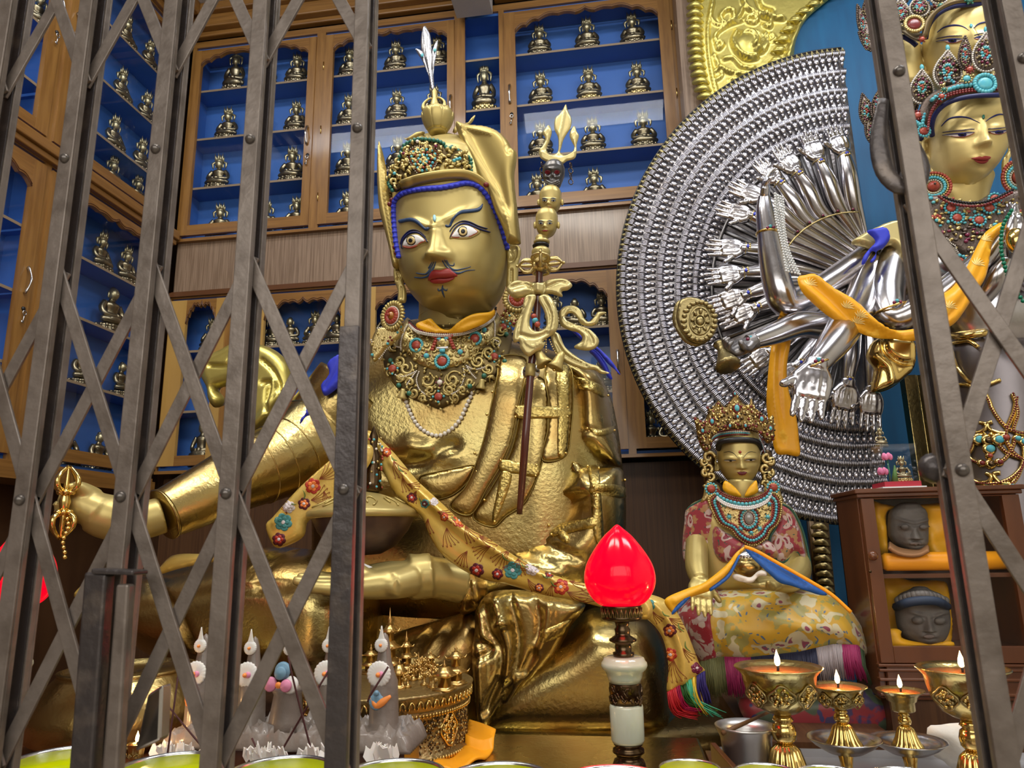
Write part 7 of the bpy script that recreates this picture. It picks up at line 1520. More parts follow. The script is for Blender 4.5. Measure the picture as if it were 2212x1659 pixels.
for dy, m_, r_, g_ in ((-15, DCORAL, .0040, .0075), (2, TURQ, .0062, .012), (-30, DCORAL, .0034, .0065), (22, WHITE, .0045, .0065), (34, WHITE, .0040, .006)):
    beads(mb, [PY(*f(x, y+dy), 2.345+1.0*((x-560)/520)**2*.1) for x, y in catmull([(385, 672), (430, 705), (500, 728), (570, 735), (640, 722), (700, 690), (725, 650)], 5)], r_, g_, m_, 5)
for rr, m_, n_, r_ in ((23, DCORAL, 24, .0042), (18.5, TURQ, 18, .0048), (14, PEARL, 22, .0024), (11.5, DCORAL, 14, .0034)):
    for i in range(n_): t_ = 2*PI*i/n_; q = hit(bbi, f(585, 830)[0]+rr*.9*math.cos(t_), f(585, 830)[1]+rr*1.1*math.sin(t_), .004); q is not None and ball(mb, q, r_, m_, 5)
q = hit(bbi, *f(585, 828), .004); ball(mb, q, (.014, .010, .020), mat('smoky_crystal', (.25, .24, .22), 0, .05, coat=1), 10); ball(mb, q+np.array([0, -.004, .028]), (.008, .006, .007), STEEL, 6)
for x, y in ((460, 820), (705, 820), (535, 895), (655, 895), (600, 920), (425, 740), (715, 735)): q = hit(bbi, *f(x, y), .002); q is not None and flower(mb, q, .010, TURQ, TURQ, 6)
for i in range(500):
    p = ctr+np.array([random.uniform(-78, 78), random.uniform(-50, 52)])
    if inside(p[None], np.array(BIB))[0]: q = hit(bbi, p[0], p[1], 0); q is not None and ball(mb, q, random.uniform(.002, .0036), random.choice([FILI, OG, DBRONZE]), 3, 5)
mb.build('bib_gems', TURQ, bib)
for x, y, q in ((345, 640, -1), (742, 630, 1)):
    mb = MB(); relief(mb, ZF([(x-40*q, y-30), (x+35*q, y-25), (x+50*q, y+40), (x+70*q, y+90), (x+20*q, y+80), (x-30*q, y+100 if q < 0 else y+60), (x-60*q, y+40)]), 2.42, .008, .01, .01, h=.008, m=FILI); flower(mb, PY(*f(x, y), 2.405), .022, CORAL, TURQ, 12); mb.build('shoulder_disc', FILI, MS)
# arms and hands
mb = MB(); tube(mb, [PY(*f(255, 980), 2.44), PY(*f(250, 1090), 2.38), PY(*f(255, 1160), 2.34), PY(*f(272, 1225), 2.30)], [.036, .036, .034, .026], GOLD, 18, 4)
w_ = PY(*f(272, 1228), 2.30); d_ = PY(*f(290, 1470), 2.20)-w_; hand(mb, w_, d_, (0, 1, .3), np.linalg.norm(d_)*.95, GOLD, curl=.10, spread=.16, thumb=-1, wr=.32, thumb_curl=.1); remesh(mb.build('hand', GOLD, MS), .0032, 4)
mb = MB(); tube(mb, [PY(*f(905, 1090), 2.46), PY(*f(900, 1180), 2.40), PY(*f(840, 1235), 2.33), PY(*f(760, 1245), 2.28)], [.036, .038, .032, .024], GOLD, 18, 4)
w_ = PY(*f(760, 1245), 2.28); d_ = PY(*f(500, 1235), 2.24)-w_; hand(mb, w_, d_, (0, -.35, 1), np.linalg.norm(d_), GOLD, curl=.10, spread=.12, thumb=1, wr=.30, thumb_curl=.25); remesh(mb.build('hand', GOLD, MS), .0032, 4)
# skirt
mb = MB(); relief(mb, R8([(200, 745), (270, 680), (400, 625), (560, 610), (800, 600), (1000, 615), (1120, 665), (1215, 755), (1265, 870), (1290, 990), (1240, 1010), (1100, 1015), (900, 1040), (600, 1060), (460, 1050), (330, 1050), (250, 920), (205, 830)]), 2.44, .16, .12, .14, [(R8([(420, 650), (400, 800), (420, 1000)]), .012, -.014), (R8([(560, 680), (700, 760), (900, 800)]), .02, .012), (R8([(480, 860), (640, 940), (900, 900)]), .018, -.010), (R8([(1000, 700), (1100, 820), (1150, 930)]), .02, .010), (R8([(760, 640), (860, 740), (1000, 900)]), .016, -.008)], h=.011); skt = mb.build('brocade_skirt', FLY, MS); bsk2 = bvh_mb(mb)
mb = MB(); decal(mb, bsk2, R8([(205, 750), (270, 682), (400, 635), (432, 640), (400, 720), (385, 800), (400, 900), (415, 1010), (410, 1040), (335, 1040), (255, 920), (210, 840)]), FLR, .006, .004, 5, 4, .003); mb.build('red_underskirt', FLR, skt)
FR = [mat('olive_fringe', (.14, .15, .06), 0, .6), mat('magenta_fringe', (.27, .02, .10), 0, .55), mat('navy_fringe', (.02, .025, .06), 0, .6), mat('lilac_grey_fringe', (.30, .27, .29), 0, .6), mat('moss_fringe', (.06, .10, .05), 0, .6)]
mb = MB()
for k in range(560):
    u = k/559; x = 325+955*u+random.uniform(-3, 3); yt = np.interp(x, [325, 460, 600, 900, 1100, 1240, 1285], [1025, 1010, 1015, 982, 937, 942, 985]); m_ = FR[0] if x < 465 else FR[1] if x < 620 else FR[2] if x < 1000 else FR[3] if x < 1150 else FR[1] if x < 1255 else FR[4]
    L_ = 190+random.uniform(-18, 22)+(25 if x < 620 else 0); s = R8([(x, yt), (x+12, yt+L_*.5), (x+25+random.uniform(-8, 8)+(20 if x > 1200 else 0), yt+L_)])
    q0 = hit(bsk2, s[0][0], s[0][1]-3, .006); y0 = q0[1] if q0 is not None else 2.38; y0 = min(y0, 2.40)
    tube(mb, [PY(*s[0], y0), PY(*s[1], y0-.012-random.uniform(0, .006)), PY(*s[2], y0-.008)], [.0019, .0017, .0010], m_, 4)
mb.build('silk_fringe', FR[0], MS)
# held or draped on it
t = thing('alms_bowl', PY(*f(580, 1215), 2.24), 'small brass alms bowl with silver lid in the dressed statue palm', 'bowl')
q = PY(*f(582, 1205), 2.235); k = 2.235/1534/2.9636*1.0*1
mb = MB(); lathe(mb, [(0, 0), (50*k, 4*k), (80*k, 30*k), (90*k, 62*k), (84*k, 90*k), (72*k, 100*k), (74*k, 108*k), (66*k, 110*k)], q, BRASS, 32, axis=(0, 0, 1)); mb.build('bowl', BRASS, t)
mb = MB(); lathe(mb, [(70*k, 108*k), (64*k, 130*k), (40*k, 150*k), (10*k, 165*k), (0, 170*k)], q, STEEL, 28, axis=(0, 0, 1)); 
for i in range(3): 
    for j in range(24): w = 2*PI*j/24; ball(mb, q+np.array([(70-6*i)*k*math.cos(w), (70-6*i)*k*math.sin(w), (112+10*i)*k]), 4*k, PEARL, 4, 6)
mb.build('silver_lid', STEEL, t)
mb = MB(); relief(mb, ZF([(478, 1195), (510, 1185), (560, 1200), (600, 1205), (640, 1170), (670, 1160), (700, 1175), (695, 1200), (650, 1200), (610, 1240), (560, 1240), (500, 1225)]), 2.17, .012, .012, .012, [(ZF([(500, 1205), (560, 1222), (640, 1190)]), .003, -.006)], h=.005); tag(mb.build('white_scarf', WCLOTH), 'small white scarf folded under the brass alms bowl in the statue palm', 'scarf')
t = thing('ceremonial_scarf', PY(*f(560, 1200), 2.24), 'blue and yellow silk scarf peaked over the alms bowl and trailing both sides', 'scarf')
mb = MB(); relief(mb, ZF([(556, 1010), (500, 1052), (440, 1128), (300, 1238), (200, 1275), (70, 1330), (46, 1370), (95, 1438), (115, 1442), (160, 1375), (215, 1335), (345, 1288), (440, 1205), (492, 1120), (525, 1062), (562, 1026)]), 2.17, .010, .008, .012, [(ZF([(540, 1030), (450, 1150), (310, 1255), (110, 1360)]), .006, .008)], h=.007); mb.build('yellow_face', YELLOW, t)
mb = MB(); relief(mb, ZF([(492, 1112), (445, 1192), (340, 1272), (335, 1288), (350, 1292), (455, 1215), (505, 1130), (530, 1070), (520, 1066)]), 2.160, .005, .004, .005, h=.005); relief(mb, ZF([(104, 1442), (210, 1335), (185, 1330), (150, 1355), (95, 1425)]), 2.16, .005, .004, .005, h=.005)
mb.build('blue_hem', BCLOTH, t); mb = MB()
relief(mb, ZF([(560, 1016), (625, 1042), (740, 1108), (850, 1168), (950, 1228), (1085, 1310), (1050, 1322), (950, 1292), (860, 1262), (780, 1240), (705, 1175), (640, 1115), (585, 1060)]), 2.17, .010, .008, .012, [(ZF([(600, 1050), (760, 1150), (950, 1260)]), .008, -.010)], h=.007); mb.build('blue_face', BCLOTH, t)
mb = MB(); tube(mb, [PY(*f(a, b), 2.155) for a, b in [(558, 1010), (630, 1036), (745, 1100), (860, 1165), (1000, 1245), (1120, 1320), (1240, 1430)]], .005, ORANGE, 8, 5, flat=.6); mb.build('orange_edge', ORANGE, t)
mb = MB(); relief(mb, R8([(560, 1255), (700, 1240), (1000, 1225), (1300, 1195), (1400, 1255), (1470, 1330), (1475, 1440), (1200, 1460), (800, 1450), (620, 1400), (560, 1330)]), 2.36, .03, .25, .04, h=.02); tag(mb.build('brocade_mat', FLM), 'dark red and navy brocade mat under the dressed statue', 'mat')
mb = MB(); pl = [PY(1748, 1125, 2.72), PY(1790, 1130, 2.72), PY(1806, 1300, 2.72), PY(1764, 1300, 2.72)]; hexa(mb, pl[::-1]+[p+np.array([0, .04, 0]) for p in pl[::-1]], DBRONZE)
for i in range(9): tube(mb, [PY(1752+1.8*i, 1140+17*i, 2.715), PY(1772+1.8*i, 1136+17*i, 2.70), PY(1788+1.8*i, 1146+17*i, 2.715)], [.006, .013, .005], OG, 8, 3)
tag(mb.build('throne_back', DBRONZE), 'carved antique gilt throne back post behind the dressed statue shoulder', 'throne back')

# ================================================================ wooden glass case with two stone heads
KY = 2.26; kx0 = PY(1852, 1050, KY)[0]; kx1 = kx0+.44; kz1 = PY(1852, 1052, KY)[2]; kz0 = PY(1900, 1512, KY)[2]; ob = PY(1915, 1396, KY)[2]; ot = PY(1905, 1078, KY)[2]; ox0 = PY(1880, 1078, KY)[0]; oxg = PY(1902, 1200, KY)[0]+.005
t = thing('wooden_glass_case', ((kx0+kx1)/2, KY+.12, kz0), 'red-brown wooden glass-fronted case holding two grey stone heads', 'case')
KD = .235
mb = MB(); box(mb, kx0, kx0+.018, KY+.02, KY+KD, kz0, kz1-.02); box(mb, kx1-.018, kx1, KY+.02, KY+KD, kz0, kz1-.02); box(mb, kx0, kx1, KY+KD-.01, KY+KD, kz0, kz1-.02); box(mb, kx0+.018, kx1-.018, KY+.02, KY+KD-.01, ob-.03, ob-.012)
box(mb, kx0+.018, kx1-.018, KY+.003, KY+.02, kz0, ob-.05); mb.build('carcass', REDWOOD, t, smooth=False, bevel=.002)
mb = MB(); box(mb, kx0-.012, kx1+.012, KY-.01, KY+KD+.01, kz1-.02, kz1-.006); box(mb, kx0-.006, kx1+.006, KY-.004, KY+KD+.005, kz1-.032, kz1-.02); mb.build('cornice', REDWOOD, t, smooth=False, bevel=.003)
mb = MB()
for z, w in ((ob-.055, .004), (ob-.068, .003), (kz0+.012, .010), (kz0+.05, .006)): box(mb, kx0-w, kx1+w, KY-w, KY+.02, z, z+.008)
mb.build('moulding', REDWOOD, t, smooth=False, bevel=.002)
mb = MB(); box(mb, kx0+.004, oxg-.004, KY-.002, KY+.018, ob-.045, kz1-.034); box(mb, kx1-.05, kx1-.004, KY-.002, KY+.018, ob-.045, kz1-.034); box(mb, oxg-.004, kx1-.05, KY-.002, KY+.018, ob-.045, ob); box(mb, oxg-.004, kx1-.05, KY-.002, KY+.018, ot, kz1-.034)
dr = mb.build('door', REDWOOD, t, smooth=False, bevel=.004)
g_ = MB(); box(g_, oxg-.004, kx1-.05, KY+.004, KY+.007, ob, ot); g_.build('glass', GLASS, dr, smooth=False)
mb = MB(); q = PY(1881, 1200, KY-.002); lathe(mb, [(.006, 0), (.006, .008), (.012, .012), (.014, .02), (.008, .027), (0, .028)], q, REDWOOD, 16, axis=(0, -1, 0)); lathe(mb, [(.004, 0), (.004, .004), (0, .005)], q+np.array([-.008, 0, -.045]), DBRONZE, 10, axis=(0, -1, 0)); mb.build('knob', REDWOOD, dr)
zs = PY(1905, 1240, KY+.03)[2]
mb = MB(); box(mb, kx0+.018, kx1-.018, KY+.022, KY+KD-.01, zs-.012, zs); mb.build('shelf', REDWOOD, t, smooth=False)
def folds(name, pts, Y, lab, m=YELLOW, st=(), front=.02):
    mb = MB(); relief(mb, pts, Y, front, .012, .02, st, h=.009, func=lambda x, z, d: .006*np.sin(60*x+40*z)+.004*np.sin(95*z-30*x)); return tag(mb.build(name, m), lab, 'cloth')
folds('silk_drape', G3([(15, 850), (100, 860), (220, 880), (380, 870), (600, 855), (640, 900), (640, 1280), (480, 1280), (440, 1100), (440, 960), (400, 900), (280, 905), (160, 910), (130, 960), (140, 1100), (140, 1290), (70, 1280), (30, 1050)]), KY+.115, 'yellow silk lining around the upper stone head in the case')
folds('silk_drape', G4([(80, 100), (200, 90), (340, 130), (560, 130), (640, 200), (660, 640), (500, 660), (150, 660), (110, 500), (90, 300)]), KY+.165, 'yellow silk lining behind the lower stone head in the case')
folds('silk_drape', G4([(120, 560), (180, 520), (255, 540), (250, 590), (330, 620), (480, 640), (660, 625), (670, 668), (400, 672), (135, 665)]), KY+.055, 'yellow silk folds on the floor of the case under the lower head', front=.012)
mb = MB(); q0 = PY(*G3([(95, 1335)])[0], KY+.045); q1 = q0+np.array([.40-.05, 0, 0]); tube(mb, [q0, q0+np.array([.01, 0, .0]), (q0+q1)/2, q1], [.020, .026, .027, .026], ORANGE, 16); tag(mb.build('rolled_cushion', ORANGE), 'rolled orange silk cushion along the front edge of the case shelf', 'cushion')
for nm, tr, rg, Y, ft, lab in (('stone_head', G3, [(890, 200, 410), (905, 170, 438), (950, 150, 458), (1050, 147, 464), (1120, 152, 464), (1180, 190, 460), (1220, 250, 440), (1250, 310, 400)], KY+.085, [(360, 1060, 370, 1145), (280, 1050), (430, 1050), (370, 1185)], 'grey carved stone head with calm face on the upper shelf of the case'),
                           ('stone_head', G4, [(205, 330, 480), (225, 270, 545), (260, 225, 600), (330, 205, 625), (420, 215, 640), (500, 225, 640), (560, 250, 625), (610, 300, 600), (636, 360, 550)], KY+.09, [(470, 410, 480, 540), (385, 450), (565, 455), (480, 585)], 'grey carved stone head with scowling face and bead headband, bottom of the case')):
    mb = MB(); R = [(tr([(0, y)])[0][1], tr([(a, 0)])[0][0], tr([(b, 0)])[0][0]) for y, a, b in rg]; n4, e1, e2, mo = ft
    P_ = lambda x, y: tr([(x, y)])[0]
    fe = [('nose', *P_(n4[0], n4[1]), *P_(n4[2], n4[3]), 5, 11, .006, .022), ('g', *P_(*e1), 13, 6, .010), ('g', *P_(*e2), 13, 6, .010), ('g', *P_(e1[0], e1[1]-50), 17, 4, .008, 15), ('g', *P_(e2[0], e2[1]-50), 17, 4, .008, -15), ('g', *P_(mo[0], mo[1]), 15, 5, .010), ('g', *P_(mo[0], mo[1]+40), 14, 6, .008), ('g', *P_(mo[0], mo[1]+14), 12, 2, -.006), ('g', *P_(mo[0]-70, mo[1]-30), 12, 12, .006), ('g', *P_(mo[0]+70, mo[1]-30), 12, 12, .006)]
    head_mesh(mb, R, Y, (-.1, -1, -.1), fe, STONE, nseg=110, rows=90, dk=.8); hs = mb.build(nm, STONE); tag(hs, lab, 'stone head', None); bh_ = bvh_mb(mb)
    for ex in (e1, e2):
        mb = MB(); decal(mb, bh_, circ(*P_(*ex), 9 if tr is G3 else 12, 14, 5 if tr is G3 else 8.5), STONE, .001, .002, 2, 0, .006); sdecal(mb, bh_, [P_(ex[0]-45, ex[1]), P_(ex[0], ex[1]-26), P_(ex[0]+45, ex[1])], 1, 1, STONE, .002, 2, wm=2.2, dome=.002); mb.build('eye', STONE, hs)
    mb = MB(); decal(mb, bh_, circ(*P_(*mo), 13, 14, 3.2 if tr is G3 else 4.5), mat('worn_stone_lip', (.16, .13, .12), 0, .6), .001, .002, 2, 0, .003); mb.build('mouth', MATS['worn_stone_lip'], hs)
    if tr is G4:
        mb = MB(); tube(mb, [PY(*P_(x, y), yy) for x, y, yy in ((215, 345, Y), (270, 320, Y-.07), (350, 300, Y-.09), (450, 292, Y-.095), (550, 300, Y-.085), (625, 340, Y-.03))], .013, mat('faded_blue_band', (.02, .035, .07), 0, .6), 8, 4)
        for k in range(13): x = 235+k*31; ball(mb, PY(*P_(x, 300-55*math.sin(PI*(k+.5)/13)), Y-.03-.05*math.sin(PI*(k+.5)/13)), .013, STONE, 7)
        mb.build('bead_headband', MATS['faded_blue_band'], hs)
    else:
        mb = MB()
        for k in range(5): tube(mb, [PY(*P_(x, y+9*k), Y-.03-.012*k) for x, y in ((150, 1180), (220, 1225), (310, 1245), (400, 1240), (470, 1205))], .006, mat('ochre_neck_cord', (.28, .14, .06), 0, .7), 6, 4)
        mb.build('neck_cord', MATS['ochre_neck_cord'], hs)
# acrylic box with flowers on top of the case
az = kz1-.004; ax0 = PY(1902, 1035, KY+.10)[0]; t = thing('display_box', (ax0+.05, KY+.12, az), 'clear acrylic box with pink lotus flowers and tiny gilt figure, on the case top', 'display box')
mb = MB(); box(mb, ax0-.01, ax0+.115, KY+.06, KY+.19, az, az+.006, WHITE); box(mb, ax0, ax0+.105, KY+.07, KY+.18, az+.006, az+.022, mat('red_plinth', (.42, .02, .04), 0, .5)); mb.build('plinth', WHITE, t, smooth=False)
mb = MB(); box(mb, ax0, ax0+.105, KY+.07, KY+.072, az+.022, az+.135); box(mb, ax0, ax0+.105, KY+.178, KY+.18, az+.022, az+.135); box(mb, ax0, ax0+.002, KY+.072, KY+.178, az+.022, az+.135); box(mb, ax0+.103, ax0+.105, KY+.072, KY+.178, az+.022, az+.135); box(mb, ax0, ax0+.105, KY+.07, KY+.18, az+.135, az+.137); mb.build('acrylic_cover', GLASS, t, smooth=False)
mb = MB(); PK = mat('pink_petals', (.75, .22, .42), 0, .5)
for cx_, cz_ in ((.022, .100), (.004, .055)):
    for k in range(9): w = 2*PI*k/9; ball(mb, (ax0+cx_+.010*math.cos(w)+.006, KY+.10+.008*math.sin(w), az+cz_+.004*(k % 2)), (.007, .005, .010), PK, 5)
tube(mb, [(ax0+.028, KY+.10, az+.02), (ax0+.028, KY+.10, az+.092)], .003, GREENB, 6); tube(mb, [(ax0+.045, KY+.11, az+.02), (ax0+.05, KY+.11, az+.075)], [.012, .002], mat('leaf_green', (.10, .22, .06), 0, .5), 6); mb.build('lotus_flowers', PK, t)
fo = figA; place_fig(figB, (ax0+.072, KY+.115, az+.023), 0, 'tiny gilt figurine inside the acrylic box on the case top', 'tiny figurines by the acrylic box', .36); place_fig(figA, (ax0+.035, KY+.155, az+.138), 0, 'tiny grey bronze figurine standing on top of the acrylic box', 'tiny figurines by the acrylic box', .28)
mb = MB(); x0 = PY(1966, 900, 3.30)[0]; box(mb, x0, x0+.05, 3.30, 3.36, .0, 2.2); box(mb, x0+.055, x0+.13, 3.31, 3.36, .0, 2.2); tag(mb.build('brass_pillar', BRASS, smooth=False, bevel=.003), 'flat brass-clad post behind the wooden case and beside the silver skirt', 'post')

# ================================================================ altar table and offerings
H_ = lambda p: Z(p, 340, 1300, 2.989)
TZ = .985
t = thing('altar_table', (-.1, 1.5, 0), 'long dark wooden altar table in front of the statues, under the offerings', 'table')
xc0, xc1 = PY(905, 1650, 1.6)[0], PY(1566, 1650, 1.6)[0]
mb = MB(); box(mb, -2.2, 2.1, .98, 1.52, TZ-.045, TZ); box(mb, -2.2, xc0, 1.52, 1.99, TZ-.045, TZ); box(mb, -2.2, -1.0, 1.99, 2.26, TZ-.045, TZ); box(mb, xc1, 2.1, 1.52, 1.99, TZ-.045, TZ); mb.build('tabletop', REDWOOD, t, smooth=False)
mb = MB(); box(mb, xc0+.002, xc1-.002, 1.525, 2.12, TZ-.03, TZ-.001); box(mb, xc0+.01, xc1-.01, 1.60, 2.12, TZ-.06, TZ-.03); mb.build('base_apron', BRASS, ST, smooth=False, bevel=.008)
mb = MB(); box(mb, -2.15, 2.05, 1.02, 1.04, .12, TZ-.045); mb.build('front_panel', REDWOOD, t, smooth=False)
for x in (-2.1, 2.0):
    for y in (1.06, 1.9): mb = MB(); box(mb, x-.04, x+.04, y-.04, y+.04, 0, TZ-.045); mb.build('leg', REDWOOD, t, smooth=False)
mb = MB(); box(mb, -2.6, PY(1975, 1500, 2.7)[0], 2.02, 3.9, .0, .855); tag(mb.build('altar_plinth', WOODD, smooth=False), 'low dark wooden plinth carrying the statues behind the altar table', 'plinth')
mb = MB(); box(mb, PY(1590, 1500, 2.35)[0], PY(1880, 1500, 2.35)[0], 2.12, 2.78, .86, PY(1700, 1585, 2.33)[2]+.03); tag(mb.build('statue_pedestal', WOODD, smooth=False), 'dark block beneath the brocade mat of the dressed statue', 'pedestal')
mb = MB(); box(mb, kx0+.02, kx1-.02, KY+.02, KY+KD, .86, kz0-.001); tag(mb.build('case_stand', WOODD, smooth=False), 'dark stand under the wooden glass case', 'stand')
mb = MB(); q = PY(2110, 1640, 2.95); box(mb, q[0]-.12, q[0]+.6, 2.75, 3.25, .0, PY(2150, 1655, 3.0)[2]-.02); tag(mb.build('statue_pedestal', WOODD, smooth=False), 'dark block beneath the tall silver statue', 'pedestal')
# steel tray
tx0, tx1 = PY(1560, 1600, 1.8)[0], PY(2110, 1600, 1.8)[0]+.25
mb = MB(); box(mb, tx0, tx1, 1.46, 1.94, TZ+.001, TZ+.004)
for a in ((tx0, tx1, 1.46, 1.463), (tx0, tx1, 1.937, 1.94), (tx0, tx0+.003, 1.463, 1.937), (tx1-.003, tx1, 1.463, 1.937)): box(mb, *a, TZ+.004, TZ+.022)
tag(mb.build('steel_tray', mat('dull_steel', (.45, .45, .47), .9, .35), smooth=False), 'flat steel tray under the butter lamps at the right', 'tray')
TT = TZ+.0045
# ---- oil bowls
def oilbowl(name, x, y, r, h, z=TZ, label=''):
    h = PY(1250, 1632 if r > .07 else 1634, y+r)[2]-z
    t = thing(name, (x, y, z), label, 'bowl', 'oil bowls along the table front'); c = (x, y, z)
    mb = MB(); lathe(mb, [(0, .004), (r*.5, .004), (r*.52, 0), (r*.55, .004), (r*.72, h*.35), (r*.93, h*.85), (r*.985, h*.97), (r*1.01, h), (r*1.0, h*1.008), (r*.975, h*.985), (r*.90, h*.80), (r*.7, h*.4), (r*.5, .008), (0, .008)], c, STEEL, 56, axis=(0, 0, 1)); mb.build('steel_bowl', STEEL, t)
    mb = MB(); lathe(mb, [(0, h*.975), (r*.968, h*.975), (r*.94, h*.93), (r*.70, h*.45), (0, h*.3)], c, OIL, 48, axis=(0, 0, 1)); mb.build('green_oil', OIL, t)
    return t
bl = None
fr = [(130, 1.27), (367, 1.245), (606, 1.235), (848, 1.23), (1076, 1.225), (1330, 1.22), (1600, 1.215), (1870, 1.21)]
LBW = ['leftmost, behind the lock bar', 'second from left, behind the leaning bars', 'third from left, below the dough offerings', 'behind the dark gate stile', 'in front of the orange cloth', 'in front of the red lamp base', 'in front of the small steel bowl', 'below the two saucers']
for k, (px, Y) in enumerate(fr):
    x = PY(px, 1660, Y)[0]; lab = 'wide steel bowl of green oil, '+LBW[k]
    if bl is None: bl = oilbowl('oil_bowl', x, Y, .086, .105, label=lab); b0 = bl; index_kids(None)
    else: KIDS.clear(); index_kids(None); dup(b0, (x, Y, TZ), 0, lab)
sb = None
for px, Y, lab in ((1490, 1.44, 'just right of the red lamp base'), (1652, 1.425, 'in front of the tallest butter lamp'), (1790, 1.42, 'in front of the middle saucer'), (1955, 1.42, 'in front of the right saucer')):
    x = PY(px, 1650, Y)[0]; lab = 'small steel bowl of green oil, '+lab
    if sb is None: sb = oilbowl('oil_bowl', x, Y, .055, .078, TZ+.001, lab)
    else: KIDS.clear(); index_kids(None); dup(sb, (x, Y, TZ+.001), 0, lab)
# ---- butter lamps
def lamp(px, rimy, Y, rr, style, lab, saucer=None, botz=None):
    k = Y/1534; c = PY(px, rimy, Y); x, z1 = c[0], c[2]; z0 = botz if botz is not None else TT; R = rr*k; H = z1-z0
    t = thing('butter_lamp', (x, Y, z0), lab, 'butter lamp', 'lit butter lamps'); P = lambda L: [(a*R, z0+b*H-z0) for a, b in L]
    fl = (lambda w, i: 1+.09*math.cos(18*w) if 2 <= i <= 8 else 1)
    mb = MB(); lathe(mb, P([(0, 0), (.56, 0), (.60, .03), (.58, .07), (.50, .12), (.42, .20), (.36, .28), (.30, .35), (.22, .38), (.17, .40)]), (x, Y, z0), BRASS3, 72, axis=(0, 0, 1), flute=fl); mb.build('foot', BRASS3, t)
    mb = MB(); lathe(mb, P([(.17, .40), (.26, .43), (.28, .49), (.24, .54), (.17, .56), (.24, .58), (.17, .62)]), (x, Y, z0), BRASS3, 40, axis=(0, 0, 1)); mb.build('stem', BRASS3, t)
    if style == 'cyl': pr = [(.17, .62), (.45, .64), (.50, .66), (.52, .80), (.60, .82), (.66, .90), (.80, .95), (.97, .99), (1.0, 1.0), (.96, 1.005), (.86, .985), (.6, .93), (0, .92)]
    else: pr = [(.17, .62), (.35, .64), (.55, .68), (.72, .76), (.80, .86), (.84, .94), (.97, .99), (1.0, 1.0), (.97, 1.008), (.86, .985), (.78, .96), (.5, .93), (0, .93)]
    mb = MB(); lathe(mb, P(pr), (x, Y, z0), BRASS, 56, axis=(0, 0, 1)); cup = mb.build('cup', BRASS, t)
    mb = MB(); lathe(mb, P([(0, .965), (.80, .965), (.80, .955), (.6, .94), (0, .94)]), (x, Y, z0), WAX, 40, axis=(0, 0, 1)); mb.build('melted_butter', WAX, t)
    if style != 'cyl':
        for aa in (-.15, -.95, .65):
            mb = MB(); d = np.array([math.sin(aa), -math.cos(aa), 0]); rc = R*.74; cc = np.array([x, Y, z0+.80*H])+d*rc; s = np.array([math.cos(aa), math.sin(aa), 0]); u = np.array([0, 0, 1.0])+d*.25
            ow = R*.27; tube(mb, [cc+d*.003+ow*(s*math.cos(w)*(1+.12*math.cos(4*w))+u*.85*math.sin(w)*(1+.12*math.cos(4*w))) for w in np.linspace(0, 2*PI, 28)[:-1]], R*.025, OG, 6, closed=True)
            for i in range(26): w = random.uniform(0, 6.28); r_ = ow*math.sqrt(random.random())*.85; ball(mb, cc+d*.003+r_*(s*math.cos(w)+u*.85*math.sin(w)), R*.045, OG if i % 2 else BRASS3, 4, 6)
            mb.build('filigree_medallion', OG, cup)
    fz = z0+.965*H; s = R/.09; s = .6+.4*s
    mb = MB(); tube(mb, [(x, Y, fz-.004), (x+.001, Y, fz+.014*s)], .0028*s, BLACK, 6); mb.build('wick', BLACK, t)
    mb = MB(); lathe(mb, [(0, 0), (.0042*s, .003*s), (.0062*s, .009*s), (.0052*s, .018*s), (.0024*s, .026*s), (0, .034*s)], (x, Y, fz+.009*s), FIRE, 14, axis=(0, 0, 1)); mb.build('flame', FIRE, t)
    ld = bpy.data.lights.new('flame_light', 'POINT'); ld.energy = .55*s; ld.color = (1, .56, .22); ld.shadow_soft_size = .006; lo = bpy.data.objects.new('flame_light', ld); COL.objects.link(lo); lo.location = (x, Y, fz+.06*s)
    return t
lamp(1680, 1440, 1.66, 83, 'big', 'tallest brass butter lamp, lit, with filigree medallions, left of the others')
def saucer(px, py, Y, lab):
    c = PY(px, py, Y); z = c[2]; k = Y/1534; R = 67*k; t = thing('steel_saucer', (c[0], Y, TT), lab, 'saucer', 'footed saucers under lamps'); h = z-TT
    mb = MB(); lathe(mb, [(0, 0), (R*.42, 0), (R*.40, .006), (R*.20, .012), (R*.15, h*.45), (R*.22, h*.78), (R*.2, h*.80)], (c[0], Y, TT), BRASS3, 32, axis=(0, 0, 1)); mb.build('brass_foot', BRASS3, t)
    mb = MB(); lathe(mb, [(0, h*.74), (R*.5, h*.76), (R*.8, h*.9), (R*.97, h*1.02), (R, h*1.04), (R*.96, h*1.05), (R*.78, h*.95), (R*.5, h*.83), (0, h*.82)], (c[0], Y, TT), STEEL, 48, axis=(0, 0, 1)); mb.build('dish', STEEL, t); return TT+h*.835
z = saucer(1823, 1598, 1.70, 'footed steel saucer carrying the middle butter lamp'); lamp(1810, 1481, 1.70, 52, 'mid', 'medium brass butter lamp, lit, standing in the left saucer', botz=z)
z = saucer(1961, 1602, 1.72, 'footed steel saucer carrying the straight-sided butter lamp'); lamp(1945, 1490, 1.72, 43, 'cyl', 'small straight-sided brass butter lamp, lit, in the right saucer', botz=z)
for px, yy in ((203, 1612), (296, 1606)): lamp(px, yy, 1.53, 20, 'mid', 'tiny lit butter lamp behind the left oil bowls, '+('beside the lock bar' if px < 250 else 'by the latch plate'), botz=TZ)
lamp(2078, 1443, 1.62, 80, 'big', 'large brass butter lamp half hidden behind the right gate picket')
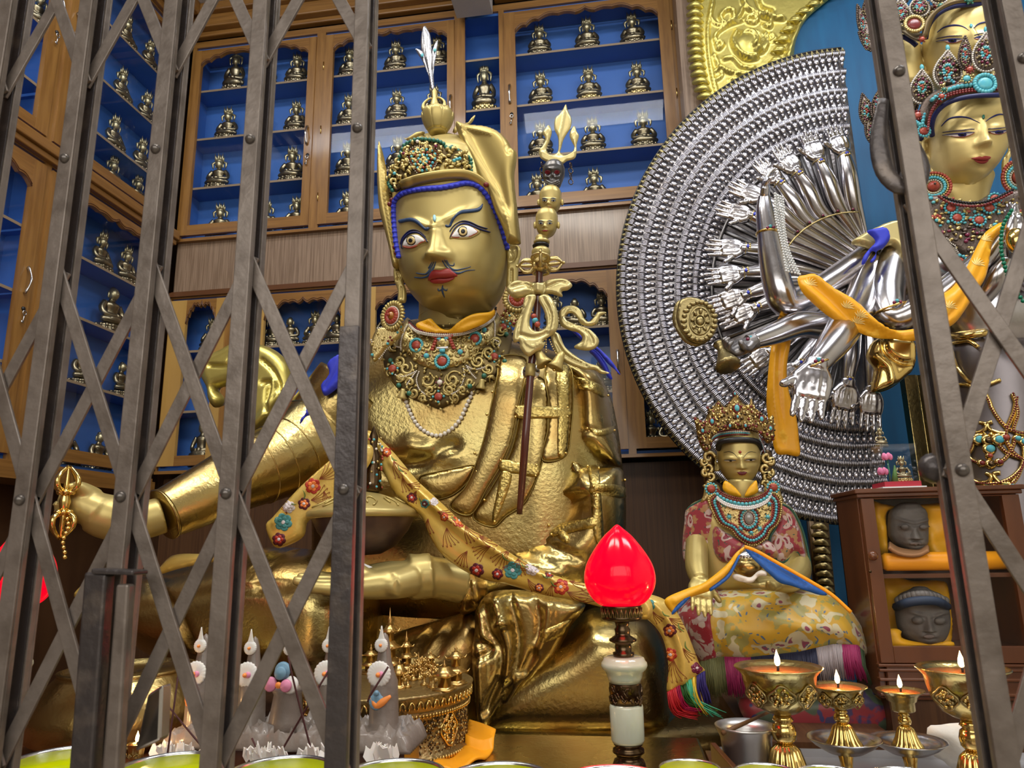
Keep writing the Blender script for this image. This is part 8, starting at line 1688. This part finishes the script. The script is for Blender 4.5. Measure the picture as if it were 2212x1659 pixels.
# steel bowl with stick
c = PY(1609, 1566, 1.70); t = thing('steel_bowl', (c[0], 1.70, TT), 'plain small steel bowl with a wooden stick, left of the tallest lamp', 'bowl'); hb = c[2]-TT; R = 57*1.70/1534
mb = MB(); lathe(mb, [(0, 0), (R*.6, 0), (R*.64, .01), (R*.78, hb*.45), (R*.84, hb*.8), (R*.97, hb*.96), (R, hb), (R*.95, hb*1.01), (R*.80, hb*.85), (R*.72, hb*.45), (R*.5, .008), (0, .008)], (c[0], 1.70, TT), mat('satin_steel', (.55, .54, .53), .95, .33), 48, axis=(0, 0, 1)); mb.build('bowl', MATS['satin_steel'], t)
mb = MB(); tube(mb, [PY(1560, 1584, 1.66), PY(1600, 1566, 1.68), PY(1662, 1538, 1.73)], [.005, .0045, .003], mat('brown_stick', (.16, .08, .03), 0, .5), 8); tag(mb.build('wooden_stick', MATS['brown_stick']), 'thin brown wooden stick lying across the small steel bowl', 'stick')
mb = MB(); pl = [PY(1532, 1582, 1.72), PY(1548, 1576, 1.74), PY(1594, 1652, 1.50), PY(1590, 1659, 1.50)]
p4 = [np.array([p[0], p[1], TZ+.001]) for p in pl]; a, b = p4[0], p4[2]; tl = np.array([0, 0, .085]); sd = np.array([.012, .003, 0]); hexa(mb, [a, b, b+tl, a+tl, a+sd, b+sd, b+sd+tl, a+sd+tl]); tag(mb.build('wooden_board', REDWOOD, smooth=False, bevel=.002), 'brown wooden edge board standing left of the small steel bowl', 'board')
mb = MB(); relief(mb, [(2003, 1572), (2030, 1566), (2060, 1562), (2100, 1565), (2130, 1600), (2130, 1660), (2060, 1660), (2040, 1645), (2010, 1625)], 1.80, .02, .02, .03, h=.01, func=lambda x, z, d: .010*np.sin(70*x+50*z)); tag(mb.build('white_cloth', WCLOTH), 'frayed white cloth heaped on the tray by the right gate picket', 'cloth')
# ---- red lotus-bud lamps
def redlamp(px, Y, lab):
    k = Y/1534/2.6976; c0 = PY(px, 1334, Y); x = c0[0]; z = lambda y: PY(px, 1044+y/2.6976, Y)[2]; z0 = TZ+.0; t = thing('lotus_bud_lamp', (x, Y, z0), lab, 'lamp')
    L = lambda pr: [(r*k, z(y)-z0) for r, y in pr]
    mb = MB(); lathe(mb, L([(88, 1700), (88, 1640), (78, 1610), (60, 1600), (70, 1575), (84, 1565), (82, 1545), (60, 1530), (76, 1520), (60, 1510)]), (x, Y, z0), DBRONZE, 40, axis=(0, 0, 1)); mb.build('base', DBRONZE, t)
    mb = MB(); lathe(mb, L([(60, 1512), (82, 1508), (88, 1490), (90, 1300), (84, 1282), (60, 1280)]), (x, Y, z0), JADE, 48, axis=(0, 0, 1)); mb.build('jade_column', JADE, t)
    mb = MB(); lathe(mb, L([(60, 1284), (85, 1282), (86, 1165), (85, 1160), (60, 1158)]), (x, Y, z0), DBRONZE, 48, axis=(0, 0, 1))
    for i in range(40): w = random.uniform(0, 6.28); r_ = 86*k; zz = random.uniform(z(1270), z(1175)); tube(mb, [(x+r_*math.cos(w+s*.12), Y+r_*math.sin(w+s*.12), zz+.006*math.sin(s*1.5+i)) for s in range(4)], [.0012, .0026, .0026, .001], DBRONZE, 5)
    mb.build('engraved_band', DBRONZE, t)
    mb = MB(); lathe(mb, L([(60, 1160), (84, 1158), (92, 1130), (102, 1095), (118, 1080), (125, 1060), (122, 1042), (114, 1032), (108, 1015), (90, 1008), (50, 1008)]), (x, Y, z0), JADE, 48, axis=(0, 0, 1)); mb.build('jade_collar', JADE, t)
    mb = MB(); lathe(mb, L([(56, 1012), (58, 985), (44, 980), (46, 950), (42, 935), (74, 918), (76, 908), (42, 885), (40, 870), (44, 850), (34, 835), (40, 815), (40, 800), (60, 800)]), (x, Y, z0), DBRONZE, 40, axis=(0, 0, 1)); mb.build('stem', DBRONZE, t)
    mb = MB(); lathe(mb, L([(60, 802), (96, 798), (112, 785), (110, 778), (108, 722), (112, 714), (100, 706), (90, 712)]), (x, Y, z0), DBRONZE, 48, axis=(0, 0, 1))
    for i in range(28): w = 2*PI*i/28; tube(mb, [(x+111*k*math.cos(w+s), Y+111*k*math.sin(w+s), z(750)+zz) for s, zz in ((-.08, -.008), (0, .008), (.08, -.008))], .0018, OG, 5)
    mb.build('pierced_holder', DBRONZE, t)
    mb = MB(); lathe(mb, [(r, h) for r, h in [(a[0], a[1]) for a in catmull(L([(92, 712), (120, 704), (156, 670), (188, 610), (197, 545), (182, 470), (140, 390), (82, 310), (38, 268), (14, 246), (1, 239)]), 5)]], (x, Y, z0), LAMPRED, 56, axis=(0, 0, 1)); mb.build('glass_bud', LAMPRED, t)
    ld = bpy.data.lights.new('bud_light', 'POINT'); ld.energy = .8; ld.color = (1, .03, .04); ld.shadow_soft_size = .07; lo = bpy.data.objects.new('bud_light', ld); COL.objects.link(lo); lo.location = (x, Y-.10, z(480))
    return t
redlamp(1343, 1.62, 'glowing red lotus-bud lamp on a jade and bronze column before the great statue')
redlamp(34, 1.62, 'glowing red lotus-bud lamp at the far left edge behind the gate')
# ---- dough offerings on a tray
def tray_pts(Y): return PY(360, 1580, Y)[0], PY(895, 1580, Y)[0]
TY = 1.60; a0, a1 = PY(366, 1590, TY)[0], PY(893, 1590, TY)[0]; tz1 = PY(620, 1597, TY)[2]
t = thing('offering_tray', ((a0+a1)/2, TY+.05, TZ), 'brown wooden offering tray thickly coated with grey dough, left of the mandala', 'tray')
mb = MB(); box(mb, a0+.03, a1-.03, TY+.01, TY+.11, TZ, tz1-.012); box(mb, a1-.035, a1-.02, TY+.0, TY+.12, TZ, tz1-.012); mb.build('wooden_box', REDWOOD, t, smooth=False, bevel=.002)
mb = MB(); n, mm = 60, 22; V = []; F = []
for j in range(mm):
    for i in range(n):
        u, v = i/(n-1), j/(mm-1); e = min(u, 1-u, v*.5, (1-v)*.5)*22; V.append((a0-.008*(j % 2)+(a1-a0)*u, TY-.02+.14*v, tz1+.018*min(1, e)**.5+.009*rng.normal()*min(1, e)-.014*(e < .15)))
for j in range(mm-1):
    for i in range(n-1): F.append((j*n+i, j*n+i+1, (j+1)*n+i+1, (j+1)*n+i))
kk = len(V); V += [(a, b, tz1-.02) for a, b, c in V]; F += [tuple(kk+q for q in f_[::-1]) for f_ in F]
for i in range(n-1): F.append((i, kk+i, kk+i+1, i+1)); F.append(((mm-1)*n+i+1, kk+(mm-1)*n+i+1, kk+(mm-1)*n+i, (mm-1)*n+i))
for j in range(mm-1): F.append((j*n, (j+1)*n, kk+(j+1)*n, kk+j*n)); F.append(((j+1)*n-1, kk+(j+1)*n-1, kk+(j+2)*n-1, (j+2)*n-1))
mb.add(V, F, CLAY); o = mb.build('dough_crust', CLAY, t)
def disc(mb, c, r, m, t_=.004, spike=0):
    c = np.array(c, float); lathe(mb, [(0, t_), (r*.5, t_*1.1), (r*.85, t_*.9), (r, t_*.3), (r*.9, -t_), (0, -t_)], c, m, 80, axis=(0, -1, .12), flute=lambda w, i: 1+.03*math.cos(20*w) if i in (2, 3) else 1)
    if spike: tube(mb, [c+np.array([0, 0, r*.5]), c+np.array([0, 0, r*1.1]), c+np.array([0, 0, r+spike])], [r*.75, r*.42, .0012], m, 12, 3, flat=.25)
def torma(px, Y, wpx, top, bot, lab, kind):
    zt = PY(px, top, Y)[2]; k = Y/1534; x = PY(px, bot, Y)[0]; H = zt-tz1; r = wpx*k; t = thing('dough_offering', (x, Y, tz1+.012), lab, 'offering')
    mb = MB(); pr = [(0, 0), (r*1.25, .0), (r*1.1, .012), (r, H*.10), (r*.95, H*.35), (r*.90, H*.52), (r*.72, H*.60), (r*.50, H*.72), (r*.36, H*.88), (r*.2, H*.97), (0, H)] if kind != 'flat' else [(0, 0), (r*1.2, 0), (r*1.05, H*.3), (r*.85, H*.85), (r*.95, H*.92), (r*.9, H), (0, H*1.01)]
    lathe(mb, [(a, b) for a, b in pr], (x, Y, tz1+.004), CLAY, 32, axis=(0, 0, 1), flute=lambda w, i: 1+.04*math.sin(3*w+i)); b_ = mb.build('dough_cone', CLAY, t)
    if kind != 'flat':
        for cy_, rp, sp in ((.60, .0, 0),): pass
        z1 = tz1+H*.62; z2 = tz1+H*.90; R1 = 25.5*k; R2 = 14.5*k; y1 = Y-r*.72; y2 = Y-r*.45
        mb = MB(); disc(mb, (x-.004, y1, z1), R1, BUTTERW); ball(mb, (x+.002, y1-.006, z1), (R1*.25, .005, R1*.25), BUTTERP, 8); ball(mb, (x-.003, y1-.010, z1), (R1*.19, .007, R1*.19), BUTTERO, 8); mb.build('butter_disc', BUTTERW, t)
        mb = MB(); disc(mb, (x-.003, y2, z2), R2, BUTTERW, spike=24*k); ball(mb, (x-.003, y2-.007, z2), (R2*.22, .005, R2*.22), BUTTERO, 8); mb.build('butter_drop', BUTTERW, t)
    if kind == 'blue':
        z3 = tz1+H*.36; mb = MB(); disc(mb, (x-.006, Y-r*.92, z3), 16*k, BUTTERB, spike=6*k); tube(mb, [(x-18*k, Y-r*.95, z3+.008), (x-6*k, Y-r*1.05, z3-.008), (x+8*k, Y-r*1.02, z3), (x+24*k, Y-r*.9, z3+.012)], [.003, .006, .008, .003], BUTTERO, 8, 3, flat=.5); ball(mb, (x-.006, Y-r*.99, z3+.018), .006, BUTTERB, 6); mb.build('butter_flower', BUTTERB, t)
    if kind == 'orange':
        z3 = tz1+H*.40; mb = MB(); ball(mb, (x, Y-r*.95, z3+.01), (.012, .006, .014), BUTTERP, 8)
        for q in (0, 1, 2): tube(mb, [(x-20*k, Y-r*.9, z3+.02-.006*q), (x-10*k, Y-r, z3-.004-.006*q), (x+8*k, Y-r, z3-.010-.006*q)], [.003, .006, .004], BUTTERO, 8, 3, flat=.5)
        mb.build('butter_flower', BUTTERO, t)
    if kind == 'flat':
        mb = MB(); zc = tz1+H+.012; yc = Y-r*.9
        for dx, dz, m_, r_ in ((-20, 4, BUTTERP, 15), (22, 2, BUTTERW, 18), (16, 2, BUTTERP, 13), (3, 30, BUTTERB, 18), (2, 26, BUTTERB, 14)): lathe(mb, [(0, .005), (r_*k*.8, .004), (r_*k, 0), (0, -.003)], (x+dx*k, yc-.002*(20-r_), zc+dz*k), m_, 20, axis=(0, -1, .1))
        ball(mb, (x, yc-.014, zc+3*k), (.0075, .006, .0075), BUTTERO, 8); disc(mb, (x+10*k, yc+.01, zc+72*k), 14*k, BUTTERW); mb.build('butter_flower', BUTTERP, t)
    return t
torma(828, 1.64, 31, 1370, 1558, 'grey dough offering with white butter discs and blue flower, right of the dark gate stile', 'blue')
torma(712, 1.66, 29, 1372, 1558, 'grey dough offering with white butter discs, left of the dark gate stile', 'plain')
torma(618, 1.63, 34, 1487, 1560, 'short grey dough offering topped by pink and blue butter flower', 'flat')
torma(541, 1.66, 29, 1378, 1558, 'grey dough offering half hidden behind the fourth picket', 'plain')
torma(432, 1.64, 34, 1372, 1558, 'grey dough offering with orange butter petals, leftmost on the tray', 'orange')
# petal clusters
for (x0, x1, y0, lab, m_) in ((330, 415, 1612, 'peach-lit translucent white petal cluster, leftmost below the tray', PETAL), (420, 450, 1625, 'little white petal cluster beside the third picket', PETAL), (530, 628, 1618, 'white petal cluster below the short dough offering', PETAL), (645, 735, 1622, 'white petal cluster left of the dark gate stile', PETAL), (798, 855, 1618, 'white petal cluster right of the dark gate stile', PETAL)):
    mb = MB(); n = int((x1-x0)/3.2)
    for i in range(n):
        px = random.uniform(x0, x1); Y = random.uniform(1.50, 1.58); c = PY(px, y0+random.uniform(4, 20), Y); a = random.uniform(0, 6.28); s = random.uniform(.007, .014)
        u = np.array([math.cos(a), math.sin(a)*.6, random.uniform(-.3, .4)])*s; w = np.array([-math.sin(a)*.2, random.uniform(-.5, .5), 1])*s*1.2; th = np.cross(u, w); th = th/np.linalg.norm(th)*.0012
        P5 = [c-w, c-u-w*.1, c-u*.6+w, c+u*.2+w*.7, c+u*.8+w*1.1, c+u-w*.2]; N = len(P5); mb.add([p+th for p in P5]+[p-th for p in P5], [tuple(range(N)), tuple(range(2*N-1, N-1, -1))]+[(j, N+j, N+(j+1) % N, (j+1) % N) for j in range(N)], m_)
    zc = PY((x0+x1)/2, y0+24, 1.54)[2]
    if zc > TZ: 
        c = PY((x0+x1)/2, y0+30, 1.54); lathe(mb, [(0, 0), ((x1-x0)*.35*.001, 0), ((x1-x0)*.45*.001, max(c[2]-TZ, .01))], (c[0], 1.54, TZ), m_, 16, axis=(0, 0, 1))
    tag(mb.build('petal_cluster', PETAL, smooth=False), lab, 'petals', 'translucent petal clusters')
# incense sticks
for k_, (p, lab) in enumerate((([(155, 320), (65, 985)], 'dark incense stick leaning left, leftmost'), ([(40, 640), (330, 985)], 'dark incense stick slanting down right beside the third picket'), ([(845, 350), (862, 440), (905, 620), (1010, 1025)], 'slightly bent dark incense stick under the pink butter flower'), ([(1130, 405), (1000, 620), (780, 1000)], 'dark incense stick slanting down left across the tray'), ([(1490, 420), (1370, 610), (1360, 640)], 'short dark incense stick in front of the rightmost dough offering'), ([(610, 880), (665, 1000)], 'broken dark incense stick beside the fourth picket'))):
    mb = MB(); tube(mb, [PY(*q, 1.50+.01*k_) for q in H_(p)]+[PY(*(H_([p[-1]])[0]+np.array([(p[-1][0]-p[-2][0]), (p[-1][1]-p[-2][1])])/abs(p[-1][1]-p[-2][1])*(8 if p[-1][1] > 900 else 2)), 1.50+.01*k_)], .0022, INCENSE, 6); tag(mb.build('incense_stick', INCENSE), lab, 'incense', 'incense sticks')
# ---- mandala
MY = 1.97; mc = PY(833, 1474, MY); mx_, mz = mc[0], mc[2]; MR = 178*MY/1534; MH = mz-TZ
t = thing('mandala_offering', (mx_, MY, TZ), 'round gilt mandala drum crowded with tiny gilt pavilions, behind the dough offerings', 'mandala')
mb = MB(); lathe(mb, [(0, 0), (MR*.97, 0), (MR*1.0, .004), (MR*1.0, .016), (MR*.96, .02), (MR*.95, MH-.055), (MR*.98, MH-.05), (MR*.98, MH-.044), (MR*.95, MH-.04), (MR*1.0, MH-.034), (MR*1.01, MH-.006), (MR*1.03, MH), (MR*1.0, MH+.003), (0, MH+.003)], (mx_, MY, TZ), mat('dull_gilt_drum', (.30, .215, .09), .9, .42, bump=('voronoi', 120, .6, .003)), 90, axis=(0, 0, 1)); dm = mb.build('drum', MATS['dull_gilt_drum'], t)
mb = MB()
for i in range(150): w = 2*PI*i/150; ball(mb, (mx_+MR*.985*math.cos(w), MY+MR*.985*math.sin(w), TZ+MH-.047), (.0035, .0035, .006), BRASS3, 4, 6); ball(mb, (mx_+MR*1.0*math.cos(w), MY+MR*1.0*math.sin(w), TZ+.010), (.0035, .0035, .006), BRASS3, 4, 6)
for i in range(64): w = 2*PI*i/64; c = lambda s, zz: (mx_+MR*1.012*math.cos(w+s), MY+MR*1.012*math.sin(w+s), TZ+MH-.020+zz); tube(mb, [c(-.035, -.010), c(-.01, .008), c(.02, .004), c(.03, -.008)], .0028, BRASS3, 5, 2)
mb.build('beaded_rims', BRASS3, dm)
mb = MB()
for i in range(1500):
    w = random.uniform(PI*1.0, PI*2.05); ball(mb, (mx_+MR*.955*math.cos(w), MY+MR*.955*math.sin(w), TZ+random.uniform(.024, MH-.058)), .0032, DBRONZE if i % 3 else FILI, 3, 5)
tag(mb.build('granulated_ground', DBRONZE, dm), kind='stuff')
for w0 in (1.28*PI, 1.58*PI, 1.86*PI):
    mb = MB(); R2 = MR*.965
    pt = lambda a, b: (mx_+R2*math.cos(w0+a/R2), MY+R2*math.sin(w0+a/R2), TZ+MH*.44+b)
    tube(mb, [pt(.030*math.cos(q)*(1+.1*math.cos(4*q)), .036*math.sin(q)*(1+.1*math.cos(4*q))) for q in np.linspace(0, 2*PI, 40)[:-1]], .003, BRASS3, 6, closed=True)
    for i in range(60): q = random.uniform(0, 6.28); r_ = math.sqrt(random.random()); ball(mb, pt(.026*r_*math.cos(q), .032*r_*math.sin(q)), .0038, BRASS3, 4, 6)
    mb.build('medallion', BRASS3, dm)
GD = mat('gilt_miniature', (.62, .42, .15), .95, .3)
def pavilion(px, top, Y, w, tiers, label=None):
    c = PY(px, 1474, Y); x = c[0]; z0 = TZ+MH+.003; zt = PY(px, top, Y)[2]; H = zt-z0; W = 1.9*w*Y/1534; mb = MB(); sq = lambda pr, zz: lathe(mb, [(a*W, b) for a, b in pr], (x, Y, zz), GD, 4, axis=(0, 0, 1))
    V0 = len(mb.v); z = z0; sq([(0, 0), (1, 0), (1, H*.05), (.8, H*.06), (.8, H*.10), (0, H*.10)], z); z += H*.10; h = H*.66/tiers
    for i in range(tiers):
        s = 1-.22*i; sq([(0, 0), (.52*s, 0), (.52*s, h*.5), (.95*s, h*.52), (1.05*s, h*.60), (.55*s, h*.85), (.45*s, h), (0, h)], z)
        for q in range(4): a = q*PI/2; d = np.array([math.cos(a), math.sin(a), 0]); p = np.array([x, Y, z+h*.56]); tube(mb, [p+d*W*.85*s, p+d*W*1.1*s+np.array([0, 0, h*.04]), p+d*W*1.22*s+np.array([0, 0, h*.22])], [W*.08, W*.07, W*.02], GD, 5)
        z += h
    lathe(mb, [(0, 0), (W*.22, 0), (W*.10, H*.04), (W*.16, H*.07), (W*.05, H*.12), (W*.03, H*.20), (0, H*.24)], (x, Y, z), GD, 10, axis=(0, 0, 1))
    v = np.array(mb.v); ca, sa = math.cos(.5), math.sin(.5); v[:, 0:2] = np.stack([x+(v[:, 0]-x)*ca-(v[:, 1]-Y)*sa, Y+(v[:, 0]-x)*sa+(v[:, 1]-Y)*ca], 1); mb.v = [tuple(p) for p in v]
    mb.build('pavilion', GD, t)
pavilion(840, 1312, 1.97, 17, 3); pavilion(877, 1362, 2.0, 13, 3); pavilion(985, 1386, 1.93, 13, 2); pavilion(960, 1425, 1.86, 14, 1); pavilion(800, 1390, 2.08, 12, 2); pavilion(930, 1400, 2.08, 11, 2); pavilion(862, 1420, 1.88, 10, 1)
mb = MB()
for i in range(24):
    px = random.uniform(862, 945); Y = random.uniform(1.86, 2.08); c = PY(px, 1470, Y); x = c[0]; z0 = TZ+MH+.003; h = random.uniform(.03, .065)
    lathe(mb, [(.010, 0), (.011, .004), (.004, .008), (.003, h*.5), (.008, h*.6), (.003, h*.7), (0, h)], (x, Y, z0), GD, 8, axis=(0, 0, 1))
    for k in range(6): w = random.uniform(0, 6.28); q = np.array([x, Y, z0+h*random.uniform(.4, .8)]); e = np.array([math.cos(w), math.sin(w)*.6, random.uniform(.1, .9)])*.012; tube(mb, [q, q+e*.6, q+e], [.002, .0035, .0012], GD, 5); ball(mb, q+e, .0035, GD, 4, 6)
tag(mb.build('miniature_trees', GD, t), kind='stuff')
mb = MB(); xs = [(R6([(a, b)])[0]) for a, b in ((560, 1659), (820, 1540), (845, 1412), (1002, 1488), (990, 1530), (935, 1588), (760, 1659))]
Pz = []
for a, b in xs: zf = TZ+.012; d = ray(a, b); s = (zf-1.5)/d[2]; Pz.append(tuple((EYE+d*s)[:2]))
Pz = [(a, b) for a, b in Pz]; Q, T, dd = cdt(Pz, .012); V = [(a, b, TZ+.010+.006*math.sin(60*a+30*b)+.02*(b > 1.95)) for a, b in Q]; n = len(V)
ed = set(); T2 = [tuple(t_) for t_ in T]
for t_ in T2:
    for i in range(3): ed.add((t_[i], t_[(i+1) % 3]))
mb.add(V+[(a, b, c-.006) for a, b, c in V], T2+[tuple(n+i for i in t_[::-1]) for t_ in T2]+[(b, a, n+a, n+b) for a, b in ed if (b, a) not in ed], ORANGE); tag(mb.build('orange_cloth', ORANGE), 'orange silk cloth spread under the mandala drum, pointing right', 'cloth')

# ---------------------------------------------------------------- folding security gate
def chan(mb, x, w, y0, y1, z0, z1, m, back):
    """U channel: face plate plus two flanges"""
    if not back:
        box(mb, x-w/2, x+w/2, y0, y0+.003, z0, z1, m); box(mb, x-w/2, x-w/2+.003, y0+.003, y1, z0, z1, m); box(mb, x+w/2-.003, x+w/2, y0+.003, y1, z0, z1, m)
    else:
        box(mb, x-w/2, x+w/2, y1-.003, y1, z0, z1, m); box(mb, x-w/2, x-w/2+.003, y0, y1-.003, z0, z1, m); box(mb, x+w/2-.003, x+w/2, y0, y1-.003, z0, z1, m)
def diag(mb, xa, za, xb, zb, y, m, w=.0175, th=.004):
    a = np.array([xa, y, za]); b = np.array([xb, y, zb]); d = (b-a)/np.linalg.norm(b-a); n = np.cross(d, [0, 1, 0]); e = np.array([0, th/2, 0]); n = n*w/2; a = a-d*.008; b = b+d*.008
    hexa(mb, [a-n-e, b-n-e, b+n-e, a+n-e, a-n+e, b-n+e, b+n+e, a+n+e], m)
def gate_leaf(name, label, xs, dark, extra=0):
    t = thing(name, (sum(xs)/len(xs), .81, 0.0), label, 'gate'); z0, z1 = .0, 2.95
    for x in xs:
        dm = GATED if x == dark else GATE
        mb = MB(); chan(mb, x, .021 if x != dark else .019, .789, .800, z0, z1, GATE if x != dark else GATE, False)
        pk = mb.build('picket', GATE, t, smooth=False, bevel=.0012)
        if x == dark:
            mb = MB(); box(mb, x-.012, x+.012, .781, .7885, z0, 1.76, GATED); mb.build('lock_stile_plate', GATED, pk, smooth=False, bevel=.001)
        mb = MB(); chan(mb, x, .021, .817, .828, z0, z1, GATE, True); box(mb, x-.008, x+.008, .8155, .8165, z0, z1, GATED); mb.build('rear_channel', GATE, pk, smooth=False, bevel=.0012)
        for zr in (2.03, 1.565):
            mb = MB(); lathe(mb, [(0, .006), (.0035, .0055), (.006, .003), (.007, 0), (.007, -.002)], (x, .7885 if x != dark or zr > 1.8 else .781, zr), RIVET, 16, axis=(0, -1, 0)); mb.build('rivet', RIVET, pk)
        for zr in (2.165, 1.865, 1.265):
            mb = MB(); tube(mb, [(x, .7995, zr), (x, .818, zr)], .006, RIVET, 10); mb.build('pivot_pin', RIVET, pk)
    allx = list(xs)
    if extra: allx = allx+[xs[-1]+.136] if extra > 0 else [xs[0]-.136]+allx
    for i in range(len(allx)-1):
        a, b = allx[i], allx[i+1]
        for zl, zh in ((2.165, 2.465), (2.465, 2.765), (1.565, 1.865), (1.265, 1.565), (.665, .965), (.365, .665)):
            for q, y in ((0, .8045), (1, .8105)):
                mb = MB()
                if q == 0: diag(mb, a, zh, b, zl, y, GATE)
                else: diag(mb, a, zl, b, zh, y, GATE)
                mb.build('lattice_bar', GATE, t, smooth=False, bevel=.0008)
    return t
gl = gate_leaf('folding_gate', 'left leaf of the folding security gate, five grey pickets with crossed lattice bars', [-.862, -.728, -.592, -.456, -.308], -.308, -1)
def pxbox(mb, c, y0, y1, m):   # tapered plate through four traced corners (front plane), extruded back
    f = [PY(a, b, y0) for a, b in c]; k = [np.array([p[0], y1, p[2]]) for p in f]
    return hexa(mb, list(f[::-1])+list(k[::-1]), m)
mb = MB(); pxbox(mb, [(181, 1236), (228, 1240), (196, 1680), (146, 1680)], .762, .780, GATED); mb.build('lock_bar', GATED, gl, smooth=False, bevel=.003)
mb = MB(); pxbox(mb, [(250, 1262), (277, 1262), (252, 1680), (218, 1680)], .766, .780, GATE); mb.build('lock_bar', GATE, gl, smooth=False, bevel=.003)
mb = MB(); pxbox(mb, [(196, 1228), (287, 1232), (287, 1243), (196, 1240)], .758, .786, GATED); mb.build('lock_bracket', GATED, gl, smooth=False, bevel=.002)
mb = MB(); pxbox(mb, [(318, 1500), (350, 1480), (345, 1600), (290, 1625)], .83, .85, STEEL); mb.build('latch_plate', STEEL, gl, smooth=False, bevel=.003)
gr = gate_leaf('folding_gate', 'right leaf of the folding security gate, leaning lattice bars beside the gilded faces', [.352, .486, .62], None, 1)
mb = MB(); c = [PY(a, b, .80) for a, b in [(1908, 215), (1898, 300), (1912, 372), (1950, 405), (1965, 370), (1985, 400), (1995, 360), (1975, 310), (1960, 300)]]
tube(mb, c, [.006, .010, .011, .010, .008, .007, .007, .006, .005], GATED, 10, 4, flat=.45); mb.build('hasp', GATE, gr)
mb = MB(); lathe(mb, [(0, .012), (.012, .01), (.017, 0), (.012, -.008), (0, -.010)], PY(2018, 1012, .83), GATED, 16, axis=(0, -1, 0)); mb.build('gate_roller', GATED, gr)
